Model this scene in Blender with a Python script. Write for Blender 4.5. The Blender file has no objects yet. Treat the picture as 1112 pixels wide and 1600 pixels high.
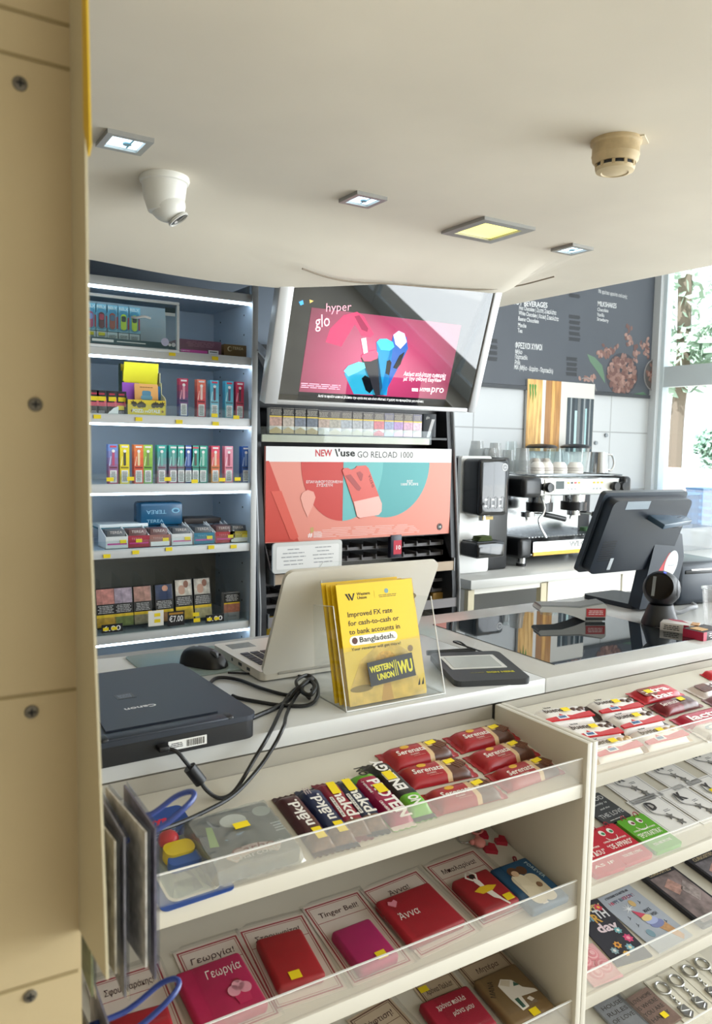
import bpy, bmesh, math, random
from mathutils import Vector as V, Matrix as Mx
random.seed(7)
R_ = math.radians
SC = bpy.context.scene
COL = SC.collection

# ------------------------------------------------------------------ camera, world, lights, exposure
CF = 1248.9                                    # focal length in pixels of the 1112x1600 frame
PITCH, ROLL, YAW = R_(4.922), R_(1.1468), R_(32.163)
CAMP = V((0, 0, 1.46))
_fw = V((math.sin(YAW), math.cos(YAW), 0)); _rt = V((math.cos(YAW), -math.sin(YAW), 0)); _up = V((0, 0, 1))
CW = math.cos(PITCH)*_fw - math.sin(PITCH)*_up
_u2 = math.sin(PITCH)*_fw + math.cos(PITCH)*_up
CR = math.cos(ROLL)*_rt + math.sin(ROLL)*_u2
CU = -math.sin(ROLL)*_rt + math.cos(ROLL)*_u2
cd = bpy.data.cameras.new('camera'); co = bpy.data.objects.new('camera', cd); COL.objects.link(co)
cd.sensor_fit = 'VERTICAL'; cd.sensor_height = 24; cd.sensor_width = 24*1112/1600
cd.lens = 24*CF/1600; cd.clip_start = 0.05; cd.clip_end = 200
cd.dof.use_dof = True; cd.dof.focus_distance = 1.75; cd.dof.aperture_fstop = 6.5
co.matrix_world = Mx(((CR.x, CU.x, -CW.x, CAMP.x), (CR.y, CU.y, -CW.y, CAMP.y), (CR.z, CU.z, -CW.z, CAMP.z), (0, 0, 0, 1)))
SC.camera = co
SC.cycles.transparent_max_bounces = 40
SC.view_settings.view_transform = 'Standard'; SC.view_settings.look = 'None'
SC.view_settings.exposure = 0.13; SC.view_settings.gamma = 1.0; SC.view_settings.use_curve_mapping = False

wd = bpy.data.worlds.new('world'); SC.world = wd; wd.use_nodes = True
wd.node_tree.nodes['Background'].inputs[0].default_value = (0.90, 0.96, 1.0, 1)
wd.node_tree.nodes['Background'].inputs[1].default_value = 2.2

def area(name, loc, rot, sx, sy, power, col):
    l = bpy.data.lights.new(name, 'AREA'); l.shape = 'RECTANGLE'; l.size = sx; l.size_y = sy; l.energy = power; l.color = col
    o = bpy.data.objects.new(name, l); o.location = loc; o.rotation_euler = rot; COL.objects.link(o); return o
sun = bpy.data.lights.new('sun', 'SUN'); sun.energy = 7; sun.angle = .01; so = bpy.data.objects.new('sun', sun); COL.objects.link(so)
so.rotation_euler = V((.62, .2, -.76)).to_track_quat('-Z', 'Y').to_euler()      # comes over the roof, lights the street only
area('daylight_window_right', (4.34, -0.7, 1.5), (0, R_(90), 0), 2.4, 4.0, 225, (0.90, 0.96, 1.0))
area('shop_lamp', (1.2, -1.9, 2.93), (0, 0, 0), 2.4, 1.0, 32, (1.0, 0.94, 0.84))
area('bar_lamp', (3.2, 2.5, 2.9), (0, 0, 0), 1.6, 1.0, 2, (0.95, 0.98, 1.0))

# ------------------------------------------------------------------ helpers
def lin(h):
    h = h.lstrip('#'); o = []
    for i in (0, 2, 4):
        c = int(h[i:i+2], 16)/255
        o.append(c/12.92 if c <= .04045 else ((c+.055)/1.055)**2.4)
    return (*o, 1)
_mc = {}
def mat(h, r=.5, m=0., e=0., noise=0., scale=30., spec=.5, bump=0., coat=0.):
    k = (h, r, m, e, noise, scale, spec, bump, coat)
    if k in _mc: return _mc[k]
    x = bpy.data.materials.new('surface_'+h); x.use_nodes = True; nt = x.node_tree; b = nt.nodes['Principled BSDF']
    c = lin(h)
    b.inputs['Base Color'].default_value = c; b.inputs['Roughness'].default_value = r; b.inputs['Metallic'].default_value = m
    b.inputs['Specular IOR Level'].default_value = spec; b.inputs['Coat Weight'].default_value = coat
    if e: b.inputs['Emission Color'].default_value = c; b.inputs['Emission Strength'].default_value = e
    if noise or bump:
        tc = nt.nodes.new('ShaderNodeTexCoord'); n = nt.nodes.new('ShaderNodeTexNoise'); n.inputs['Scale'].default_value = scale; n.inputs['Detail'].default_value = 4
        nt.links.new(tc.outputs['Object'], n.inputs['Vector'])
        if noise:
            rp = nt.nodes.new('ShaderNodeValToRGB'); rp.color_ramp.elements[0].position = .3; rp.color_ramp.elements[1].position = .7
            rp.color_ramp.elements[0].color = (*[v*(1-noise) for v in c[:3]], 1); rp.color_ramp.elements[1].color = (*[min(1, v*(1+noise)) for v in c[:3]], 1)
            nt.links.new(n.outputs['Fac'], rp.inputs['Fac']); nt.links.new(rp.outputs['Color'], b.inputs['Base Color'])
        if bump:
            bp = nt.nodes.new('ShaderNodeBump'); bp.inputs['Strength'].default_value = bump; bp.inputs['Distance'].default_value = .002
            nt.links.new(n.outputs['Fac'], bp.inputs['Height']); nt.links.new(bp.outputs['Normal'], b.inputs['Normal'])
    _mc[k] = x; return x
def clear(tint='F6FAFA', rough=.03, base=.04, ior=1.45, key='clear', milk=0.):
    k = (tint, rough, base, ior, milk)
    if k in _mc: return _mc[k]
    x = bpy.data.materials.new(key); x.use_nodes = True; nt = x.node_tree; nt.nodes.clear()
    out = nt.nodes.new('ShaderNodeOutputMaterial'); t = nt.nodes.new('ShaderNodeBsdfTransparent'); g = nt.nodes.new('ShaderNodeBsdfGlossy')
    t.inputs[0].default_value = lin(tint); g.inputs['Roughness'].default_value = rough
    lw = nt.nodes.new('ShaderNodeLayerWeight'); lw.inputs[0].default_value = .5
    p5 = nt.nodes.new('ShaderNodeMath'); p5.operation = 'POWER'; p5.inputs[1].default_value = 4.0; nt.links.new(lw.outputs['Facing'], p5.inputs[0])
    a = nt.nodes.new('ShaderNodeMath'); a.operation = 'MULTIPLY_ADD'; a.inputs[1].default_value = .55; a.inputs[2].default_value = base*.6; a.use_clamp = True
    nt.links.new(p5.outputs[0], a.inputs[0]); mx = nt.nodes.new('ShaderNodeMixShader')
    nt.links.new(a.outputs[0], mx.inputs[0]); nt.links.new(t.outputs[0], mx.inputs[1]); nt.links.new(g.outputs[0], mx.inputs[2])
    last = mx
    if milk:
        d = nt.nodes.new('ShaderNodeBsdfDiffuse'); d.inputs[0].default_value = (.85, .85, .84, 1); m2 = nt.nodes.new('ShaderNodeMixShader'); m2.inputs[0].default_value = milk
        nt.links.new(mx.outputs[0], m2.inputs[1]); nt.links.new(d.outputs[0], m2.inputs[2]); last = m2
    nt.links.new(last.outputs[0], out.inputs[0]); _mc[k] = x; return x

def Tm(x, y, z): return Mx.Translation((x, y, z))
def Rz(a): return Mx.Rotation(a, 4, 'Z')
def Rx(a): return Mx.Rotation(a, 4, 'X')
def Ry(a): return Mx.Rotation(a, 4, 'Y')
def FR(y=0., x=0., z=0.): return Tm(x, y, z) @ Rx(R_(90))       # front-face frame: right = x, up = z, out = -y

def rrect(w, h, r, n=4, cx=0, cy=0):
    p = []
    for qx, qy, a0 in ((1, 1, 0), (-1, 1, 90), (-1, -1, 180), (1, -1, 270)):
        for i in range(n+1):
            a = R_(a0+90*i/n); p.append((cx+qx*(w/2-r)+r*math.cos(a), cy+qy*(h/2-r)+r*math.sin(a)))
    return p
def disc(r, cx=0, cy=0, n=28, ry=None, a0=0, a1=360):
    full = abs(a1-a0) >= 360
    k = n if full else n+1
    return [(cx+r*math.cos(R_(a0+(a1-a0)*i/n)), cy+(ry or r)*math.sin(R_(a0+(a1-a0)*i/n))) for i in range(k)]
def rect(x0, y0, x1, y1): return [(x0, y0), (x1, y0), (x1, y1), (x0, y1)]
def star(r, cx=0, cy=0, n=5, k=.45, a=90): return [(cx+(r if i % 2 == 0 else r*k)*math.cos(R_(a+180*i/n)), cy+(r if i % 2 == 0 else r*k)*math.sin(R_(a+180*i/n))) for i in range(2*n)]

class B:
    """collects shapes into one mesh"""
    def __init__(s): s.bm = bmesh.new()
    def _face(s, vs, mi):
        try: f = s.bm.faces.new(vs); f.material_index = mi; return f
        except ValueError: return None
    def box(s, c, d, mi=0, M=None, bev=0., seg=2):
        t = bmesh.new(); bmesh.ops.create_cube(t, size=1)
        for v in t.verts: v.co = V((v.co.x*d[0], v.co.y*d[1], v.co.z*d[2]))
        if bev: bmesh.ops.bevel(t, geom=t.edges[:], offset=min(bev, min(d)*.49), segments=seg, profile=.5, affect='EDGES')
        X = Tm(*c) @ (M or Mx())
        return s.merge(t, X, mi)
    def merge(s, t, X, mi):
        mp = {v: s.bm.verts.new(X @ v.co) for v in t.verts}
        for f in t.faces: s._face([mp[v] for v in f.verts], mi)
        t.free(); return s
    def prism(s, pts, z0, z1, mi=0, M=None, mi_side=None):
        M = M or Mx()
        a = [s.bm.verts.new(M @ V((x, y, z0))) for x, y in pts]; b = [s.bm.verts.new(M @ V((x, y, z1))) for x, y in pts]
        n = len(pts); area2 = sum(pts[i][0]*pts[(i+1) % n][1]-pts[(i+1) % n][0]*pts[i][1] for i in range(n))
        ms = mi if mi_side is None else mi_side
        if area2 < 0: a.reverse(); b.reverse()
        s._face(b, mi); s._face(a[::-1], ms)
        for i in range(n): s._face([a[i], a[(i+1) % n], b[(i+1) % n], b[i]], ms)
        return s
    def lathe(s, prof, seg=28, mi=0, M=None, mf=None):
        M = M or Mx(); rings = []
        for r, z in prof:
            rings.append([s.bm.verts.new(M @ V((0, 0, z)))] if r < 1e-6 else [s.bm.verts.new(M @ V((r*math.cos(2*math.pi*i/seg), r*math.sin(2*math.pi*i/seg), z))) for i in range(seg)])
        for k in range(len(rings)-1):
            a, b = rings[k], rings[k+1]; m_ = mf(k) if mf else mi
            for i in range(seg):
                j = (i+1) % seg
                if len(a) == 1 and len(b) == 1: continue
                if len(a) == 1: s._face([a[0], b[i], b[j]], m_)
                elif len(b) == 1: s._face([a[i], a[j], b[0]], m_)
                else: s._face([a[i], a[j], b[j], b[i]], m_)
        return s
    def cyl(s, c, r, h, mi=0, M=None, seg=24, r2=None):
        r2 = r if r2 is None else r2
        return s.lathe([(0, 0), (r, 0), (r2, h), (0, h)], seg, mi, Tm(*c) @ (M or Mx()))
    def sph(s, c, r, mi=0, M=None, sc=(1, 1, 1), seg=24, rings=14):
        X = Tm(*c) @ (M or Mx()) @ Mx.Diagonal((*sc, 1))
        return s.lathe([(r*math.sin(math.pi*i/rings), -r*math.cos(math.pi*i/rings)) for i in range(rings+1)], seg, mi, X)
    def tube(s, pts, r, mi=0, seg=8, closed=False):
        pts = [V(p) for p in pts]; n = len(pts); rings = []; up = None
        for i, p in enumerate(pts):
            a = pts[i-1] if (i or closed) else p; b = pts[(i+1) % n] if (i < n-1 or closed) else p
            t = (b-a).normalized()
            if up is None: up = t.orthogonal().normalized()
            up = (up - t*up.dot(t)); up = up.normalized() if up.length > 1e-6 else t.orthogonal().normalized()
            w = t.cross(up)
            rings.append([s.bm.verts.new(p + r*(math.cos(2*math.pi*k/seg)*up + math.sin(2*math.pi*k/seg)*w)) for k in range(seg)])
        for i in range(n if closed else n-1):
            a, b = rings[i], rings[(i+1) % n]
            for k in range(seg): s._face([a[k], a[(k+1) % seg], b[(k+1) % seg], b[k]], mi)
        if not closed: s._face(rings[0][::-1], mi); s._face(rings[-1], mi)
        return s
    def build(s, name, mats, parent=None, M=None, smooth=True, ang=35):
        bmesh.ops.recalc_face_normals(s.bm, faces=s.bm.faces[:])
        me = bpy.data.meshes.new(name); s.bm.to_mesh(me); s.bm.free()
        for m in (mats if isinstance(mats, (list, tuple)) else [mats]): me.materials.append(m)
        if smooth and len(me.polygons): me.shade_smooth(); me.set_sharp_from_angle(angle=R_(ang))
        return place(bpy.data.objects.new(name, me), parent, M)
def place(o, parent=None, M=None):
    COL.objects.link(o)
    if parent: o.parent = parent
    if M is not None: o.matrix_basis = M if isinstance(M, Mx) else Tm(*M)
    return o
def spline(pts, n=8):
    pts = [V(p) for p in pts]; q = [pts[0]*2-pts[1]] + pts + [pts[-1]*2-pts[-2]]; out = []
    for i in range(1, len(q)-2):
        for k in range(n):
            t = k/n; a, b, c, d = q[i-1:i+3]
            out.append(.5*((2*b)+(c-a)*t+(2*a-5*b+4*c-d)*t*t+(3*b-a-3*c+d)*t**3))
    return out + [pts[-1]]
def tag(o, label, cat, group=None):
    o['label'] = label; o['category'] = cat
    if group: o['group'] = group
    return o
def thing(name, label, cat, M=None, group=None):
    o = place(bpy.data.objects.new(name, None), None, M); o.empty_display_size = .02; return tag(o, label, cat, group)
def structure(o): o['kind'] = 'structure'; return o
def text(s, h, parent, M, m, w=None, align='CENTER', name='lettering', bold=0., spacing=1., shear=0.):
    cu = bpy.data.curves.new('lettering', 'FONT'); cu.body = s; cu.size = h/.72; cu.align_x = align; cu.extrude = .00012; cu.resolution_u = 2
    cu.offset = bold*h; cu.space_character = spacing; cu.shear = shear; cu.space_line = .95
    o = bpy.data.objects.new('lettering', cu); COL.objects.link(o)
    me = bpy.data.meshes.new_from_object(o); bpy.data.objects.remove(o); bpy.data.curves.remove(cu)
    me.name = name
    if w and len(me.vertices):
        xs = [v.co.x for v in me.vertices]; k = w/max(1e-6, max(xs)-min(xs))
        for v in me.vertices: v.co.x *= k
    me.materials.clear(); me.materials.append(m)
    return place(bpy.data.objects.new(name, me), parent, M)
def plate(name, pts, m, parent, z0=0., z1=.0006, M=None):
    return B().prism(pts, z0, z1).build(name, m, parent, M, smooth=False)
def plates(name, items, parent, M=None):
    """several flat shapes of one print, as one mesh: items = (points, material, z0, z1)"""
    b = B(); ms = []
    for pts, m, z0, z1 in items:
        if m not in ms: ms.append(m)
        b.prism(pts, z0, z1, ms.index(m))
    return b.build(name, ms, parent, M, smooth=False)
def smallprint(parent, w, h, n, m, M, name='small_print', fill=.45, ragged=.25):
    b = B(); st = h/n
    for i in range(n):
        ww = w*(1-random.random()*ragged); y = h/2-st*(i+.5)
        x = -ww/2
        while x < ww/2-.0005:
            l = min(random.uniform(.12, .3)*w, ww/2-x); b.prism(rect(x, y-st*fill/2, x+l*.86, y+st*fill/2), 0, .0002); x += l
    return b.build(name, m, parent, M, smooth=False)

def ray(x, y): return CR*((x-556)/CF) - CU*((y-800)/CF) + CW
class Pl:
    """a real plane of the shop; uv() measures where a sight line through the photograph meets it"""
    def __init__(s, o, ex, ey):
        s.o = V(o); s.ex = V(ex).normalized(); s.ey = V(ey).normalized(); s.n = s.ex.cross(s.ey)
        s.M = Mx(((s.ex.x, s.ey.x, s.n.x, s.o.x), (s.ex.y, s.ey.y, s.n.y, s.o.y), (s.ex.z, s.ey.z, s.n.z, s.o.z), (0, 0, 0, 1)))
    def uv(s, x, y, lift=0.):
        d = ray(x, y); o = s.o + s.n*lift; t = (o-CAMP).dot(s.n)/d.dot(s.n); p = CAMP+d*t-o
        return (p.dot(s.ex), p.dot(s.ey))
    def pts(s, L, lift=0.): return [s.uv(*p, lift) for p in L]
    def at(s, u, v, a=0., lift=0.): return s.M @ Tm(u, v, lift) @ Rz(a)
    def quad(s, TL, TR, BR, BL, lift=0.):
        a, b, c, d = [V((*s.uv(*p, lift), 0)) for p in (TL, TR, BR, BL)]
        m = (a+b+c+d)/4; e = (b-a)+(c-d)
        return m.x, m.y, math.atan2(e.y, e.x), e.length/2, ((a-d).length+(b-c).length)/2
def hz(z): return Pl((0, 0, z), (1, 0, 0), (0, 1, 0))
def vt(y): return Pl((0, y, 0), (1, 0, 0), (0, 0, 1))
def textpx(pl, s, L, Rr, h, m, parent, base=None, lift=.001, bold=0., **k):
    """lettering between two points on a plane, in the frame of `base` (default: the plane's own frame)"""
    a = V((*pl.uv(*L), 0)); b = V((*pl.uv(*Rr), 0)); c = (a+b)/2; e = b-a
    M = Tm(c.x, c.y, lift) @ Rz(math.atan2(e.y, e.x))
    if base is not None: M = base.inverted() @ pl.M @ M
    return text(s, h, parent, M, m, w=e.length, bold=bold, **k)

WHITE = mat('F2F2F0', .5); BLACK = mat('121316', .45); YEL = mat('F7DC10', .55); INK = mat('1A1A1A', .7); STEEL = mat('C9CBCC', .22, 1.0)
TAGC = mat('F6DB12', .6)
def price_tag(parent, M, w=.016, h=.009):
    o = plate('price_sticker', rect(-w/2, -h/2, w/2, h/2), TAGC, parent, 0, .0004, M); o['label'] = 'small yellow price sticker'
    return o
# ------------------------------------------------------------------ the room
plaster = mat('DFD8CA', .85, noise=.07, scale=2., bump=.25)
wallw = mat('E4E3DF', .8, noise=.03, scale=2.)
def slab(name, x0, x1, y0, y1, z0, z1, m): return structure(B().box(((x0+x1)/2, (y0+y1)/2, (z0+z1)/2), (x1-x0, y1-y0, z1-z0)).build(name, m, smooth=False))
slab('floor', -1.7, 4.5, -4.2, 3.6, -.1, 0, mat('B9B4A8', .35, noise=.06, scale=3.))
def tile_mat(h, w, rh, grout, off=0.):
    x = bpy.data.materials.new('tile'); x.use_nodes = True; nt = x.node_tree; b = nt.nodes['Principled BSDF']; b.inputs['Roughness'].default_value = .22
    tc = nt.nodes.new('ShaderNodeTexCoord'); mp = nt.nodes.new('ShaderNodeMapping'); mp.inputs['Rotation'].default_value = (R_(90), 0, 0)
    mp.inputs['Location'].default_value = (off, 0, 0)
    br = nt.nodes.new('ShaderNodeTexBrick'); br.offset = 0; br.inputs['Color1'].default_value = lin(h); br.inputs['Color2'].default_value = lin(h); br.inputs['Mortar'].default_value = lin(grout)
    br.inputs['Scale'].default_value = 1; br.inputs['Mortar Size'].default_value = .004; br.inputs['Brick Width'].default_value = w; br.inputs['Row Height'].default_value = rh
    nt.links.new(tc.outputs['Object'], mp.inputs[0]); nt.links.new(mp.outputs[0], br.inputs['Vector']); nt.links.new(br.outputs['Color'], b.inputs['Base Color']); return x
# tiled wall behind the coffee bar: joints at x = 2.89 and 4.00, z = 1.56
structure(B().box((0, 0, 0), (5.23, .1, 3.1)).build('wall_back', tile_mat('C8CBCE', .555, .36, 'A0A2A4', off=0.), None, Tm(2.89-.555*3+.0, 3.46, 1.56), smooth=False))
bpy.data.objects['wall_back'].location.x = 2.895-.555*2
slab('wall_partition', -1.7, 2.06, 2.64, 2.72, 0, 2.12, mat('8E99A6', .8))
slab('wall_left', -1.75, -1.65, -4.2, 3.6, 0, 3.1, mat('8A8074', .8, noise=.1, scale=2.))
slab('wall_front', -1.7, 4.5, -4.15, -4.05, 0, 3.1, wallw)
slab('ceiling', -1.7, 4.5, -4.2, 3.5, 3.02, 3.1, mat('E6E2DA', .85))
slab('ceiling_recess', -1.7, 2.15, 1.9, 2.64, 2.115, 2.2, mat('97A0AB', .85))  # dim light of the recess is put into its blue-grey colour
# low ceiling above the till: flat, then it sags to a lip in front of the recess
def low_ceiling():
    b = B(); NX, NY = 70, 36; g = []
    lip = [(-1.7, 1.875), (.2, 1.875), (.47, 1.868), (.64, 1.858), (.77, 1.855), (.96, 1.860), (1.1, 1.878), (1.29, 1.905), (1.52, 1.917), (1.67, 1.922), (1.76, 1.930), (1.9, 1.975), (2.0, 1.995), (2.15, 2.0)]
    def lz(x):
        for (a, za), (c, zc) in zip(lip, lip[1:]):
            if a <= x <= c: return za+(zc-za)*(x-a)/(c-a)
        return 2.0
    for i in range(NX+1):
        x = -1.7+(2.15+1.7)*i/NX; ye = 1.92 if x < 1.72 else 1.92+.57*min(1, (x-1.72)/.12); row = []
        for j in range(NY+1):
            t = j/NY; y = -.7+(ye+.7)*t
            k = max(0, (y-1.66)/(ye-1.66)); k = k*k*(3-2*k)
            z = 2.0+(lz(x)-2.0)*k
            row.append(b.bm.verts.new((x, y, z)))
        g.append(row)
    for i in range(NX):
        for j in range(NY): b._face([g[i][j], g[i+1][j], g[i+1][j+1], g[i][j+1]], 0)
    def skirt(vs, dz):
        up = [b.bm.verts.new((v.co.x, v.co.y, max(v.co.z+.02, 2.13) if dz else 2.16)) for v in vs]
        for i in range(len(vs)-1): b._face([vs[i], vs[i+1], up[i+1], up[i]], 0)
    skirt([r[-1] for r in g], 1); skirt(g[-1], 0); skirt([r[0] for r in g], 0); skirt(g[0], 0)
    o = structure(b.build('ceiling_low', plaster, ang=60)); return o
low_ceiling()
slab('ceiling_low_top', -1.7, 2.14, -.69, 1.9, 2.17, 2.2, wallw)
# right shop window
frame_m = mat('D8E4EA', .4)
def window_right():
    t = structure(place(bpy.data.objects.new('window_1', None), None, Tm(4.42, 0, 0)))
    for y in (3.36, 1.9, .4, -1.1, -2.6, -4.0): B().box((0, y, 1.5), (.06, .05, 3.0)).build('window_frame', frame_m, t, smooth=False)
    for z, h in ((1.92, .13), (.06, .12), (2.98, .08)): B().box((0, -.3, z), (.05, 7.4, h)).build('window_rail', frame_m, t, smooth=False)
    B().box((.0, -.3, 1.5), (.006, 7.3, 2.9)).build('glass_pane', clear('FBFEFF', .01, .03, 1.3), t, smooth=False)
window_right()
slab('wall_right', 4.4, 4.46, -4.1, 3.4, 0, .03, wallw)
# thin white upright closing the tiled wall beside the window
structure(B().box((4.375, 3.385, 1.5), (.03, .05, 3.0)).build('trim_1', mat('D7DCE0', .4), smooth=False))
# outside
structure(B().box((14, 0, -.2), (50, 60, .1)).build('ground', mat('DAD5CA', .9, noise=.08, scale=2.), None, smooth=False))
def brick_mat():
    x = bpy.data.materials.new('brick'); x.use_nodes = True; nt = x.node_tree; b = nt.nodes['Principled BSDF']; b.inputs['Roughness'].default_value = .9
    tc = nt.nodes.new('ShaderNodeTexCoord'); mp = nt.nodes.new('ShaderNodeMapping'); mp.inputs['Rotation'].default_value = (R_(90), R_(90), 0)
    br = nt.nodes.new('ShaderNodeTexBrick'); br.inputs['Color1'].default_value = lin('DDB4A4'); br.inputs['Color2'].default_value = lin('E6C4B4'); br.inputs['Mortar'].default_value = lin('E8E2D8')
    br.inputs['Scale'].default_value = 1; br.inputs['Mortar Size'].default_value = .012; br.inputs['Brick Width'].default_value = .24; br.inputs['Row Height'].default_value = .08
    nt.links.new(tc.outputs['Object'], mp.inputs[0]); nt.links.new(mp.outputs[0], br.inputs['Vector']); nt.links.new(br.outputs['Color'], b.inputs['Base Color']); return x
tag(B().box((8.4, 6.0, .62), (.3, 9, 1.24)).build('garden_wall', brick_mat(), smooth=False), 'low red brick garden wall seen outside through the window', 'wall')
def foliage(name, label, cat, loc, blobs, m, trunk=None, leaf=.05, n=900):
    t = thing(name, label, cat, Tm(*loc)); b = B()
    for _ in range(n):
        c, r = random.choice(blobs); d = V((random.gauss(0, 1), random.gauss(0, 1), random.gauss(0, 1))).normalized()*r*random.uniform(.6, 1.0); p = V(c)+V((d.x, d.y, d.z))
        a = V((random.uniform(-1, 1), random.uniform(-1, 1), random.uniform(-1, 1))).normalized(); q = a.orthogonal().normalized()
        l = leaf*random.uniform(.6, 1.4)
        b._face([b.bm.verts.new(p+a*l), b.bm.verts.new(p+q*l*.5), b.bm.verts.new(p-a*l), b.bm.verts.new(p-q*l*.5)], 0)
    b.build('foliage', m, t, smooth=False)
    if trunk: B().tube(spline(trunk[0], 5), trunk[1]).build('trunk', mat('7A6E60', .9), t)
    return t
leafm = mat('B4C8B4', .8); leafd = mat('9CBCA8', .8)
_b = Pl((7.6, 0, 0), (0, -1, 0), (0, 0, 1))
def outp(x, y, X):
    d = ray(x, y); k = X/d.x; return CAMP+d*k
p = outp(1055, 690, 8.0); foliage('shrub', 'rounded green shrub behind the brick garden wall outside', 'shrub', (p.x+1.0, p.y, 1.0), [((0, 0, p.z-1.0), .28), ((.05, -.25, p.z-1.0), .24), ((0, .22, p.z-1.0), .22), ((0, 0, p.z-1.25), .3)], leafd, None, .05, 1600)
p = outp(1060, 640, 10.5); q = outp(1060, 600, 10.5)
foliage('tree', 'pale leafy tree with a slim trunk standing outside the window', 'tree', (p.x, p.y, 0), [((0, 0, q.z+.35), .55), ((.1, -.55, q.z+.5), .45), ((0, .5, q.z+1.2), .8), ((0, -.3, q.z+2.0), 1.0), ((0, .1, q.z+2.9), .9)], leafm, ([(0, 0, 0), (.02, .03, p.z-.2), (.0, -.03, q.z+.3), (.05, .05, q.z+1.6)], .10), .10, 1500)
# ------------------------------------------------------------------ ceiling fittings
def downlight(x, y, w, label, m, depth=.05):
    t = thing('downlight', label, 'ceiling light', Tm(x, y, 2.0), None)
    fw = w*.14; b = B()
    for sx in (-1, 1): b.box((sx*(w/2-fw/2), 0, -.004), (fw, w, .008))
    for sy in (-1, 1): b.box((0, sy*(w/2-fw/2), -.004), (w-2*fw, fw, .008))
    b.build('frame', mat('A8A8A6', .35, .4), t, smooth=False)
    iw = w-2*fw
    if depth:
        B().box((0, 0, -.0018), (iw+.001, iw+.001, .002)).build('diffuser', m, t, smooth=False)
        b = B(); b.cyl((iw*.1, iw*.1, -.005), iw*.13, .0022, 0)
        b.box((iw*.18, 0, -.0035), (iw*.05, iw*.9, .001)); b.build('lamp_holder', mat('6FA0B4', .3, .3), t, smooth=False)
    else:
        B().box((0, 0, -.0018), (iw+.001, iw+.001, .002)).build('diffuser', m, t, smooth=False)
    return t
cool = mat('D3F0FF', .4, 0, 2.2)
downlight(.434, 1.505, .083, 'small square spotlight next to the white dome camera', cool)
downlight(.97, 1.54, .078, 'small square spotlight at mid ceiling, left of the yellow panel light', cool)
downlight(1.67, 1.58, .08, 'small square spotlight to the right of the yellow panel light', cool)
downlight(1.36, 1.57, .165, 'large square ceiling light glowing pale yellow', mat('FFF68F', .4, 0, 1.15), 0)
def dome():
    t = thing('dome_camera', 'white turret security camera hanging from the ceiling', 'security camera', Tm(.561, 1.662, 2.0) @ Mx.Diagonal((.92, .92, .86, 1)))
    w = mat('EFEFEA', .35)
    B().lathe([(0, 0), (.055, 0), (.056, -.008), (.054, -.014), (.05, -.016), (.046, -.05), (.036, -.082), (.02, -.09), (0, -.092)], 36).build('base', w, t)
    d = V((.55, -.25, -.8)).normalized(); M = Tm(.006, -.004, -.066) @ d.to_track_quat('Z', 'Y').to_matrix().to_4x4()
    B().sph((0, 0, 0), .04, seg=28).build('eyeball', w, t, M)
    B().lathe([(0, .036), (.024, .036), (.0255, .038), (.0255, .042), (.023, .043), (.0225, .040), (0, .040)], 28).build('lens_ring', mat('DADAD5', .3), t, M)
    B().lathe([(0, .0402), (.021, .0402), (.019, .0412), (0, .0412)], 28).build('lens_window', mat('3A3A3C', .08, spec=1), t, M)
    B().box((0, -.008, .0415), (.012, .007, .001)).build('sensor', mat('DDDDDD', .3), t, M)
dome()
def detector():
    t = thing('smoke_detector', 'yellowed cylindrical smoke detector on the ceiling', 'smoke detector', Tm(1.155, 1.0, 2.0) @ Mx.Diagonal((.88, .88, .92, 1)))
    a = mat('C9B48E', .6, noise=.12, scale=40)
    B().lathe([(0, 0), (.05, 0), (.05, -.006), (.046, -.009), (.046, -.026), (.047, -.028), (.046, -.03), (.045, -.037), (.04, -.043), (.0, -.043)], 40).build('base', a, t)
    B().lathe([(0, -.043), (.036, -.043), (.036, -.05), (0, -.05)], 40).build('smoke_chamber', mat('22262C', .5), t)
    b = B()
    for i in range(10): b.box((0, 0, 0), (.006, .006, .011), 0, Rz(2*math.pi*i/10) @ Tm(.036, 0, -.047))
    b.build('vent_ribs', a, t, smooth=False)
    B().lathe([(0, -.05), (.039, -.05), (.037, -.057), (.027, -.06), (.025, -.058), (.012, -.061), (0, -.061)], 40).build('cap', mat('D5C4A2', .6), t)
    B().box((.035, -.035, -.001), (.05, .018, .002), 0, Rz(.5)).build('mounting_lug', mat('DDD3BE', .7), t, smooth=False)
detector()
def crack(name, label, pts, r, h='A59B88'):
    return tag(B().tube(spline(pts, 5), r, seg=6).build(name, mat(h, .9)), label, 'cable')
crack('cable', 'thin loose white wire lying along the ceiling above the television', [(.96, 1.80, 1.89), (1.05, 1.83, 1.885), (1.15, 1.86, 1.89), (1.3, 1.88, 1.905), (1.45, 1.89, 1.915), (1.6, 1.88, 1.925), (1.72, 1.85, 1.945), (1.78, 1.75, 1.965)], .0022, '8E8374')
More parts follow.
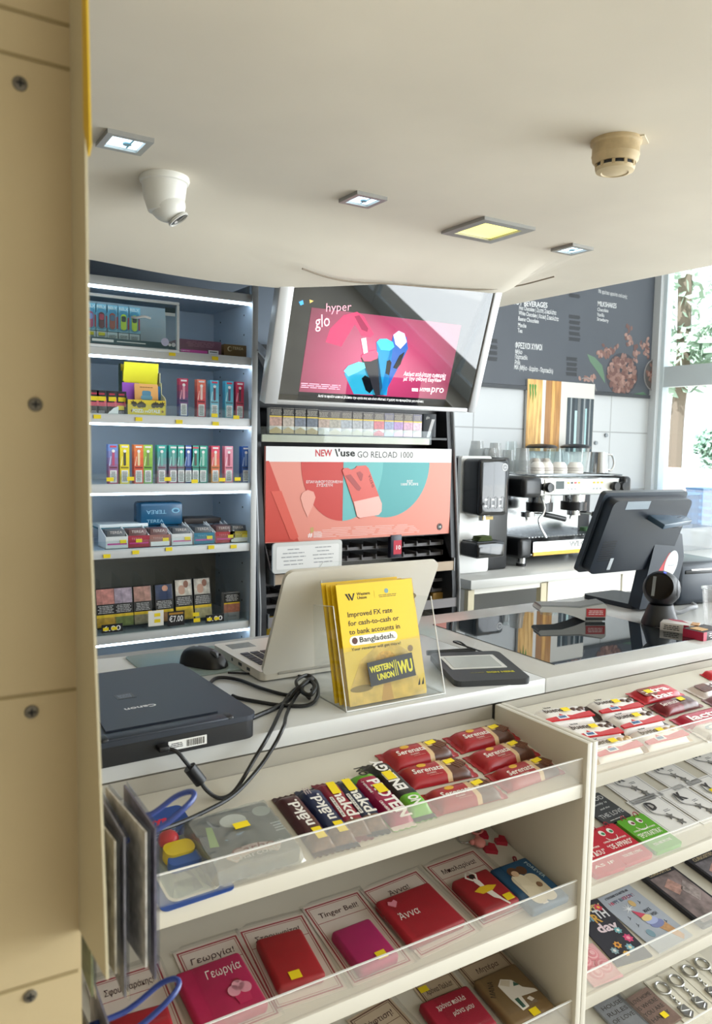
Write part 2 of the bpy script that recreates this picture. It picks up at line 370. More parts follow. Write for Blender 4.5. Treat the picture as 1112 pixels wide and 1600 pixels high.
# ------------------------------------------------------------------ lit wall cabinet on the left
CABX0, CABX1, CABF, CABB = .30, 1.045, 2.29, 2.60
SHELF = {'top': 1.905, 'a': 1.715, 'b': 1.528, 'c': 1.330, 'd': 1.142, 'e': .895}      # upper faces
cabm = mat('B4C2CF', .55); cabedge = mat('D3D5D6', .4); led = mat('DDF0FF', .4, 0, 8.0); cabdark = mat('9A968D', .7)
cab = thing('wall_cabinet', 'tall white open shop cabinet with lit shelves of vapes and tobacco', 'cabinet', Tm(0, 0, 0))
def cabinet():
    b = B(); b.box(((CABX0+CABX1)/2, CABB, .97), (CABX1-CABX0, .02, 1.9)).build('back_panel', cabm, cab, smooth=False)
    b = B(); b.box((CABX1+.009, (CABF+CABB)/2, .97), (.018, CABB-CABF+.02, 1.93), 0)
    for i in range(26):
        for y in (CABF+.05, CABB-.07): b.box((CABX1-.0003, y, .35+i*.06), (.001, .005, .005), 1)
    b.build('side_panel', [cabm, INK], cab, smooth=False)
    B().box((CABX0-.012, (CABF+CABB)/2, .97), (.024, CABB-CABF+.02, 1.93)).build('side_panel', cabm, cab, smooth=False)
    B().box((CABX1+.0085, CABF-.012, .97), (.019, .008, 1.93), bev=.002).build('edge_strip', cabedge, cab)
    for k, z in SHELF.items():
        th = .022; x1 = CABX1-.001; xm = (CABX0+x1)/2
        s = B().box((xm, (CABF+CABB)/2, z-th/2), (x1-CABX0, CABB-CABF-.01, th)).build('shelf', cabm, cab, smooth=False)
        B().box((xm, CABF-.004, z-.012), (x1-CABX0, .01, .026), bev=.002).build('front_edge', cabedge, s)
        if k != 'd': B().box((xm, CABF-.001, z-.0285), (x1-CABX0-.002, .012, .006)).build('light_strip', led, s, smooth=False)['label'] = 'glowing white light strip under the shelf edge'
        if k in 'bce':
            B().box((xm, CABF-.009, z+.014), (x1-CABX0-.002, .002, .032)).build('clear_rail', clear(), s, smooth=False)
        if k == 'd': B().box((xm, CABF-.009, z+.012), (x1-CABX0-.002, .002, .028)).build('clear_rail', clear(), s, smooth=False)
    B().box(((CABX0+CABX1)/2, CABB-.03, 1.0), (CABX1-CABX0, .012, .2)).build('lower_back_panel', cabdark, cab, smooth=False)
    e = vt(CABF-.0115)
    for x, y in ((269, 553), (336, 560), (152, 651), (217, 655), (280, 659), (337, 662), (167, 869), (212, 863), (264, 858), (330, 855), (365, 854), (172, 749), (204, 748), (262, 748.5), (304, 752), (347, 749.5), (371, 748.5), (335, 649), (369, 652)):
        u, v = e.uv(x, y); price_tag(cab, e.at(u, v), .020, .011)
cabinet()
def on_shelf(px, k, dy=.02, py=None):
    """x position along a cabinet shelf of something standing dy behind the front edge"""
    return vt(CABF+dy).uv(px, py or 700)[0], CABF+dy, SHELF[k]
def blend(a, b, t):
    a = [int(a[i:i+2], 16) for i in (0, 2, 4)]; b = [int(b[i:i+2], 16) for i in (0, 2, 4)]
    return ''.join('%02X' % round(p+(q-p)*t) for p, q in zip(a, b))
def vape(label, px, k, top, low, pen, py):
    w, d, h = .027, .022, .113; x, y, z = on_shelf(px, k, .012, py)
    t = thing('vape_box', label, 'vape box', Tm(x, y, z), 'vape boxes on the lit cabinet shelves')
    b = B(); n = 6; ms = []
    for i in range(n):
        ms.append(mat(blend(low, top, i/(n-1)), .35)); b.box((0, d/2, h*(i+.5)/n), (w, d, h/n), i)
    b.build('carton', ms, t, smooth=False)
    F = FR(-.0002)
    plates('picture', [(rrect(.007, .046, .0034, cy=.075), mat(pen, .4), 0, .0005), (disc(.0045, 0, .094, 14), mat('F4F0EE', .4), 0, .0007), ([(-.0125, .052), (-.009, .052), (-.0055, .078), (-.0075, .08)], mat(blend(top, 'FFFFFF', .55), .4), 0, .0004)], t, F)
    plate('brand_strip', rect(-.009, .104, .009, .109), mat('D8425A' if top[0] in '3456789' else 'F0E8E8', .5), t, 0, .0004, F)
    plate('flavour_strip', rect(-.011, .0445, .011, .049), mat(blend(low, '201820', .45), .5), t, 0, .0004, F)
    lb = plate('warning_label', rect(-.0095, .004, .0095, .039), mat('EDEDED', .6), t, 0, .0004, F); smallprint(lb, .015, .029, 9, INK, Tm(0, .0215, .0005))
    return t
row_b = [(287, 'C23B5C', '2C4A8C', 'E8A0B4', 'dark red vape box with a blue foot, first from left on the second shelf'), (314.5, 'F0826A', 'C8324A', 'F6D8D0', 'coral and red vape box, second from left on the second shelf'),
         (335, '5BB8D4', '9AD4E4', '7A4A5C', 'light blue vape box, third from left on the second shelf'), (358, '58B4D0', '6AB8C8', '6A5A78', 'light blue vape box beside the red one at the second shelf\'s right end'), (374.4, 'D43C5C', 'B82848', '5A3040', 'crimson vape box at the right end of the second shelf')]
for px, a, b_, c, l in row_b: vape(l, px, 'b', a, b_, c, 655)
row_c = [(177.2, '7C9CE0', 'B04868', 'C05078', 'blue to pink vape box, leftmost on the third shelf'), (195, 'F4E21C', 'E8D010', '4A4A3A', 'bright yellow vape box on the third shelf'),
         (216.9, 'F0803C', 'D23C30', 'F4D8A8', 'orange to red vape box on the third shelf'), (231.4, 'A8D048', '68A838', '7A8A50', 'lime green vape box on the third shelf'),
         (252.8, '2CA89C', 'C07890', '70B0A8', 'teal to pink vape box standing alone right of the lime green one'), (270.8, '2AA898', 'B85C80', '80B8B0', 'teal to pink vape box, left end of the group of five'),
         (283, '2CAC9A', 'A87890', '70C0A8', 'teal and mauve vape box left of the navy blue one in the group of five'), (294.3, '2458B0', '1C3C80', '7A90C0', 'navy blue vape box in the middle of the group of five'),
         (305.4, '34AC9C', '48A08C', '58544C', 'teal vape box right of the navy blue one in the group of five'), (317.2, '2EA48C', '2C8C7C', 'A0D0C0', 'green teal vape box, right end of the group of five'),
         (336.4, 'E0405C', 'E09838', 'F0C8B0', 'red to orange vape box right of the group of five'), (357.4, 'F0A0B4', 'E888A0', 'B04860', 'pale pink vape box on the third shelf'), (383.9, '1C5CB4', '184890', '88A0C8', 'deep blue vape box at the right end of the third shelf')]
for px, a, b_, c, l in row_c: vape(l, px, 'c', a, b_, c, 753)
# top shelf: acrylic display of pod packs
def pod_display():
    pl = vt(CABF-.012); x0 = .36; x1 = pl.uv(279.5, 510)[0]; z0 = SHELF['a']-.004; z1 = pl.uv(278, 473)[1]
    t = thing('display_case', 'clear acrylic display case with a white rim on the top shelf', 'display case', Tm(x0, CABF-.012, z0), None); w, h = x1-x0, z1-z0
    b = B()
    for c, d in (((w/2, 0, h-.004), (w, .012, .008)), ((w/2, 0, .004), (w, .012, .008)), ((w-.004, 0, h/2), (.008, .012, h-.016))): b.box(c, d, 0, bev=.002)
    b.build('rim', mat('EEF3F6', .25), t)
    B().box((w/2, -.002, h/2), (w-.016, .003, h-.016)).build('front_panel', clear('EAF2F2', .02, .05), t, smooth=False)
    B().box((w/2, .10, h/2), (w-.012, .004, h-.01)).build('back_board', mat('A9ADAF', .6), t, smooth=False)
    B().box((w/2, .05, .004), (w-.012, .09, .006)).build('base', mat('24444A', .4), t, smooth=False)
    F = FR(-.0042)
    plates('printed_strip', [(rect(.01, .010, w-.012, .026), mat('2C5058', .5), 0, .0003), (rect(w*.45, .015, w*.58, .022), mat('C8D4D6', .5), .0003, .0006), (rect(w*.6, .017, w*.78, .0195), mat('C8D4D6', .5), .0003, .0006)], t, F)
    plates('badge', [(disc(.0115, w-.043, .028), mat('C9CCEC', .5), 0, .0008), (disc(.006, w-.018, .022), mat('C2CBD2', .5), 0, .0008), (disc(.0042, w-.029, .021), mat('D8DEE2', .5), 0, .0008)], t, F)
    g = plates('badge', [(rect(w-.043, h-.032, w-.013, h-.018), mat('1F3C44', .5), 0, .0006), (rect(w-.043, h-.041, w-.013, h-.032), mat('D9E4E8', .5), 0, .0006)], t, F)
    text('NEW', .009, g, F @ Tm(w-.028, h-.0295, .0007), WHITE, bold=.03)
    packs = [(141, 'C05078', '8898D8', 'dark and blue'), (158.5, '6A3440', 'C84860', 'maroon'), (175.5, 'B0584C', '5A7894', 'slate over rust'), (193, 'D4E83C', '38484C', 'lime'), (210, 'D4E83C', '38484C', 'lime')]
    names = ['half hidden pod pack with blue and pink pod, leftmost in the display case', 'pod pack with a maroon pod and a yellow sticker in the display case', 'pod pack with a slate and rust pod in the display case', 'lime green pod pack, the left one of two in the display case', 'lime green pod pack at the right end of the display case row']
    for i, (px, c1, c2, _) in enumerate(packs):
        q = vt(CABF+.03); cx, cz = q.uv(px, 500); W, H = .0335, .108; zb = SHELF['a']+.012
        p = thing('pod_pack', names[i], 'vape pod pack', Tm(cx, CABF+.03, zb), 'pod packs in the acrylic display case')
        B().box((0, .008, H/2), (W, .016, H)).build('carton', mat('8FC6DC', .45), p, smooth=False)
        F2 = FR(-.0003)
        plates('picture', [(rrect(.030, .058, .013, cy=.066), mat('5E9EBC', .5), 0, .0003), (rrect(.016, .045, .0075, cy=.063), mat(c1, .35), .0003, .0009), (rrect(.013, .016, .004, cy=.072), mat(c2, .3), .0009, .0013), (rrect(.0045, .034, .002, cx=.0135, cy=.06), mat('B03848', .5), .0003, .0006), (rect(-W/2, 0, W/2, .034), mat('22404C', .5), 0, .0003)], p, F2)
        text('RELX', .0085, p, F2 @ Tm(0, .096, .0003), WHITE, w=.026, bold=.03)
        lb = plate('warning_label', rect(-.0145, .003, .0145, .032), mat('DCE0E0', .6), p, .0003, .0007, F2); smallprint(lb, .023, .02, 8, mat('6A7478', .7), Tm(0, .016, .0008))
        if i < 2: price_tag(p, F2 @ Tm(0, .025, .0012), .018, .009)
    tag(B().tube(spline([(.02, -.01, .0), (.0, -.02, .002), (-.02, -.012, -.002), (-.03, 0, 0)], 5), .0035).build('wall_hook', mat('EFEFEF', .3), None, Tm(*vt(CABF-.018).at(*vt(CABF-.018).uv(222, 497)).translation)), 'small clear curved hook stuck on the front of the display case', 'hook')
pod_display()
def carton(name, label, cat, pxl, pxr, k, dy, d, h, m, group=None, py=550):
    pl = vt(CABF+dy); xa = pl.uv(pxl, py)[0]; xb = pl.uv(pxr, py)[0]
    t = thing(name, label, cat, Tm((xa+xb)/2, CABF+dy, SHELF[k]), group)
    B().box((0, d/2, h/2), (xb-xa, d, h), bev=.0015).build('carton', m, t); return t, xb-xa
t, w = carton('flat_box', 'dark plum flat box with a pink stripe on the top shelf', 'box', 280.5, 346, 'a', .015, .10, .042, mat('6E4A5A', .4))
F = FR(-.0003); plates('print', [(rect(-w/2+.004, .004, .02, .012), mat('C44C9C', .5), 0, .0004), (rect(w/2-.042, .004, w/2-.010, .015), mat('E6E6E6', .5), 0, .0004)], t, F)
smallprint(t, w*.75, .016, 4, mat('8E6C7C', .6), F @ Tm(0, .029, .0001)); smallprint(t, .026, .006, 1, INK, F @ Tm(w/2-.026, .010, .0005), name='barcode')
t, w = carton('tobacco_carton', 'bronze carton with ring emblem at the right end of the top shelf', 'carton', 350, 385, 'a', .03, .09, .04, mat('7A5F3A', .35, .3))
F = FR(-.0003)
text('TEREA', .0085, t, F @ Tm(.008, .025, .0004), mat('D8C49A', .4), w=.036)
plates('emblem', [(disc(.0075, -.019, .026), mat('D8C49A', .4), 0, .0003), (disc(.0055, -.0175, .0262), mat('7A5F3A', .35, .3), .0003, .0005)], t, F)
# second shelf: small dark boxes and the yellow comic display
for i, (px, l) in enumerate(((147, 'black and red heated stick pack mostly behind the post, leftmost of its four'), (159, 'black and red heated stick pack, second of the four left of the yellow display'), (175, 'black and red heated stick pack, third of the four left of the yellow display'), (190, 'black and red heated stick pack with two yellow stickers beside the yellow display'))):
    x, y, z = on_shelf(px, 'b', .02, 650); t = thing('stick_pack', l, 'tobacco pack', Tm(x, y, z), 'black and red packs left of the yellow display')
    B().box((0, .012, .033), (.0285, .024, .066), bev=.001).build('carton', mat('26222C', .35), t); F = FR(-.0003)
    plates('print', [(rect(-.0135, .022, .0135, .033), mat('E04864', .5), 0, .0003), (rect(-.008, .054, .008, .059), mat('B82C48', .5), 0, .0003), ([(.004, .046), (.013, .046), (.013, .022), (.0095, .022)], mat('E86478', .5), .0003, .0005)], t, F)
    smallprint(t, .018, .007, 2, mat('CFC8CC', .6), F @ Tm(0, .006, .0001)); price_tag(t, F @ Tm(.001, .043, .0006), .021, .012)
    if i == 3: price_tag(t, F @ Tm(-.003, .019, .0006), .02, .012)
x, y, z = on_shelf(176, 'b', .004, 650)
t = thing('folded_paper', 'small white folded paper leaning on the black and red packs', 'paper', Tm(x, y, z+.001)); B().prism([(-.014, 0), (.016, 0), (.018, .022), (.004, .017)], 0, .001, 0, FR(0) @ Rx(-.25)).build('sheet', WHITE, t, smooth=False)
def comic_display():
    pl = vt(CABF+.008); xa = pl.uv(199, 640)[0]; xb = pl.uv(259, 650)[0]; w = xb-xa
    t = thing('counter_display', 'yellow cardboard display of joke sachets with a tall raised lid', 'display box', Tm((xa+xb)/2, CABF+.008, SHELF['b']))
    ym = mat('F4D936', .55)
    F = FR(0)
    B().box((0, .001, .022), (w, .002, .044)).build('front_tray', ym, t, smooth=False)
    B().prism([(0, 0), (.085, 0), (.085, .150), (.068, .150), (.068, .128), (.052, .128), (.052, .098), (.038, .098), (.038, .065), (.012, .055), (0, .044)], -.0012, .0012, 0, Tm(w/2, 0, 0) @ Rx(R_(90)) @ Ry(R_(90))).build('side_panel', mat('E2DBB0', .6), t, smooth=False)
    B().prism([(0, 0), (.085, 0), (.085, .150), (.068, .150), (.068, .128), (.052, .128), (.052, .098), (.038, .098), (.038, .065), (.012, .055), (0, .044)], -.0012, .0012, 0, Tm(-w/2, 0, 0) @ Rx(R_(90)) @ Ry(R_(90))).build('side_panel', mat('3A4A34', .6), t, smooth=False)
    B().box((0, .085, .075), (w, .002, .15)).build('back_panel', ym, t, smooth=False)
    B().box((-.004, .045, .118), (w*.9, .002, .072), 0, Rx(.25)).build('raised_lid', mat('F6EA2E', .5), t, smooth=False)
    G = FR(-.0004)
    b = B()
    for cx in (-.036, -.022, -.010, .020, .030, .042): b.prism(disc(.0075, cx, .030+random.uniform(-.002, .003), 10), 0, .0003)
    for cx in (-.04, -.016, .026, .046): b.prism(star(.009, cx, .034, 6), .0003, .0005)
    b.build('cartoon_heads', mat('4A4634', .6), t, G, smooth=False)
    text('POZZI NOTALE', .0095, t, G @ Tm(-.002, .008, .0002), WHITE, w=w*.72, bold=.05)
    plates('small_stars', [(star(.005, -w/2+.013, .012), mat('8A5A20', .6), 0, .0003), (star(.005, w/2-.010, .012), mat('8A5A20', .6), 0, .0003)], t, G)
    price_tag(t, G @ Tm(-.004, .018, .001), .016, .009)
    for nm, c, cx, dy, ww, hh, l in (('sachet', 'F2B266', .006, .02, .070, .090, 'orange paper sachet with blue chairs drawn on it in the yellow display'), ('sachet', '9A50B8', -.036, .032, .05, .092, 'purple sachet behind the orange one in the yellow display'), ('sachet', '3C78B4', .03, .040, .05, .086, 'blue sachet at the back right of the yellow display')):
        s = thing(nm, l, 'sachet', Tm((xa+xb)/2+cx, CABF+.008+dy, SHELF['b']+.002) @ Rx(-.06), 'sachets in the yellow display')
        B().box((0, 0, hh/2), (ww, .003, hh), bev=.001).build('paper_bag', mat(c, .6), s)
        if cx == .006:
            plates('armchair_print', [(rrect(.026, .016, .005, cy=.062), mat('5C94B0', .6), 0, .0003), (rrect(.034, .012, .005, cy=.050), mat('6CA4BC', .6), .0003, .0005), (rect(-.012, .038, .012, .046), mat('4A84A4', .6), 0, .0004)], s, FR(-.0017)); smallprint(s, .05, .004, 1, mat('8A5A30', .7), FR(-.0017) @ Tm(0, .08, 0))
comic_display()
# fourth shelf: open trays of heated tobacco packs
terea = [(183, 'D9DCDC', 'C84C98', 'silver'), (217, 'A8283C', 'D03C8C', 'dark red'), (250, '9C6A60', 'EDEAE8', 'brown'), (284.5, 'D9DCDC', 'D06CA0', 'silver'), (319, '1E7490', 'C84C98', 'petrol blue'), (352, 'A8242C', 'D0388C', 'red'), (374, 'B4A420', 'E8E4DC', 'mustard')]
tl = ['silver open tray of tobacco packs at the left end of the fourth shelf', 'dark red open tray of tobacco packs beside the leftmost silver tray', 'brown open tray of tobacco packs with a white lower front', 'silver open tray of tobacco packs between the brown and petrol blue trays', 'petrol blue open tray of tobacco packs', 'bright red open tray of tobacco packs beside the petrol blue tray', 'mustard yellow open tray of tobacco packs at the right end']
for (px, c, st, nm), l in zip(terea, tl):
    dy = .012; x, y, z = on_shelf(px, 'd', dy, 845); W, D, H = .064, .085, .036
    t = thing('open_tray', l, 'tobacco tray', Tm(x, y, z), 'heated tobacco trays on the fourth shelf')
    m = mat(c, .4); b = B(); wht = mat('EDEDEC', .6)
    b.box((0, .001, H/2), (W, .002, H)); b.build('front', m, t, smooth=False)
    b = B(); b.box((0, D/2, .001), (W, D, .002))
    for sx in (-1, 1): b.prism([(0, 0), (D, 0), (D, .062), (D*.75, .055), (.004, H)], -.001, .001, 0, Tm(sx*(W/2-.001), 0, 0) @ Rx(R_(90)) @ Ry(R_(90)))
    b.build('inner_sides', wht, t, smooth=False)
    F = FR(-.0003)
    plate('stripe', rect(-W/2+.004, .012, W/2-.004, .0165) if st != 'EDEAE8' and st != 'E8E4DC' else rect(-W/2+.004, .003, W/2-.004, .016), mat(st, .5), t, 0, .0004, F)
    text('TEREA', .006, t, F @ Tm(-.006, .024, .0002), mat(blend(c, 'FFFFFF', .45), .5), w=.032)
    price_tag(t, F @ Tm(.017 if c != 'A8283C' else 0, .021, .0006), .018, .010)
    n = 0
    for j in range(2):
        p = thing('tobacco_pack', 'heated tobacco packs lined up inside the %s tray' % (nm if c != 'D9DCDC' else ('leftmost silver' if px < 200 else 'inner silver')), 'tobacco pack', Tm(x, y+.012+j*.028, z+.002), 'packs standing inside the fourth shelf trays')
        B().box((0, .012, .0255), (.052, .024, .051), bev=.001).build('carton', mat('6A4A4A' if c in ('A8283C', '9C6A60', 'A8242C') else '54585C', .4), p)
        if j == 0: text('TEREA', .008, p, FR(-.0002) @ Tm(0, .041, 0), mat('D4CCC8', .5), w=.036)
x, y, z = on_shelf(252, 'd', .10, 820)
t = thing('cigarette_carton', 'deep blue shrink wrapped carton lying behind the trays', 'carton', Tm(x, y, z+.052)); B().box((0, .03, .038), (.135, .075, .072), bev=.01).build('carton', mat('1A5578', .25), t)
tm = mat('7FB4CC', .4); text('TEREA', .010, t, FR(-.0078) @ Tm(-.022, .012, 0), tm, w=.052); text('TEREA', .012, t, FR(-.0078) @ Tm(-.018, .05, 0) @ Rz(math.pi), tm, w=.062)
plates('emblem', [(disc(.013, .043, .048, ry=.008), tm, 0, .0003), (disc(.008, .043, .047, ry=.0045), mat('1A5578', .3), .0003, .0005)], t, FR(-.0078))
B().box((0, .03, .0), (.11, .06, .004)).build('wrap_fold', mat('1A5578', .25), t, smooth=False)
x, y, z = on_shelf(315, 'd', .13, 820); t = thing('flat_box', 'dark brown flat box lying behind the trays on the fourth shelf', 'box', Tm(x, y, z+.052)); B().box((0, .03, .009), (.125, .08, .018), bev=.002).build('carton', mat('4A4240', .4), t)
x, y, z = on_shelf(192, 'd', .10, 820); t = thing('flat_box', 'teal edged white flat box lying behind the leftmost trays', 'box', Tm(x, y, z+.052)); B().box((0, .03, .006), (.145, .09, .012), bev=.002).build('carton', mat('D7DDDC', .4), t); B().box((0, .03, .0), (.146, .091, .005)).build('lid_edge', mat('1C6A7A', .4), t, smooth=False)
# fifth shelf: rolling tobacco pouches in a clear dispenser
def dispenser():
    pl = vt(CABF+.0); xa = .40; xb = pl.uv(357, 970)[0]
    t = thing('tobacco_dispenser', 'clear plastic tiered dispenser holding tobacco pouches on the fifth shelf', 'dispenser', Tm(xa, CABF+.004, SHELF['e'])); w = xb-xa; cm = clear('FAFBFB', .04, .04)
    B().box((w/2, .001, .028), (w, .002, .056)).build('front_lip', cm, t, smooth=False)
    xs = [pl.uv(q, 950)[0]-xa for q in (163, 196, 230, 267, 299, 331, 357)]
    for q in xs: B().prism([(0, 0), (.14, 0), (.14, .16), (.05, .15), (0, .056)], -.001, .001, 0, Tm(q, 0, 0) @ Rx(R_(90)) @ Ry(R_(90))).build('divider', cm, t, smooth=False)
    B().prism([(0, .0), (.005, .0), (.16, .165), (.16, .17)], -w/2, w/2, 0, Tm(w/2, .085, .0) @ Rx(R_(90)) @ Ry(R_(90))).build('sloped_shelf', cm, t, smooth=False)
    info = [(166, 'C08078', 'C8A030', 'pinkish photo, leftmost pouch in the clear dispenser'), (194, 'A898A8', '7A8A48', 'lilac crinkled wrapper, second pouch from left in the dispenser'), (224, 'B08478', 'A8A084', 'two faces photo, third pouch from left in the dispenser'), (257.5, '2C3A5C', 'C09060', 'photo of a man in navy, behind the price card'), (288.5, 'CFC8BC', 'D0B030', 'pale photo and gold foot, fifth pouch in the dispenser'), (317.5, 'C4BEB4', 'B8AE84', 'pale photo and olive foot, rightmost pouch in the dispenser')]
    for i, (px, c, foot, l) in enumerate(info):
        x, zc = vt(CABF+.035).uv(px, 940); H, W = .128 if i > 3 else .118, .057
        p = thing('tobacco_pouch', 'rolling tobacco pouch with '+l, 'tobacco pouch', Tm(x, CABF+.03, SHELF['e']+.012) @ Rx(-.18), 'rolling tobacco pouches in the clear dispenser')
        b = B(); b.box((0, .006, H/2), (W, .012, H), 0, bev=.004); b.build('pouch', mat('1D1C1E', .3), p)
        F = FR(-.0003)
        plates('picture', [(rect(-W/2+.003, H*.60, W/2-.003, H-.003), mat(c, .35, noise=.35, scale=60), 0, .0004), (rect(-W/2+.001, H*.27, W/2-.001, H*.60), mat('1D1C1E', .3), 0, .0002), (rect(-W/2+.001, H*.27, W/2-.001, H*.34), mat('F0CC20', .5), .0002, .0005)]
               + ([(disc(.009, .004, H*.88), mat('D8A088', .6), .0004, .0006), (rrect(.036, .026, .01, cx=.002, cy=H*.70), mat('26365C', .6), .0004, .0007)] if i == 3 else [])
               + ([(disc(.008, .008, H*.87, ry=.011), mat('9A6A58', .6), .0004, .0006), (rrect(.02, .028, .009, cx=-.006, cy=H*.74), mat('C8A08C', .6), .0004, .0005)] if i > 3 else []), p, F)
        plate('foot_print', rect(-W/2+.001, .004, W/2-.001, H*.27), mat(foot, .4, noise=.3, scale=70), p, 0, .0004, F)
        smallprint(p, W*.85, H*.20, 5, mat('BEBEBE', .6), F @ Tm(0, H*.47, .0002))
    for px, py in ((241, 971), (306, 960), (307.5, 969)): u, v = vt(CABF-.011).uv(px, py); price_tag(t, t.matrix_basis.inverted() @ vt(CABF-.011).at(u, v), .021, .012)
dispenser()
x, y, z = on_shelf(362, 'e', .02, 960); t = thing('cigarette_pack', 'single pack with a photo of hands at the right end of the fifth shelf', 'cigarette pack', Tm(x, y, z)); B().box((0, .011, .044), (.054, .022, .088), bev=.0015).build('carton', mat('9A9C9E', .4), t)
F = FR(-.0003); plates('picture', [(rect(-.027, .055, .027, .087), mat('1A1A1A', .5), 0, .0004), (rect(-.027, .053, .027, .057), mat('F0CC20', .5), .0004, .0006), (rect(-.027, .026, .027, .053), mat('B07058', .5, noise=.3, scale=70), 0, .0004)], t, F); smallprint(t, .048, .022, 5, mat('D0D0D0', .6), F @ Tm(0, .072, .0006)); text('Route', .008, t, F @ Tm(0, .011, .0002), mat('5A5C60', .6), w=.03)
def price_card(label, px, py, w, h, dark, s, k=.011):
    pl = vt(CABF-k); u, v = pl.uv(px, py); t = thing('price_card', label, 'price card', pl.at(u, v), None)
    B().prism(rect(-w/2, -h/2, w/2, h/2), 0, .001).build('card', mat('17171A' if dark else 'F4F2EA', .5), t, smooth=False)
    if s: text(s, h*.42 if dark != 2 else h*.62, t, Tm(0, -h*.22 if dark != 2 else -h*.3, .0011), mat('F4F4F4', .5) if dark else INK, w=w*.82, bold=.02)
    return t
t = price_card('black price card reading 7.00 clipped on the tobacco dispenser', 275, 966, .052, .044, 1, '€7.00'); plate('orange_header', rect(-.022, .012, .022, .018), mat('B8862C', .6), t, .001, .0014)
for px, py, l in ((175, 981.5, 'black price strip reading 6.00 at the left of the fifth shelf'), (335.5, 966, 'black price strip reading 6.00 right of the 7.00 card')):
    t = price_card(l, px, py, .060, .024, 2, '6.00', .0125)
    for xx in (-.018, .006): price_tag(t, Tm(xx, -.001, .0013), .016, .009)
t = price_card('blank white price card with two yellow stickers on the dispenser', 243.5, 966, .046, .046, 0, ''); price_tag(t, Tm(.004, .010, .0012), .018, .010); price_tag(t, Tm(.004, -.008, .0012), .018, .010)
# ------------------------------------------------------------------ tobacco rack behind the counter
RF = 2.45
rack = thing('cigarette_rack', 'black free standing cigarette rack with a promotional panel', 'rack', Tm(0, 0, 0))
blk = mat('1B1D20', .5); gry = mat('7B7C7E', .5)
def rack_build():
    x0, x1 = 1.17, 1.95
    B().box(((x0+x1)/2, 2.61, .9), (x1-x0+.06, .03, 1.8)).build('back_panel', blk, rack, smooth=False)
    for x in (x0-.02, x1+.022):
        B().prism([(0, 0), (.22, 0), (.22, 1.62), (.075, 1.62), (.055, 1.45), (0, .9)], -.012, .012, 0, Tm(x, 2.40, 0) @ Rx(R_(90)) @ Ry(R_(90))).build('side_frame', mat('3A3C40', .5), rack, smooth=False)
        B().tube([(x+(.016 if x > 1.5 else -.016), 2.40, .0), (x+(.016 if x > 1.5 else -.016), 2.395, .9), (x+(.016 if x > 1.5 else -.016), 2.45, 1.45), (x+(.016 if x > 1.5 else -.016), 2.47, 1.62)], .006).build('edge_tube', mat('8A8C8E', .4, .4), rack)
    B().box(((x0+x1)/2, 2.53, 1.482), (x1-x0, .16, .008)).build('pack_shelf', blk, rack, smooth=False)
    B().box((1.51, RF-.004, 1.471), (.70, .006, .024)).build('price_rail', mat('CFC4AC', .5, noise=.08, scale=20), rack, smooth=False)
    B().box((1.51, RF-.009, 1.485), (.715, .003, .05)).build('clear_rail', clear(), rack, smooth=False)
    B().box(((x0+x1)/2, 2.56, 1.60), (x1-x0, .08, .05)).build('head_board', blk, rack, smooth=False)
    # trays below the panel
    for z, xa, xb, sh in ((1.03, 1.20, 1.95, 3), (.885, 1.18, 1.97, 3), (.74, 1.18, 1.97, 3)):
        b = B(); n = 12; d = .11; tilt = Tm(0, 0, z)
        for k in range(sh):
            zz = z+k*.040; b.box(((xa+xb)/2, 2.52, zz), (xb-xa, d, .003), 0)
            for i in range(n+1): b.box((xa+(xb-xa)*i/n, 2.50, zz+.010), (.003, d*.8, .018), 0)
            b.box(((xa+xb)/2, 2.468, zz+.004), (xb-xa, .003, .011), 0)
        b.build('pusher_tray', mat('6A6768', .45), rack, smooth=False)
        B().box(((xa+xb)/2, 2.40, z-.035), (xb-xa+.02, .005, .035)).build('price_rail', mat('B9A58E' if z > 1 else '8E8A8C', .5), rack, smooth=False)
        for x in (xa-.012, xb+.012): B().prism([(0, -.055), (.12, -.055), (.12, .1), (.09, .1), (.03, -.005), (0, -.005)], -.002, .002, 0, Tm(x, 2.395, z) @ Rx(R_(90)) @ Ry(R_(90))).build('bracket', mat('8E9092', .4, .3), rack, smooth=False)
rack_build()
K3 = lambda x, y: (390+x*.3507, 430+y*.3507)
K4 = lambda x, y: (390+x*.3058, 640+y*.3058)
packs = [(118, 'B89080', 'C4A468', .0525, 1), (147+25, 'B8A898', 'C4A468', .0525, 1), (226, '6A707C', 'B89A60', .0525, 1), (278, '5C6470', 'B89A60', .0525, 1), (329, 'B09888', 'D0C8B8', .05, 0), (381, 'A8A090', 'C8B898', .05, 0), (432, 'A0A4A8', 'BEB49C', .05, 0), (480, 'A4A4A4', 'C0B698', .05, 0), (527, 'A0A0A4', 'BEB49C', .05, 0), (576, 'C06068', 'C83040', .047, 0), (621, '8890B0', 'B8C0E8', .043, 0), (663, 'A078B0', 'D8A8D8', .043, 0), (706, 'C090A8', 'E0B0D0', .043, 0), (747, 'D0B0C0', 'E8D0E0', .042, 0)]
wl = ['tan photo and gold foot, first from left', 'pale photo and gold foot, second from left', 'grey photo and gold foot, third from left', 'dark grey photo and gold foot, fourth from left', 'tan photo and white foot, fifth from left', 'olive photo, sixth from left', 'silver photo, seventh from left', 'silver photo, eighth from left', 'silver photo, ninth from left', 'red photo and red foot, tenth from left', 'blue grey photo, first of four pastel ones', 'violet photo, second of four pastel ones', 'rose photo, third of four pastel ones', 'pale pink photo, fourth of four pastel ones']
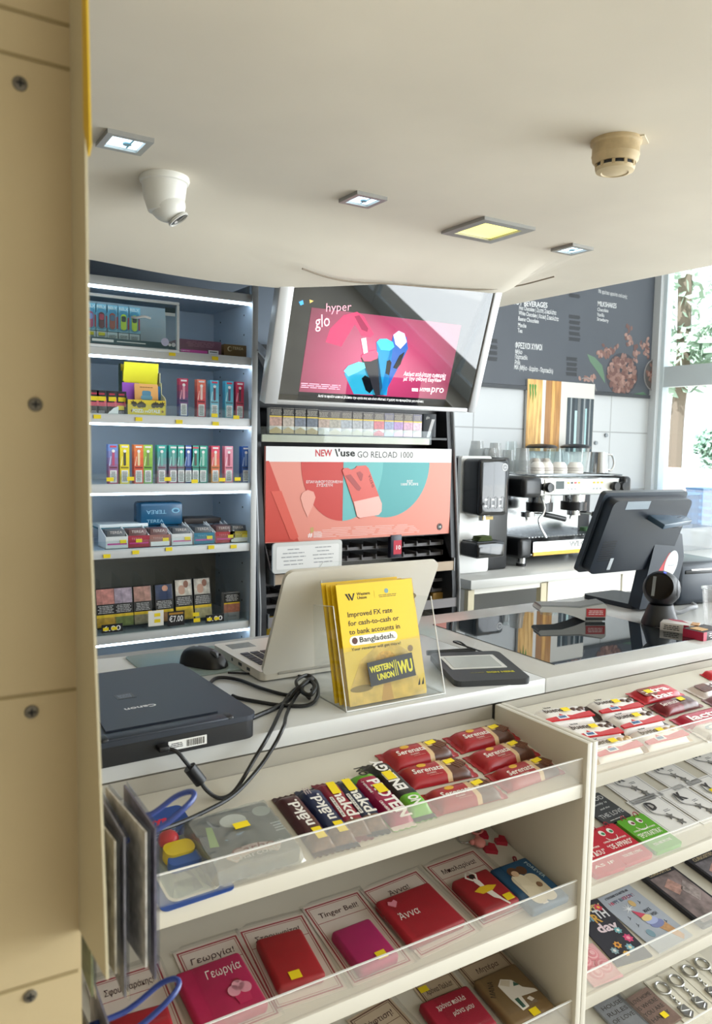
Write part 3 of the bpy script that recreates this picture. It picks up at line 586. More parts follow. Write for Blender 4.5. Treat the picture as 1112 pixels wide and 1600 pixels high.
for (px, c, foot, W, hi), l in zip(packs, wl):
    q = vt(RF+.012); x, z = q.uv(*K3(px, 660)); H = .088 if hi else .086; z0 = 1.487
    t = thing('cigarette_pack', 'cigarette pack with '+l+' above the red panel', 'cigarette pack', Tm(x, RF+.012, z0), 'cigarette packs above the promotional panel')
    B().box((0, .011, H/2), (W-.001, .022, H), bev=.0012).build('carton', mat('D9D2C4' if hi else 'CFCBC8', .35), t)
    F = FR(-.0003); w2 = W/2-.001
    plates('picture', [(rect(-w2, H*.68, w2, H-.001), mat('332E2A' if hi else ('4A4038' if c[0] in 'ABC' and not hi else '54506A'), .4), 0, .0003), (rect(-w2, H*.64, w2, H*.69), mat('E4C43C', .5), .0003, .0005), (rect(-w2, H*.30, w2, H*.64), mat(c, .35, noise=.4, scale=80), 0, .0003), ([(-w2, .001), (w2, .001), (w2, H*.13), (0, H*.26), (-w2, H*.13)], mat(foot, .35), 0, .0003)], t, F)
    smallprint(t, W*.84, H*.22, 4, mat('B0A898', .6), F @ Tm(0, H*.83, .0004))
q = vt(RF+.012); x, z = q.uv(*K3(803, 690)); t = thing('cigarette_box', 'grey flip box with a white slash at the right end of the pack row', 'cigarette pack', Tm(x, RF+.015, 1.487) @ Rz(-.35)); B().box((0, .012, .045), (.05, .024, .09), bev=.002).build('carton', mat('4E5258', .35), t)
F = FR(-.0003); plates('print', [([(-.012, .0), (.0, .0), (.02, .07), (.008, .07)], mat('E8E8EA', .4), 0, .0004)], t, F); text('glo', .010, t, F @ Tm(-.008, .072, .0002), WHITE, w=.014)
# promotional panel
def promo():
    pl = vt(RF-.02); P = lambda x, y: pl.uv(*K4(x, y))
    t = thing('promotional_panel', 'salmon red promotional panel with white header for a vape', 'poster', pl.M.copy())
    TL, TR, BR, BL = P(83, 183), P(1030, 205), P(1018, 635), P(78, 680)
    xa, xb, za, zb = (TL[0]+BL[0])/2, (TR[0]+BR[0])/2, (BL[1]+BR[1])/2, (TL[1]+TR[1])/2
    B().box(((xa+xb)/2, (za+zb)/2, -.006), (xb-xa, zb-za, .012)).build('board', mat('D98573', .5), t, smooth=False)
    zh = zb-.052
    plate('header_band', rect(xa, zh, xb, zb), mat('EFEDEA', .5), t, 0, .0006)
    sal, red, teal = mat('E8907E', .5), mat('CE3A30', .5), mat('52A6A8', .5)
    plate('background', rect(xa, za, xb, zh), sal, t, 0, .0006)
    cx, _ = P(478, 300); r = abs(P(478, 565)[1]-zh)*.98
    ra = P(700, 300)[0]-P(478, 300)[0]
    c1 = P(478, 262)[0]; c2 = P(702, 262)[0]; R1 = c1-P(262, 262)[0]; R2 = P(918, 265)[0]-c2; dep = zh-P(500, 567)[1]
    plates('circles', [(disc(R2, c2, zh, 32, ry=dep*.97, a0=180, a1=360), teal, .0006, .001), (disc(R1, c1, zh, 32, ry=dep, a0=180, a1=360), red, .001, .0014), ([(c1, zh)] + [(c1+R1*math.cos(R_(a)), zh-dep*math.sin(R_(a))) for a in range(0, 91, 6)], mat('69B9B8', .5), .0014, .0018)], t)
    v = [P(*q) for q in ((108, 418), (160, 415), (248, 650), (225, 668), (205, 660))]; dr = [P(*q) for q in ((258, 450), (268, 425), (295, 410), (325, 420), (335, 448), (322, 490), (294, 550), (272, 500))]
    plates('letter_shapes', [([P(83, 262), P(98, 262), P(250, 672), P(78, 678)], mat('D14434', .5), .0006, .0009), (v, mat('E05A48', .5), .0009, .0020), (dr, mat('EFA696', .5), .0009, .0020)], t)
    # the device
    D = [P(*q) for q in ((470, 310), (480, 298), (500, 298), (515, 308), (535, 300), (545, 288), (590, 285), (605, 300), (672, 480), (670, 520), (655, 538), (560, 555), (545, 545), (528, 480))]
    low = [P(*q) for q in ((528, 470), (655, 442), (672, 480), (670, 520), (655, 538), (560, 553), (545, 545))]
    dv = B().prism(D, .0018, .004).build('device', mat('DC5344', .4), t, smooth=False)
    plates('device_details', [(low, mat('F0B8AC', .4), .004, .0046), ([P(*q) for q in ((484, 338), (512, 330), (566, 400), (556, 416), (545, 412))], mat('A82A24', .4), .004, .0046), ([P(*q) for q in ((542, 322), (560, 316), (576, 330), (570, 362), (562, 364))], mat('A82A24', .4), .004, .0046)], dv)
    text('vuse', .016, dv, Tm(*P(612, 368), .0041) @ Rz(R_(-68)), mat('A03028', .5), w=.05, bold=.02)
    W3 = mat('F6ECEA', .5)
    textpx(pl, 'NEW', K4(333, 238), K4(418, 238), .0235, mat('C8202C', .5), t, t.matrix_basis, lift=.0008, bold=.035)
    textpx(pl, "\\'use", K4(434, 238), K4(538, 238), .0255, INK, t, t.matrix_basis, lift=.0008, bold=.035)
    textpx(pl, 'GO RELOAD 1000', K4(549, 245), K4(832, 247), .0235, mat('3A3A3A', .6), t, t.matrix_basis, lift=.0008)
    textpx(pl, 'ΕΠΑΝΑΦΟΡΤΙΖΟΜΕΝΗ', K4(288, 376), K4(472, 376), .0095, W3, t, t.matrix_basis, lift=.0016, bold=.008)
    textpx(pl, 'ΣΥΣΚΕΥΗ', K4(340, 393), K4(422, 393), .0095, W3, t, t.matrix_basis, lift=.0016, bold=.008)
    textpx(pl, 'ΕΩΣ', K4(802, 373), K4(832, 373), .0095, W3, t, t.matrix_basis, lift=.0012, bold=.008)
    textpx(pl, '1000 PUFFS', K4(770, 388), K4(858, 387), .0095, W3, t, t.matrix_basis, lift=.0012, bold=.008)
    textpx(pl, '#', K4(296, 652), K4(320, 651), .016, W3, t, t.matrix_basis, lift=.0008, bold=.03)
    for i, s in enumerate(('GLOBAL', 'VAPING', 'BRAND')): textpx(pl, s, K4(325, 632+i*11), K4(368, 631+i*11), .007, W3, t, t.matrix_basis, lift=.0008, bold=.02)
    plate('gold_mark', [P(*q) for q in ((308, 605), (324, 600), (326, 622), (312, 634))], mat('C8A868', .4), t, .0006, .001)
    a = P(660, 617); smallprint(t, P(930, 600)[0]-P(383, 600)[0], .036, 6, mat('F2C8C0', .6), Tm(P(620, 617)[0], P(620, 617)[1], .0007), ragged=.35, fill=.3)
    q = P(969, 598); g = plates('age_badge', [(disc(.0135, *q), INK, .0006, .0012), (disc(.0115, *q), mat('E0B0A8', .5), .0012, .0014), (disc(.0105, *q), INK, .0014, .0017)], t)
    text('18', .010, g, Tm(q[0], q[1]-.005, .0018), WHITE, bold=.02)
promo()
def notice():
    pl = vt(2.385); P = lambda x, y: pl.uv(*K4(x, y)); a, b_ = P(105, 680), P(465, 665); c = P(465, 800); d = P(125, 838)
    x0, x1 = (a[0]+d[0])/2-.002, (b_[0]+c[0])/2; z0, z1 = (c[1]+d[1])/2-.004, (a[1]+b_[1])/2; w, h = x1-x0, z1-z0
    t = thing('framed_list', 'white rounded frame with a handwritten paper list below the red panel', 'notice', pl.at((x0+x1)/2, (z0+z1)/2))
    B().prism(rrect(w, h, .012), 0, .008).build('frame', mat('DDDDDA', .4), t, ang=50)
    B().prism(rrect(w-.026, h-.026, .006), .008, .0086).build('paper', mat('F3F2F0', .7), t, smooth=False)
    smallprint(t, w*.36, h*.62, 5, mat('9C9CA0', .8), Tm(-w*.21, .002, .0088), name='handwriting', fill=.22, ragged=.6); smallprint(t, w*.36, h*.62, 5, mat('9C9CA0', .8), Tm(w*.22, .004, .0088), name='handwriting', fill=.22, ragged=.6)
    x, z = P(780, 705); t = thing('red_pack', 'navy pack with a red label reading 10 among the empty trays', 'cigarette pack', pl.at(x, z, 0, -.05))
    B().box((0, 0, 0), (.048, .085, .02), bev=.001).build('carton', mat('2C2A3C', .4), t); plate('red_label', rect(-.012, -.030, .024, .022), mat('C8203C', .5), t, .0101, .0106); text('10', .016, t, Tm(.008, -.012, .0107), WHITE, w=.020, bold=.02)
notice()
# few packs left low in the rack, seen beside the laptop
for px, py, c, l in ((432, 985, '38424C', 'dark pack low in the rack left of the laptop'), (427, 978, 'C8A828', 'yellow pack low in the rack left of the laptop'), (684, 938, 'B89048', 'amber pack low in the rack right of the laptop')):
    pl = vt(2.46); x, z = pl.uv(px, py); t = thing('cigarette_pack', l, 'cigarette pack', Tm(x, 2.46, z-.03)); B().box((0, .01, .03), (.05, .02, .06), bev=.001).build('carton', mat(c, .4), t); plate('band', rect(-.024, .02, .024, .03), mat('E0C040', .5), t, 0, .0004, FR(-.0003))
# ------------------------------------------------------------------ television
def tv():
    X0, X1 = .957, 1.712; yb, zb = 2.005, 1.562; yt, zt = 1.905, 1.892
    ey = V((0, yt-yb, zt-zb)).normalized(); pl = Pl((X0, yb, zb), (1, 0, .006), ey); P = lambda x, y: pl.uv(*K3(x, y)); W, H = X1-X0, .425
    t = thing('television', 'tilted flat television advertising pink and teal vapes under the ceiling', 'television', pl.M.copy())
    sv = mat('BFC0C2', .35, .3); b = B()
    bw = .042; b.box((bw/2, H/2, -.018), (bw, H, .036), bev=.004).build('side_bezel', sv, t)
    B().box((W-.030/2, H/2, -.018), (.030, H, .036), bev=.004).build('side_bezel', sv, t)
    B().box((W/2, .007, -.018), (W-bw-.030, .014, .036), bev=.003).build('lower_bezel', sv, t)
    B().box((W/2, H-.01, -.018), (W-bw-.030, .02, .036), bev=.003).build('upper_bezel', mat('2A2A2C', .4), t)
    B().box((W/2, H/2, -.05), (W*.9, H*.9, .05), bev=.01).build('back_housing', blk, t)
    gp = mat('07080C', .02, spec=.51); gp.node_tree.nodes['Principled BSDF'].inputs['IOR'].default_value = 1.8
    B().box((W/2, H/2, -.010), (W-bw-.026, H-.02, .012)).build('glass_panel', gp, t, smooth=False)
    sx0, sx1 = P(218, 545)[0], P(872, 575)[0]; sy0 = (P(218, 523)[1]+P(880, 556)[1])/2; sy1 = P(285, 146)[1]; cx = (sx0+sx1)/2; cy = (sy0+sy1)/2; sw, sh = sx1-sx0, sy1-sy0
    def emi(h, s=1.0): return mat(h, .06, 0, s, spec=.6)
    # glowing picture: pink field, brighter in the middle of the advertisement
    x = bpy.data.materials.new('screen_picture'); x.use_nodes = True; nt = x.node_tree; bs = nt.nodes['Principled BSDF']; bs.inputs['Base Color'].default_value = (.02, .01, .015, 1); bs.inputs['Roughness'].default_value = .02; bs.inputs['IOR'].default_value = 1.8
    tc = nt.nodes.new('ShaderNodeTexCoord'); mp = nt.nodes.new('ShaderNodeMapping'); mp.inputs['Location'].default_value = (-cx/(.36), -(cy-.02)/(.25), 0); mp.inputs['Scale'].default_value = (1/.36, 1/.25, 0)
    gr = nt.nodes.new('ShaderNodeTexGradient'); gr.gradient_type = 'SPHERICAL'; rp = nt.nodes.new('ShaderNodeValToRGB')
    rp.color_ramp.elements[0].position = 0.0; rp.color_ramp.elements[0].color = lin('6A2038'); e = rp.color_ramp.elements.new(.35); e.color = lin('B82454'); rp.color_ramp.elements[1].position = .95; rp.color_ramp.elements[1].color = lin('F0508C')
    nt.links.new(tc.outputs['Object'], mp.inputs[0]); nt.links.new(mp.outputs[0], gr.inputs[0]); nt.links.new(gr.outputs['Fac'], rp.inputs[0]); nt.links.new(rp.outputs[0], bs.inputs['Emission Color']); bs.inputs['Emission Strength'].default_value = 1.0
    s = B().prism(rect(sx0, sy0, sx1, sy1), -.004, -.0032).build('screen', x, t, smooth=False)
    z = -.0032
    blob = [P(*q) for q in ((285, 330), (300, 250), (350, 200), (430, 170), (500, 180), (560, 260), (500, 330), (420, 330))]
    plates('screen_shapes', [([P(*q) for q in ((360, 240), (420, 180), (480, 165), (510, 185), (555, 265), (540, 280), (500, 270), (470, 220), (410, 320), (340, 300))], emi('C43862', .8), z, z+.0002),
        ([P(*q) for q in ((468, 185), (490, 180), (530, 240), (525, 255), (500, 245))], emi('8E2048', .8), z+.0002, z+.0004),
        (rect(sx0, sy0-.028, sx1, sy0), emi('17171C', .5), z-.001, z)], s)
    def devicebar(pts, cap, h1, h2, led_):
        B().prism([P(*q) for q in pts], z+.0004, z+.0016).build('vape_picture', emi(h1, .75), s, smooth=False)
        B().prism([P(*q) for q in cap], z+.0016, z+.0022).build('vape_picture_top', emi(h2, .9), s, smooth=False)
        if led_: B().prism([P(*q) for q in led_], z+.0016, z+.0024).build('vape_picture_display', emi('0C1218', .3), s, smooth=False)
    devicebar(((640, 270), (668, 250), (700, 280), (706, 330), (600, 535), (590, 500)), ((640, 268), (664, 250), (690, 262), (700, 300), (672, 330), (650, 310)), '2C5CA8', 'D8C8E8', ((640, 415), (668, 360), (690, 345), (672, 400), (655, 420)))
    devicebar(((565, 300), (640, 312), (612, 538), (582, 535)), ((566, 300), (580, 286), (610, 285), (638, 300), (645, 322), (625, 338), (585, 335)), '1E88B8', '40C0DC', ((612, 385), (625, 380), (632, 392), (622, 448), (606, 440)))
    devicebar(((497, 370), (572, 355), (598, 538), (552, 540)), ((497, 362), (515, 345), (560, 335), (572, 350), (570, 372), (540, 385), (510, 385)), '2A2A30', 'F05070', None)
    B().prism([P(*q) for q in ((496, 284), (518, 280), (526, 345), (508, 352))], z+.0022, z+.003).build('vape_picture_stick', emi('F2D8DC', .9), s, smooth=False)
    devicebar(((422, 440), (512, 400), (560, 535), (465, 532)), ((420, 428), (440, 405), (485, 388), (510, 392), (516, 415), (480, 435), (440, 452)), '2C94B4', '66D0DC', ((500, 462), (515, 448), (535, 460), (550, 510), (535, 528), (518, 515)))
    Wt = emi('FFF4F6', .9); k = dict(parent=s, lift=z+.0006, base=t.matrix_basis)
    textpx(pl, 'glo', K3(293, 236), K3(358, 228), .036, emi('F8D0D8', .8), **k); textpx(pl, 'hyper', K3(338, 165), K3(450, 160), .024, emi('E8A8B8', .7), **k)
    textpx(pl, 'Ακόμα καλύτερη εμπειρία', K3(685, 452), K3(872, 462), .0125, Wt, shear=.12, **k); textpx(pl, 'με την οθόνη EasyView™', K3(685, 474), K3(868, 482), .0125, Wt, shear=.12, **k)
    textpx(pl, 'HYPER', K3(757, 522), K3(804, 524), .011, Wt, bold=.02, **k); textpx(pl, 'pro', K3(808, 526), K3(862, 530), .023, Wt, **k)
    plate('logo_block', [P(*q) for q in ((725, 507), (752, 508), (752, 521), (725, 520))], Wt, s, z, z+.0006)
    a = P(320, 497); smallprint(s, .145, .016, 3, emi('E8B0C4', .7), Tm(a[0], a[1], z+.0004))
    textpx(pl, 'Αυτό το προϊόν καπνού βλάπτει την υγεία σας και είναι εθιστικό. Η χρήση του προορίζεται για ενήλικες', K3(305, 546), K3(775, 572), .0075, emi('F4F4F4', .8), **k)
    plates('screen_icons', [([P(*q) for q in ((220, 120), (238, 112), (242, 130), (228, 136))], emi('4CA8E8', .8), -.004, -.003), ([P(*q) for q in ((268, 110), (286, 116), (270, 126))], emi('F0C870', .8), -.004, -.003)], s)
    # ceiling mount arms beside the screen
    m = thing('wall_bracket', 'pale slanted steel bracket between the cabinet and the television', 'bracket', Tm(0, 0, 0))
    B().box((1.075, 2.35, 1.78), (.03, .45, .006), 0, Rx(.5)).build('arm', mat('C9CCD0', .4, .4), m, smooth=False); B().box((1.10, 2.6, 1.75), (.09, .02, .36)).build('wall_plate', mat('8E969E', .5), m, smooth=False); B().box((1.115, 2.45, 1.74), (.012, .3, .06), 0, Rx(.75)).build('brace', mat('33363A', .5), m, smooth=False)
tv()
# ------------------------------------------------------------------ menu board and coffee bar
K5 = lambda x, y: (690+x*.3795, 440+y*.3795)
def menu():
    pl = vt(3.398); P = lambda x, y: pl.uv(*K5(x, y)); x0 = P(130, 408)[0]-.02; x1 = 4.345; z0 = 1.805
    t = thing('menu_board', 'dark slate menu board with drinks lists and coffee bean picture', 'menu board', pl.M.copy())
    B().box(((x0+x1)/2, (z0+2.95)/2, -.005), (x1-x0, 2.95-z0, .01)).build('board', mat('474C55', .5, noise=.03, scale=4), t, smooth=False)
    W = mat('E4E6E8', .6); k = dict(align='CENTER', lift=.0006, base=t.matrix_basis)
    for s, a, b_, h, bo in (('BEVERAGES', (338, 100), (434, 108), .030, .02), ('HOT', (290, 92), (330, 98), .030, .02), ('Hot Chocolate | Ζεστή Σοκολάτα', (318, 115), (470, 137), .024, .01), ('White Chocolate | Λευκή Σοκολάτα', (316, 136), (480, 163), .024, .01), ('Bueno Chocolate', (314, 160), (398, 172), .024, .01), ('Mocha', (313, 186), (347, 190), .024, .01), ('Tea', (312, 209), (331, 211), .024, .01),
                            ('ΦΡΕΣΚΟΙ ΧΥΜΟΙ', (302, 273), (412, 283), .032, .02), ('Μήλο', (302, 296), (330, 299), .024, .01), ('Πορτοκάλι', (301, 317), (352, 322), .024, .01), ('Ρόδι', (300, 340), (322, 342), .024, .01), ('MIX (Μήλο - Καρότο - Πορτοκάλι)', (298, 360), (457, 378), .026, .01),
                            ('Με φρέσκο φρούτο επιλογής', (644, 46), (762, 70), .022, .0), ('MILKSHAKES', (641, 100), (718, 110), .030, .01), ('Chocolate', (640, 121), (685, 127), .022, 0), ('Vanilla', (639, 142), (668, 146), .022, 0), ('Strawberry', (638, 160), (685, 168), .022, 0)):
        textpx(pl, s, K5(*a), K5(*b_), h, W, t, bold=bo, **k)
    for px, ys in ((203, (142, 242, 268, 292, 317)), (546, (58, 145, 168, 191, 214, 237)), (534, (318, 340, 360, 380))):
        for y in ys:
            c = P(px, y); r = .045; b = B()                # a price painted over with dark marker
            for j in range(3): b.prism([(c[0]-r+random.uniform(-.01, .01), c[1]+j*.007-.012), (c[0]+r+random.uniform(-.01, .01), c[1]+j*.007-.012), (c[0]+r, c[1]+j*.007-.004), (c[0]-r, c[1]+j*.007-.005)], 0, .0005+.0002*j)
            b.build('painted_out_price', mat('2B2E34', .6), t, smooth=False)
    g = plates('leaf_picture', [([P(*q) for q in ((598, 298), (630, 312), (660, 345), (668, 385), (672, 420), (640, 370), (610, 330))], mat('5C7A62', .6), 0, .0005), ([P(*q) for q in ((790, 462), (830, 455), (845, 468), (800, 470))], mat('4E7258', .6), 0, .0005)], t)
    c = P(742, 382); rx = P(802, 382)[0]-c[0]; ry = P(742, 300)[1]-c[1]
    plates('bowl_picture', [(disc(rx*1.08, c[0], c[1], 32, ry=ry*1.08), mat('3A3A42', .6), 0, .0004), (disc(rx*.62, *P(868, 385), 28, ry=ry*.78), mat('54504F', .6), .0, .0004)], t)
    rim = B(); q = P(868, 385); rim.tube([(q[0]+rx*.62*math.cos(R_(a)), q[1]+ry*.78*math.sin(R_(a)), .001) for a in range(0, 360, 15)], .004, closed=True); rim.tube([(P(590, 425)[0]+.10*math.cos(R_(a)), P(590, 425)[1]-.06+.10*math.sin(R_(a)), .001) for a in range(10, 120, 10)], .003)
    rim.build('bowl_rim_picture', mat('8C8A8C', .5), t)
    cols = [mat(h, .6) for h in ('8A6A62', '7A5850', 'A07E74', '6A4A44')]; beans = [B() for _ in cols]
    def bean(x, y, s):
        a = random.uniform(0, math.pi); i = random.randrange(len(cols))
        beans[i].prism([(x+s*math.cos(q)*math.cos(a)-s*.68*math.sin(q)*math.sin(a), y+s*math.cos(q)*math.sin(a)+s*.68*math.sin(q)*math.cos(a)) for q in [k_*math.pi/5 for k_ in range(10)]], .0004, .0006+random.random()*.0008)
    for i in range(190):
        r = math.sqrt(random.random()); a = random.uniform(0, 2*math.pi); bean(c[0]+rx*.95*r*math.cos(a), c[1]+ry*.95*r*math.sin(a), .018)
    for cx, cy, n, sx, sy in ((690, 280, 26, 34, 22), (770, 225, 18, 14, 34), (838, 270, 24, 20, 40), (868, 380, 30, 24, 38), (610, 400, 16, 30, 12), (655, 300, 10, 14, 24), (800, 300, 14, 20, 30)):
        for i in range(n): bean(*P(cx+random.gauss(0, .5)*sx, cy+random.gauss(0, .5)*sy), .015)
    for m, bb in zip(cols, beans): bb.build('coffee_bean_picture', m, t, smooth=False)['kind'] = 'stuff'
    B().box(((x0+x1)/2, z0-.012, .002), (x1-x0, .02, .014)).build('lower_edge', mat('30343A', .5), t, smooth=False)
menu()
def wood_poster():
    pl = vt(3.385); P = lambda x, y: pl.uv(780+x*.19784, 560+y*.19784); x0, x1 = 3.268, 3.824; z0, z1 = 1.435, 1.845
    t = thing('wall_poster', 'wood plank poster with green claw marks beside dark striped panel', 'poster', pl.M.copy()); w = x1-x0
    B().box(((x0+x1)/2, (z0+z1)/2, -.01), (w, z1-z0, .016)).build('backing', mat('D6D4CE', .35), t, smooth=False)
    def plank(h):
        x = bpy.data.materials.new('plank'); x.use_nodes = True; nt = x.node_tree; b = nt.nodes['Principled BSDF']; b.inputs['Roughness'].default_value = .3
        tc = nt.nodes.new('ShaderNodeTexCoord'); mp = nt.nodes.new('ShaderNodeMapping'); mp.inputs['Scale'].default_value = (60, 5, 1); n = nt.nodes.new('ShaderNodeTexNoise'); n.inputs['Scale'].default_value = 1; n.inputs['Detail'].default_value = 5
        rp = nt.nodes.new('ShaderNodeValToRGB'); rp.color_ramp.elements[0].position = .35; rp.color_ramp.elements[0].color = lin(blend(h, '7A4A18', .45)); rp.color_ramp.elements[1].position = .6; rp.color_ramp.elements[1].color = lin(h)
        nt.links.new(tc.outputs['Object'], mp.inputs[0]); nt.links.new(mp.outputs[0], n.inputs['Vector']); nt.links.new(n.outputs['Fac'], rp.inputs[0]); nt.links.new(rp.outputs[0], b.inputs['Base Color']); return x
    fr = [(0, .095, 'EDBE72'), (.097, .215, 'F2C67C'), (.262, .345, 'B07E4A'), (.347, .40, 'E4B062'), (.402, .485, 'C8924E')]
    plates('plank_print', [(rect(x0+w*a, z0, x0+w*b_, z1), plank(h), -.002, -.001) for a, b_, h in fr] + [(rect(x0+w*.215, z0, x0+w*.255, z1), mat('E8E6E2', .4), -.002, -.0012)], t)
    strips = [(.60, .63, '3A464E', 0), (.635, .655, '9AA4A8', .0), (.66, .70, '1E2A32', 0), (.705, .74, 'B8D8DA', .25), (.745, .79, '6A6E70', 0), (.795, .83, '24323A', 0), (.835, .86, '8A9094', 0), (.865, .89, 'A8D0D4', .2), (.895, .92, '22303A', 0), (.925, .945, '8E9496', 0), (.95, .985, '2A3840', 0)]
    plates('stripe_print', [(rect(x0+w*.585, z0, x0+w*.995, z1-.09), mat('36424A', .25), -.002, -.0014)] + [(rect(x0+w*a, z0, x0+w*b_, z1-.09-c*.3), mat(h, .25), -.0014, -.0008) for a, b_, h, c in strips], t)
    b = B()
    for i, (dx, ln) in enumerate(((0, .085), (.020, .105), (.040, .08))):
        q = P(238, 205); bx, bz = q[0]+dx, q[1]
        b.prism([(bx, bz), (bx+.008, bz+.004), (bx+.015, bz-.004), (bx+.012, bz-.03), (bx+.016, bz-.05), (bx+.010, bz-ln), (bx+.007, bz-.055), (bx+.003, bz-.03)], -.001, .0002)
    b.build('claw_mark', mat('3C8A2C', .5), t, smooth=False)
wood_poster()
for px, py in ((945.5, 680), (929.5, 692)):
    pl = vt(3.41); u, v = pl.uv(px, py); tag(B().cyl((0, 0, 0), .012, .012, seg=18).build('wall_plug', mat('8E9498', .4, .5), None, pl.at(u, v)), 'small grey round fixing on the white tiles, %s one' % ('upper right' if px > 940 else 'lower left'), 'fixing')
# bar counter
BZ = .87
def bar_counter():
    t = thing('bar_counter', 'white coffee bar counter with an open bay and drawers along the tiled wall', 'counter', Tm(0, 0, 0)); w = mat('DAD7CE', .45)
    B().box(((2.275+4.36)/2, (2.66+3.405)/2, BZ-.02), (4.36-2.275, .745, .04), bev=.003).build('worktop', mat('CFCFCC', .3), t)
    for x in (2.30, 2.745): B().box((x, 2.70, .41), (.035, .03, .82)).build('upright', mat('C6BC9E', .5), t, smooth=False)
    B().box((2.29, 3.05, .41), (.02, .68, .82)).build('side_panel', w, t, smooth=False)
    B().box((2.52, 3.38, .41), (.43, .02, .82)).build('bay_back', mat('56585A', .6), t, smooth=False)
    B().box((2.52, 2.70, .815), (.43, .02, .03)).build('rail', w, t, smooth=False)
    for i in range(3):
        x0 = 2.78+i*.53; d = B().box((x0+.26, 2.705, .70), (.515, .02, .25), bev=.002).build('drawer', mat('EDE9DE', .4), t)
        B().prism(disc(.035, 0, 0, 20, a0=0, a1=180), 0, .002, 0, FR(2.6945, x0+.26, .70)).build('finger_pull', mat('A9A79F', .5), d, smooth=False)
        B().box((x0+.26, 2.705, .28), (.515, .02, .56), bev=.002).build('door', mat('E6E2D8', .4), t)
bar_counter()
def drink_machine():
    t = thing('hot_drink_machine', 'glossy black and white hot drink dispenser at the left end of the coffee bar', 'drinks machine', Tm(2.42, 2.83, BZ)); gb = mat('101115', .08, coat=.3); w = mat('E4E3DF', .3)
    B().box((.08, .2, .268), (.30, .38, .535), bev=.012).build('rear_body', mat('141518', .35), t)
    B().prism(rrect(.18, .54, .014), -.012, .012, 0, FR(.0, 0, .272)).build('front_column', w, t, ang=50)
    h = B().box((.005, -.072, .405), (.175, .125, .255), bev=.02, seg=4).build('dispensing_head', gb, t)
    F = FR(-.1352)
    g = plates('emblem', [(disc(.017, .062, .495, 20), mat('DADADA', .4), 0, .0004), (disc(.014, .062, .495, 20), gb, .0004, .0007)], h, F); text('cafe', .007, h, F @ Tm(.062, .492, .0008), mat('DADADA', .4))
    b = B()
    for i in range(3):
        for j in range(2): b.prism(rrect(.016, .008, .003, cx=-.045+i*.042, cy=.322+j*.029), 0, .0006)
    b.build('button_label', mat('E8E8E8', .4), h, F, smooth=False)
    for i in range(3):
        b = B(); b.tube([(x, y, .0006) for x, y in rrect(.019, .052, .009, cx=-.027+i*.041, cy=.336)], .0009, seg=5, closed=True); b.build('touch_button', mat('8E9094', .4), h, F)
    B().cyl((0, 0, 0), .018, .03, r2=.014).build('nozzle', STEEL, t, Tm(.0, -.065, .25)); B().box((.02, -.065, .262), (.06, .03, .015)).build('nozzle_mount', mat('C8A83C', .4), t, smooth=False)
    B().box((0, -.07, .122), (.17, .125, .072), bev=.014, seg=4).build('drip_tray', gb, t)
    B().box((0, -.07, .159), (.15, .105, .003)).build('tray_grid', mat('2C2E32', .4, .6), t, smooth=False)
    c = thing('cleaning_cloth', 'folded dark green cloth on the drink machine tray', 'cloth', Tm(2.405, 2.745, BZ+.161)); b = B()
    for k in range(3): b.box((0, 0, .004+k*.0075), (.085-.006*k, .05, .007), 0, Rz(.06*k), bev=.003)
    b.build('folded_cloth', mat('3E4A22', .95, noise=.2, scale=120), c)
drink_machine()
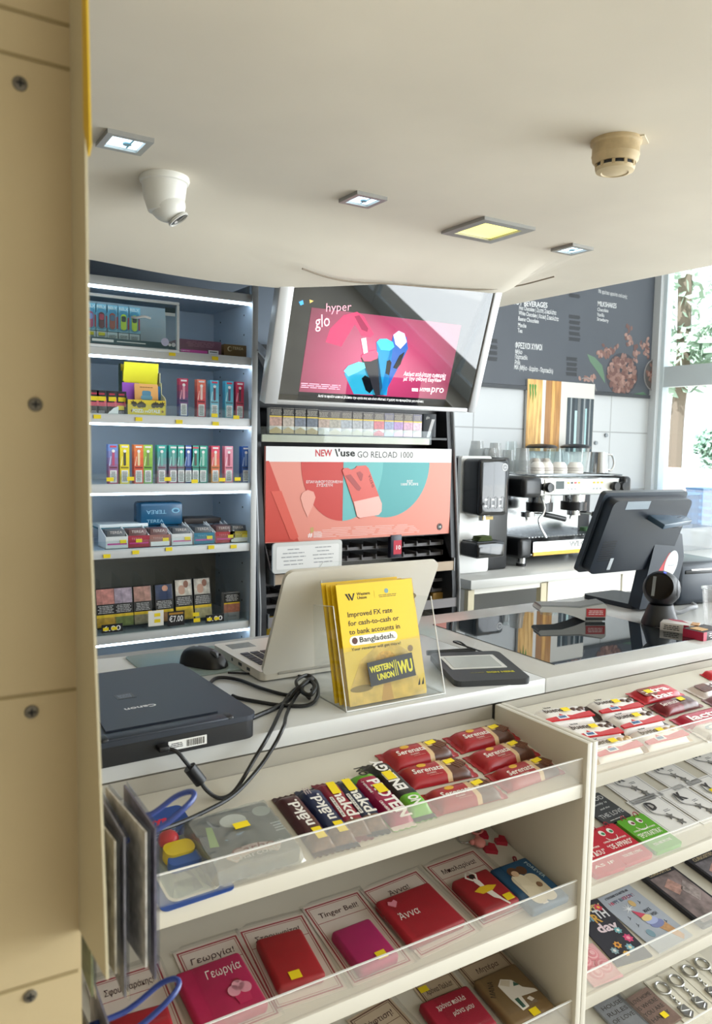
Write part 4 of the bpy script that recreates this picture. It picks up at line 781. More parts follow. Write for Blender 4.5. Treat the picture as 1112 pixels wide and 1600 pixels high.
def espresso():
    ox, oy = 2.72, 2.86
    t = thing('espresso_machine', 'two group chrome espresso machine with black ends on the coffee bar', 'coffee machine', Tm(ox, oy, BZ)); ch = mat('D4D6D8', .16, 1.0); bk = mat('16171A', .3); L = .70
    for x in (.07, L-.06):
        for y in (.03, .28):
            l = B().cyl((x, y, 0.012), .022, .05).build('leg', ch, t); B().cyl((x, y, 0), .024, .014).build('foot_pad', bk, l)
    B().box((L/2, .16, .09), (L-.06, .34, .075), bev=.008).build('base_tray', ch, t)
    for x in (.035, L-.03): B().box((x, .15, .096), (.085, .38, .10), bev=.02, seg=3).build('base_end', bk, t)
    p = B().prism([(0, 0), (.0, .06), (.03, .075), (.03, 0)], -.28, .28, 0, Tm(L/2+.01, -.04, .065) @ Rx(R_(90)) @ Ry(R_(90))).build('front_panel', ch, t, smooth=False)
    B().box((L/2+.01, -.038, .066), (.56, .01, .018)).build('yellow_strip', mat('E0B030', .4), p, smooth=False)
    text('WEGA', .03, p, FR(-.0415, L/2+.06, .09), mat('9A9C9E', .2, 1), w=.16, bold=.02)
    b = B()
    for i in range(26): b.box((.09+i*.0225, .13, .142), (.006, .26, .004))
    b.build('drip_grate', ch, t, smooth=False)
    B().box((L/2, .235, .24), (L-.05, .02, .22)).build('splash_back', mat('C4C6C8', .2, 1), t, smooth=False)
    B().box((L/2, .285, .28), (L-.03, .09, .34), bev=.01).build('body', mat('B9BBBD', .3, .8), t)
    B().box((L/2+.02, .12, .395), (L-.1, .36, .085), bev=.01).build('head', ch, t)
    B().box((.03, .12, .395), (.13, .40, .10), bev=.025, seg=4).build('head_end', bk, t); B().box((L+.005, .12, .395), (.06, .40, .10), bev=.02, seg=4).build('head_end', bk, t)
    fp = B().box((L/2+.03, -.062, .398), (L-.17, .01, .072), bev=.003).build('control_panel', mat('D8D5CC', .35, .4), t)
    F = FR(-.0672); b = B(); 
    plates('display', [(rrect(.075, .066, .006, cx=.215, cy=.398), mat('E2E2DE', .4), 0, .002), (rect(.186, .385, .244, .424), mat('3A4648', .2), .002, .0026)], fp, F)
    plates('button_row', [(rrect(.018, .010, .003, cx=.275+i*.025, cy=.415), mat(c, .5), 0, .001) for i, c in enumerate(('E8A83C', '3A3A3A', 'D84848', 'E8A83C'))] + [(rrect(.018, .010, .003, cx=.46+i*.028, cy=.415), mat('E8A83C', .5), 0, .001) for i in range(3)] + [(rrect(.014, .010, .002, cx=.278+i*.024, cy=.384), mat('9AA0A4', .4), 0, .001) for i in range(3)] + [(rrect(.014, .010, .002, cx=.46+i*.024, cy=.384), mat('9AA0A4', .4), 0, .001) for i in range(3)], fp, F)
    for x in (.125, .60, .66):
        kb = B().lathe([(0, 0), (.02, 0), (.024, .008), (.026, .02), (.022, .032), (0, .034)], 10).build('steam_knob', bk, t, FR(-.067, x, .395))
    for x in (.25, .50):
        B().cyl((x, .10, .285), .055, .075, r2=.06, seg=28).build('group_head', ch, t); B().cyl((x, .10, .262), .068, .045, seg=28).build('group_collar', bk, t)
    def porta(x, ang):
        g = thing('portafilter', 'portafilter with black handle %s' % ('locked in the right group' if x > .3 else 'lying on the drip grate'), 'portafilter', Tm(ox+x, oy+.10, BZ+(.235 if ang else .147)) @ Rz(ang))
        B().cyl((0, 0, 0), .036, .026, seg=24).build('basket', ch, g)
        B().tube(spline([(.03, 0, .014), (.07, -.005, .014), (.10, -.008, .01)]), .007).build('neck', ch, g); B().tube(spline([(.095, -.008, .011), (.15, -.012, .0), (.215, -.015, -.014)]), .0135, seg=12).build('handle', bk, g)
        B().tube(spline([(-.01, 0, .002), (-.012, -.012, -.012), (-.013, -.014, -.022)]), .006).build('spout', ch, g) if ang else B().box((-.002, 0, .03), (.05, .03, .012), 0, bev=.003).build('spout', ch, g)
    porta(.50, R_(-52)); porta(.17, R_(-12))
    B().tube(spline([(.13, -.02, .36), (.135, -.05, .30), (.12, -.055, .262), (.09, -.06, .24), (.10, -.065, .20), (.135, -.07, .15)], 6), .0055).build('steam_wand', ch, t)
    B().tube(spline([(.64, -.02, .36), (.645, -.05, .30), (.63, -.055, .25), (.64, -.06, .18)], 6), .0055).build('steam_wand', ch, t)
    B().lathe([(0, 0), (.025, 0), (.027, .006), (.027, .012), (0, .012)], 24).build('pressure_gauge', mat('E4E4E2', .3), t, FR(.255, .13, .20)); B().tube([(.027*math.cos(R_(a)), .027*math.sin(R_(a)), .008) for a in range(0, 360, 20)], .003, closed=True).build('gauge_rim', ch, t, FR(.255, .13, .20))
    b = B()
    for y in (-.04, .30): b.tube([(.08, y, .452), (L, y, .452)], .004)
    for x in (.08, L): b.tube([(x, -.04, .452), (x, .30, .452)], .004)
    b.build('cup_rail', ch, t)
    tag(B().prism(rrect(.10, .05, .02), 0, .02).build('sponge', mat('4A6A4C', .9), None, Tm(ox+.62, oy+.10, BZ+.146)), 'dark green scrubbing pad on the right of the drip grate', 'sponge')
espresso()
cupm = clear('D8DADA', .08, .12, milk=.18); glassm = clear('F4F8F8', .02, .08)
def cup_stack(label, px, py_top, y, z0, r, n=None, m=None):
    pl = vt(y); x, zt = pl.uv(px, py_top); h = zt-z0; t = thing('cup_stack', label, 'cups', Tm(x, y, z0), 'upturned plastic cups on the coffee machines'); k = max(5, int(h/.012)); prof = [(r*.93, 0)]
    for i in range(k): z = h*.55*i/k; prof += [(r*1.02-(r*.14)*i/k, z+.001), (r*1.02-(r*.14)*i/k, z+h*.55/k*.6), (r*.95-(r*.14)*i/k, z+h*.55/k*.7)]
    prof += [(r*.72, h), (0, h)]; B().lathe(prof, 24).build('cups', m or cupm, t)
z1 = BZ+.536; z2 = BZ+.456
cup_stack('tallest left stack of upturned plastic cups on the drink machine', 745.5, 689, 2.95, z1, .04); cup_stack('low stack of clear cups in the middle of the drink machine top', 766, 700, 2.885, z1, .04); cup_stack('stack of upturned cups at the back of the drink machine top', 774, 692, 2.97, z1, .036)
cup_stack('pale clear cup stack behind the drink machine near the espresso machine', 799, 690, 3.11, z2, .042, m=glassm); cup_stack('short stack of ribbed cups at the left end of the espresso machine top', 794, 703, 3.04, z2, .040); cup_stack('tall ribbed cup stack at the front left of the espresso machine top', 816.5, 700, 2.93, z2, .043)
def cup(label, px, py, y, r, h, m):
    x, z = vt(y).uv(px, py); t = thing('coffee_cup', label, 'cup', Tm(x, y, z2), 'upturned cups on the espresso machine'); B().lathe([(r, 0), (r*1.02, h*.12), (r, h*.5), (r*.86, h*.8), (r*.6, h), (0, h)], 24).build('cup', m, t)
    b = B(); b.tube([(r*1.015*math.cos(R_(a)), r*1.015*math.sin(R_(a)), h*.3) for a in range(0, 360, 20)], .0016, seg=6, closed=True); b.tube([(r*1.0*math.cos(R_(a)), r*1.0*math.sin(R_(a)), h*.48) for a in range(0, 360, 20)], .0016, seg=6, closed=True); b.build('bands', mat('8A7C74', .4), t)
wc = mat('E6E2DC', .3)
for i, (px, l) in enumerate(((839, 'first upturned white banded cup right of the tall cup stack'), (853, 'second upturned white banded cup on the espresso machine'), (873, 'third upturned white banded cup on the espresso machine'), (898, 'rightmost upturned white banded cup on the espresso machine'))): cup(l, px, 735, 2.93, .042 if i > 1 else .036, .058, wc)
for px, l in ((836, 'small steel cup behind the first banded cup'), (852, 'small steel cup behind the second banded cup')): cup(l, px, 725, 3.05, .036, .075, mat('B9B4AE', .2, .8))
def jug(name, label, px, y, r, h, m, handle=None):
    x, z = vt(y).uv(px, 730); t = thing(name, label, 'jug', Tm(x, y, z2)); B().lathe([(0, .003), (r*1.05, .003), (r, h*.5), (r*.92, h), (r*.88, h), (r*.95, h*.5), (r*.98, .008), (0, .008)], 28).build('body', m, t)
    if handle: B().tube(spline([(r*.9, 0, h*.9), (r*1.5, 0, h*.85), (r*1.75, 0, h*.5), (r*1.5, 0, h*.15), (r*.98, 0, h*.18)], 6), .006).build('handle', handle, t, Rz(R_(-25)))
jug('milk_pitcher', 'steel milk pitcher with a handle at the right of the espresso machine top', 935, 2.95, .048, .112, mat('B8BABC', .18, 1.0), STEEL); jug('measuring_jug', 'clear plastic measuring jug behind the banded cups', 866, 3.08, .05, .125, glassm)
def grinder(label, px, y, dark):
    x, zt = vt(y).uv(px, 697); t = thing('coffee_grinder', label, 'coffee grinder', Tm(x, y, BZ)); H = zt-BZ
    B().box((0, 0, .2), (.14, .15, .40), bev=.02).build('body', mat('1B1D22', .35), t)
    B().lathe([(.055, .40), (.066, H-.16), (.082, H-.01), (.079, H-.01), (.062, H-.16), (.05, .40)], 28).build('hopper', glassm, t)
    B().lathe([(0, H-.012), (.086, H-.012), (.088, H-.004), (.07, H+.008), (0, H+.014)], 32).build('lid', mat('22272E', .3), t)
    B().lathe([(0, .40), (.05, .40), (.060, H-.18 if dark else H-.24), (0, H-.17 if dark else H-.23)], 24).build('coffee_beans', mat('2A2220' if dark else 'B08A50', .7), t)
grinder('coffee grinder with a clear hopper below the wood poster, left of its pair', 846, 3.29, False); grinder('coffee grinder with a dark filled hopper, right of its pair', 899, 3.29, True)
def clear_bin(name, label, pxl, pxr, pyt, y, d, m, lid=None, cat='container'):
    pl = vt(y); xa, zt = pl.uv(pxl, pyt); xb = pl.uv(pxr, pyt)[0]; h = zt-BZ; w = xb-xa; t = thing(name, label, cat, Tm((xa+xb)/2, y, BZ))
    b = B()
    for c, s in (((0, 0, h/2), (w, .004, h)), ((0, d, h/2), (w, .004, h)), ((-w/2, d/2, h/2), (.004, d, h)), ((w/2, d/2, h/2), (.004, d, h)), ((0, d/2, .003), (w, d, .006))): b.box(c, s)
    b.build('walls', m, t, smooth=False)
    if lid: B().box((0, d/2, h+.006), (w+.012, d+.012, .014), bev=.004).build('lid', lid, t)
    return t, w, h
bm = clear('DCE8F4', .05, .12, milk=.10)
clear_bin('clear_tray', 'shallow clear plastic tray at the right end of the coffee bar', 1062, 1118, 826, 2.90, .16, clear('F0F4F8', .05, .12, milk=.3))
t, w, h = clear_bin('cup_dispenser', 'tall clear box of lids at the right end of the bar, left of two', 1064, 1092, 774, 3.10, .12, bm, mat('93B4DC', .4)); clear_bin('cup_dispenser', 'tall clear box of lids at the right end of the bar, right of two', 1098, 1126, 766, 3.10, .12, bm, mat('93B4DC', .4))
for px, l in ((1090, 'white lidded paper cup beside the clear tray, left of two'), (1106, 'white lidded paper cup beside the clear tray, right of two')):
    x, z = vt(2.97).uv(px, 830); t = thing('paper_cup', l, 'cup', Tm(x, 2.97, BZ+.007)); B().lathe([(0, 0), (.028, 0), (.038, .09), (0, .09)], 24).build('cup', mat('EEF0F2', .5), t); B().lathe([(0, .09), (.041, .09), (.041, .097), (.033, .104), (0, .104)], 24).build('lid', mat('F6F8FA', .4), t); plate('round_print', disc(.012, 0, 0, 16), mat('A9B4C0', .5), t, 0, .001, FR(-.0365, 0, .06))
# ------------------------------------------------------------------ till counter
ctop = mat('CFD0CE', .22, noise=.02, scale=6.); cside = mat('C9C4B8', .5)
TILL = thing('till_counter', 'long grey till counter behind the sweets display', 'counter', Tm(0, 0, 0))
CY0, CY1 = 1.117, 1.695
B().box(((-.4+1.157)/2, (CY0+CY1)/2, .985), (1.557, CY1-CY0, .03), bev=.0015).build('worktop', ctop, TILL)
B().box(((1.1585+3.0)/2, (CY0+CY1)/2, .985), (1.8415, CY1-CY0, .03), bev=.0015).build('worktop', ctop, TILL)
B().box((1.3, (1.16+1.66)/2, .485), (3.3, .5, .968)).build('carcass', cside, TILL, smooth=False)
x = bpy.data.materials.new('black_glass'); x.use_nodes = True; bs = x.node_tree.nodes['Principled BSDF']; bs.inputs['Base Color'].default_value = (.012, .017, .022, 1); bs.inputs['Roughness'].default_value = .015; bs.inputs['IOR'].default_value = 1.9; bs.inputs['Specular IOR Level'].default_value = .9
g = B().box(((1.245+1.742)/2, (1.178+1.60)/2, 1.0006), (.497, .422, .002)).build('glass_inset', x, TILL, smooth=False); g['label'] = 'black glass panel set in the worktop'
# ------------------------------------------------------------------ things on the till counter
CT = hz(1.0); Z0 = 1.0
def scanner():
    t = thing('flatbed_scanner', 'dark navy flatbed scanner lying on the counter at the left', 'scanner', Tm(.522, 1.106, Z0) @ Rz(R_(1.5))); nv = mat('232B38', .42); dk = mat('101217', .4)
    L, D = .28, .335
    B().prism(rrect(L, D, .02, cx=-L/2, cy=D/2), .0, .028).build('body', dk, t, ang=50)
    lid = B().prism(rrect(L+.004, D+.004, .022, cx=-L/2, cy=D/2), .029, .037).build('lid', nv, t, ang=50)
    B().prism([(-.052, .035), (-.225, .035), (-.20, D-.008), (-.075, D-.008)], .037, .0395).build('raised_panel', nv, lid, smooth=False)
    B().box((-.14, .012, .0355), (.20, .026, .009), bev=.003).build('front_hinge', nv, lid); 
    for x in (-.046, -.236): B().box((x, .010, .034), (.012, .022, .014), bev=.003).build('hinge_block', dk, lid)
    text('Canon', .011, lid, Tm(-.148, .118, .0397) @ Rz(math.pi), mat('EDEDEE', .4), w=.05, bold=.03)
    e = plate('emblem', rect(-.168, .165, -.138, .19), mat('12141A', .3), lid, .0396, .0399); smallprint(e, .024, .018, 3, mat('8A92A0', .5), Tm(-.153, .1775, .04))
    smallprint(lid, .02, .003, 1, mat('5A6470', .5), Tm(-.21, .26, .0376))
    s = plate('barcode_sticker', rect(-.03, -.007, .03, .007), mat('EDEDEB', .5), t, 0, .0005, FR(-.0005, -.115, .013)); b = B()
    for i in range(22): x = -.002+i*.0013; b.prism(rect(x, -.005, x+random.choice((.0004, .0007, .0009)), .005), .0005, .0007)
    b.build('barcode', INK, s, smooth=False); smallprint(s, .022, .008, 3, INK, Tm(-.017, 0, .0006))
scanner()
tag(B().prism(rrect(.20, .20, .01, cx=.57, cy=1.55), 0, .003).build('glass_mat', mat('9DAFAB', .08), None, Tm(0, 0, Z0+.0005), ang=50), 'greenish glass mat under the black mouse', 'mat')
tag(B().prism([(.40, 1.50), (.55, 1.46), (.60, 1.655), (.43, 1.675)], 0, .0006).build('paper_sheet', mat('F0F0EE', .7), None, Tm(-.08, 0, Z0), smooth=False), 'white paper sheet behind the scanner on the counter', 'paper')
def mouse():
    t = thing('computer_mouse', 'black wireless mouse beside the white laptop', 'mouse', Tm(.594, 1.515, Z0+.0035) @ Rz(R_(-60))); m = mat('16181C', .35); b = B(); N = 18; M_ = 12; g = []
    for i in range(N+1):
        u = -1+2*i/N; row = []
        for j in range(M_+1):
            v = -1+2*j/M_; w = .031*(1-.12*u*u-.05*u)*(1-abs(u)**5)**.5; h = .036*(1-((u+.25)/1.35)**2*.75)*(1-abs(u)**7)**.5*(1-abs(v)**3.2)**.6
            row.append(b.bm.verts.new((u*.054, v*w, max(.001, h) if abs(v) < 1 and abs(u) < 1 else .001)))
        g.append(row)
    for i in range(N):
        for j in range(M_): b._face([g[i][j], g[i+1][j], g[i+1][j+1], g[i][j+1]], 0)
    b.build('shell', m, t, ang=80)
    B().cyl((0, 0, -.004), .011, .008, 0, Tm(.028, 0, .027) @ Rx(R_(90)) @ Tm(0, 0, .0), 18).build('scroll_wheel', mat('5A5E64', .4), t); B().box((.028, 0, .0265), (.028, .0012, .004)).build('button_split', mat('050506', .5), t, smooth=False); plate('emblem', disc(.004, -.02, 0), mat('9AA0A8', .3), t, .0355, .0363)
mouse()
def laptop():
    x0, y0, phi, w, h = .647, 1.355, .431, .345, .236
    t = thing('laptop', 'white open laptop seen from behind its lid', 'laptop', Tm(x0, y0, Z0+.0035)); wh = mat('DDD9CF', .3); D = .245
    bs = B().prism(rrect(w, D, .012, cx=w/2, cy=D/2), 0, .017).build('base', wh, t, ang=50)
    b = B()
    for r in range(6):
        n = 14; yk = .055+r*.0165
        for k in range(n): b.box((.028+k*(w-.056)/(n-1), yk, .0178), ((w-.056)/n*.86, .0138, .0018), bev=.0008, seg=1)
    b.build('keyboard', mat('20232A', .45), bs)
    plate('touchpad', rrect(.10, .062, .004, cx=w/2, cy=.19), mat('CFCBC2', .25), bs, .017, .0174); plate('rest_sticker', rect(.02, .185, .075, .225), clear('F6F8F8', .05, .12, milk=.2), bs, .017, .0174)
    b = B()
    for y, l in ((.06, .014), (.10, .016), (.14, .006)): b.box((-.0002, y, .009), (.001, l, .006))
    b.build('side_ports', mat('1A1C20', .3), bs, smooth=False)
    l = B().prism(rrect(w, h, .016, cx=w/2, cy=h/2), -.004, .004).build('lid', wh, t, Tm(0, .004, .012) @ Rx(R_(90)+phi), ang=50)
    plate('screen', rect(.012, .014, w-.012, h-.012), mat('0A0C10', .1), l, -.0048, -.004)
    B().cyl((0, 0, 0), .006, w*.8).build('hinge', mat('A9A59C', .3), t, Tm(w*.1, .004, .012) @ Ry(R_(90)))
laptop()
def brochures():
    W, H = .165, .212; tilt = R_(15.5); cm = clear('FBFCFC', .03, .05)
    hold = thing('brochure_holder', 'clear acrylic stand holding yellow money transfer leaflets', 'brochure holder', Tm(.702, 1.133, Z0)); hw = .214
    ti = Rx(R_(90)-tilt)                                 # leaning frame: x right, y up the back, z towards the shopper
    B().box((hw/2, .055, .0015), (hw, .11, .003)).build('base', cm, hold, smooth=False)
    B().prism(rrect(hw-.05, .245, .008, cx=hw/2-.004, cy=.1225), -.0015, .0015).build('back_panel', cm, hold, Tm(0, .078, .002) @ ti, smooth=False)
    fp = B().prism(rect(.003, .001, hw-.003, .105), -.0012, .0012).build('front_pocket', cm, hold, Tm(0, .004, .003) @ ti, smooth=False)
    for x in (.001, hw-.001): B().prism([(0, 0), (.11, 0), (.125, .165), (.052, .175), (.03, .10)], -.001, .001, 0, Tm(x, 0, 0) @ Rx(R_(90)) @ Ry(R_(90))).build('side_wall', cm, hold, smooth=False)
    # bright cut edges of the acrylic
    ed = mat('F4F6F6', .2); b = B(); e0 = Tm(0, .078, .002) @ ti
    b.tube([e0 @ V((.022, .10, 0)), e0 @ V((.022, .236, 0)), e0 @ V((.030, .244, 0))], .0011, seg=6); b.tube([V((hw, .052, .175)), V((hw, .03, .10)), V((hw, 0, 0)), V((hw, .1, 0))], .0011, seg=6); b.tube([V((0, 0, 0)), V((0, .03, .10)), V((0, .052, .175)), V((0, .12, .165))], .0008, seg=6); b.tube([V((0, 0, .002)), V((hw, 0, .002))], .0012, seg=6)
    b.build('cut_edges', ed, hold)
    s = plate('brand_sticker', rect(.058, .028, .157, .070), mat('22231F', .4), fp, .0013, .0019, Rz(R_(4)))
    yl = mat('D8D030', .5); text('WESTERN', .0105, s, Tm(.087, .0515, .002), yl, w=.05, bold=.05); text('UNION', .0105, s, Tm(.093, .036, .002), yl, w=.036, bold=.05)
    plates('bars', [([(.114+i*.004, .036), (.1155+i*.004, .036), (.1155+i*.004, .064), (.114+i*.004, .064)], yl, .0019, .0021) for i in range(2)], s); text('WU', .022, s, Tm(.138, .038, .002), yl, w=.032, bold=.06)
    yel = mat('F3CC0C', .45)
    base = Tm(.716, 1.146, Z0+.004) @ ti
    for k, (dx, dz, dy, l) in enumerate(((-.014, -.026, .008, 'rearmost yellow leaflet of the stack in the acrylic stand'), (-.009, -.019, .004, 'yellow leaflet second from the back of the stack, edge showing at left'), (-.004, -.011, .001, 'yellow leaflet just behind the front one, edge showing at left'))):
        p = thing('leaflet', l, 'leaflet', base @ Tm(dx, dy, dz), 'yellow money transfer leaflets'); B().prism(rect(0, 0, W, H), -.001, .001).build('cover', mat('EBC20A', .5), p, smooth=False)
    p = thing('leaflet', 'yellow leaflet with large photo at right, offset behind the front card', 'leaflet', base @ Tm(.006, .002, -.006), 'yellow money transfer leaflets'); B().prism(rect(0, 0, W, H), -.001, .001).build('cover', mat('E4C040', .5), p, smooth=False)
    plates('photo', [([(W*.82, H*.55), (W, H*.75), (W, H), (W*.80, H)], mat('C8A860', .6, noise=.3, scale=40), .001, .0012), (disc(.016, W*.93, H*.84, 20, ry=.007), mat('6A5C34', .6), .0012, .0014)], p)
    p = thing('leaflet', 'front yellow leaflet about better exchange rates to Bangladesh', 'leaflet', base, 'yellow money transfer leaflets'); B().prism(rect(0, 0, W, H), -.001, .001).build('cover', yel, p, smooth=False)
    w2 = W*.86
    sand = mat('D9B75A', .6, noise=.22, scale=45); plates('photo', [([(0, 0), (W, 0), (W, H*.50), (0, H*.44)], mat('E6C64C', .55), .001, .0012), ([(0, 0), (W*.99, 0), (W*.9, H*.18), (W*.82, H*.38), (W*.66, H*.47), (W*.42, H*.46), (W*.2, H*.36), (W*.03, H*.14)], sand, .0012, .0014), (disc(.022, W*.52, H*.33, 18, ry=.017), mat('D8A848', .6, noise=.3, scale=120), .0014, .0016), ([(W*.34, H*.16), (W*.66, H*.16), (W*.60, H*.3), (W*.44, H*.3)], mat('8A6440', .6, noise=.3, scale=80), .0014, .0016), ([(W*.40, 0), (W*.56, 0), (W*.54, H*.16), (W*.46, H*.16)], mat('C4984C', .6), .0014, .0016), (disc(.024, W*.17, H*.13, 18, ry=.006), mat('8A7438', .6), .0014, .0016), (disc(.006, W*.86, H*.40, 14), mat('8A6A30', .6), .0014, .0016), ([(W*.90, H*.08), (W*.94, H*.14), (W*.93, H*.08)], INK, .0014, .0016), ([(W*.95, H*.08), (W*.99, H*.14), (W*.98, H*.08)], INK, .0014, .0016)], p)
    for s_, y, ww, h in (('Improved FX rate', .725, .58, .0092), ('for cash-to-cash or', .652, .66, .0092), ('to bank accounts in', .58, .66, .0092)): text(s_, h, p, Tm(W*.10, H*y, .0012), mat('1E1A08', .6), w=W*ww, align='LEFT', bold=.015)
    q = plates('country_pill', [(rrect(W*.62, .0165, .008, cx=W*.40, cy=H*.525), mat('F4F2EC', .5), .001, .0013), (disc(.0058, W*.155, H*.525, 16), mat('5A2E20', .6), .0013, .0016)], p); text('Bangladesh.', .0095, p, Tm(W*.21, H*.507, .0015), mat('1E1A08', .6), w=W*.46, align='LEFT', bold=.015)
    text('Your receiver will get more!', .0052, p, Tm(W*.10, H*.445, .0015), mat('3A2E08', .6), w=W*.64, align='LEFT', bold=.01)
    plates('brand_mark', [([(W*.10, H*.92), (W*.125, H*.92), (W*.155, H*.87), (W*.145, H*.86)], INK, .001, .0013), ([(W*.135, H*.92), (W*.16, H*.92), (W*.19, H*.87), (W*.178, H*.86)], INK, .001, .0013), ([(W*.178, H*.86), (W*.19, H*.86), (W*.225, H*.92), (W*.205, H*.92)], INK, .001, .0013), (rect(W*.475, H*.865, W*.478, H*.925), mat('B09A10', .6), .001, .0012), (disc(.0045, W*.64, H*.915, 14), mat('7AA0A8', .5), .001, .0013)], p)
    text('Western', .0055, p, Tm(W*.25, H*.898, .0012), INK, w=W*.17, align='LEFT', bold=.02); text('Union', .0055, p, Tm(W*.25, H*.866, .0012), INK, w=W*.12, align='LEFT', bold=.02); smallprint(p, W*.26, .006, 2, mat('8A7A20', .6), Tm(W*.65, H*.875, .0012))
brochures()
def signature_pad():
    t = thing('signature_pad', 'black signature pad with a pale screen beside the leaflet stand', 'signature pad', Tm(1.062, 1.212, Z0) @ Rz(R_(-20))); b = B(); dk = mat('34383C', .4)
    M = Rx(R_(3))
    B().prism(rrect(.155, .175, .014), 0, .012).build('body', dk, t, M @ Tm(0, 0, .004), ang=50)
    s = plate('screen_frame', rrect(.118, .082, .003, cx=-.004, cy=.020), mat('D8D9D6', .4), t, .0161, .0169, M); plate('screen', rect(-.056, -.014, .046, .054), mat('B9BDBA', .2), s, .017, .0173)
    y = mat('C9C228', .5); text('SIGN HERE', .008, t, M @ Tm(.030, -.048, .0164), y, w=.058, bold=.04); smallprint(t, .03, .003, 1, mat('9A9438', .5), M @ Tm(-.018, -.044, .0163))
    p = thing('stylus', 'black stylus lying along the top of the signature pad', 'stylus', Tm(1.075, 1.315, Z0+.012) @ Rz(R_(-16))); B().tube([(-.055, 0, .006), (.02, 0, .006), (.045, 0, .006), (.055, 0, .005)], .0055, seg=12).build('barrel', mat('1B1D20', .35), p); B().tube(spline([(.045, 0, .008), (.03, .02, .02), (.01, .012, .024), (.035, -.005, .016), (.07, -.01, .004), (.095, -.03, -.006)], 6), .0018, seg=6).build('tether', mat('1B1D20', .5), p)
signature_pad()
def card_terminal():
    t = thing('payment_terminal', 'grey hand held payment terminal with a red label on the black glass', 'payment terminal', Tm(1.615, 1.485, Z0+.002) @ Rz(R_(-27))); g = mat('84888A', .4); lg = mat('C4C6C6', .35)
    prof = [(-.092, .030), (-.085, .038), (-.02, .036), (.02, .034), (.085, .046), (.092, .040), (.090, .008), (.080, .0), (.035, .0), (.005, .012), (-.03, .022), (-.088, .024)]
    B().prism(prof, -.032, .032, 0, Rx(R_(90))).build('body', lg, t, ang=40)
    B().prism([(-.088, .0375), (-.02, .0365), (.02, .0345), (.084, .0455), (.084, .049), (.02, .040), (-.02, .0405), (-.086, .0415)], -.027, .027, 0, Rx(R_(90))).build('keypad_face', g, t, ang=40)
    r = plate('red_label', rect(.036, .012, .088, .034), mat('B83238', .4), t, 0, .0008, FR(-.0325)); smallprint(r, .044, .014, 3, mat('F0DCDC', .5), Tm(.062, .023, .001)); plate('dark_foot', rect(.034, .002, .088, .010), mat('2A2C2E', .4), t, 0, .0008, FR(-.0325))
    plate('red_label', rect(-.026, .010, .026, .036), mat('C03A3E', .4), t, 0, .0008, Tm(.0915, 0, 0) @ Rz(R_(90)) @ Rx(R_(90)))
card_terminal()
def pos():
    dk = mat('1B2430', .35); t = thing('till_monitor', 'black till touchscreen on a stand seen from the back', 'till', Tm(0, 0, 0))
    pl = Pl((1.63, 1.462, 1.120), (1, -.02, .0), (0.0, -.36, .933)); ex, ey, n = pl.ex, pl.ey, pl.n
    W, H = .335, .235
    B().prism(rrect(W, H, .012, cx=W/2, cy=H/2), -.032, -.018).build('screen_bezel', mat('39424C', .3), t, pl.M.copy(), ang=50)
    B().prism(rrect(W-.02, H-.02, .02, cx=W/2, cy=H/2), -.018, .012).build('back_cover', dk, t, pl.M.copy(), ang=50)
    b = B()
    for i in range(9): b.box((.05, .05+i*.007, .0122), (.05, .003, .001))
    b.build('vent_slots', mat('0A0D12', .5), t, pl.M.copy(), smooth=False)
    plate('top_sticker', rect(.06, H-.035, .15, H-.012), mat('8E9CA8', .4), t, .0121, .0127, pl.M.copy()); plate('rating_label', rect(.075, .02, .088, .055), mat('C9D0D6', .5), t, .0121, .0127, pl.M.copy())
    B().prism(rrect(.155, .19, .02, cx=1.957, cy=1.585), 1.0, 1.014).build('base', dk, t, ang=50)
    B().prism([(0, 0), (.15, 0), (.145, .15), (.11, .22), (.0, .215)], -.02, .02, 0, Tm(1.865, 1.475, 1.012) @ Rx(R_(90+12))).build('neck', mat('202A38', .3), t, ang=40)
    k = Pl((1.865, 1.475, 1.012), (1, 0, 0), (0, -math.sin(R_(12)), math.cos(R_(12)))); u, v = k.uv(1048, 882, .021)
    s = plates('round_sticker', [([(u-.05, v-.02), (u-.02, v+.035), (u+.0, v+.04), (u-.01, v-.05), (u-.05, v-.06)], mat('C43C44', .4), .0201, .0204), ([(u-.05, v-.045), (u-.028, v-.015), (u-.01, v-.05), (u-.048, v-.06)], mat('A9C4CC', .4), .0204, .0206), (disc(.028, u, v, 30, ry=.042), mat('DADFE2', .4), .0206, .0212), (disc(.0255, u, v, 30, ry=.0395), mat('F4EEEC', .4), .0212, .0216)], t, k.M.copy()); smallprint(s, .034, .007, 1, mat('A8B0B8', .5), Tm(u, v-.002, .0218))
    c = Pl((1.80, 1.34, 1.262), (1, 0, 0), (-.30, .85, .42)); B().box((.075, .03, -.006), (.15, .065, .016), bev=.003).build('customer_display', mat('3E5468', .25), t, c.M.copy()); B().box((1.90, 1.395, 1.262), (.04, .05, .03), bev=.005).build('display_arm', dk, t)
pos()
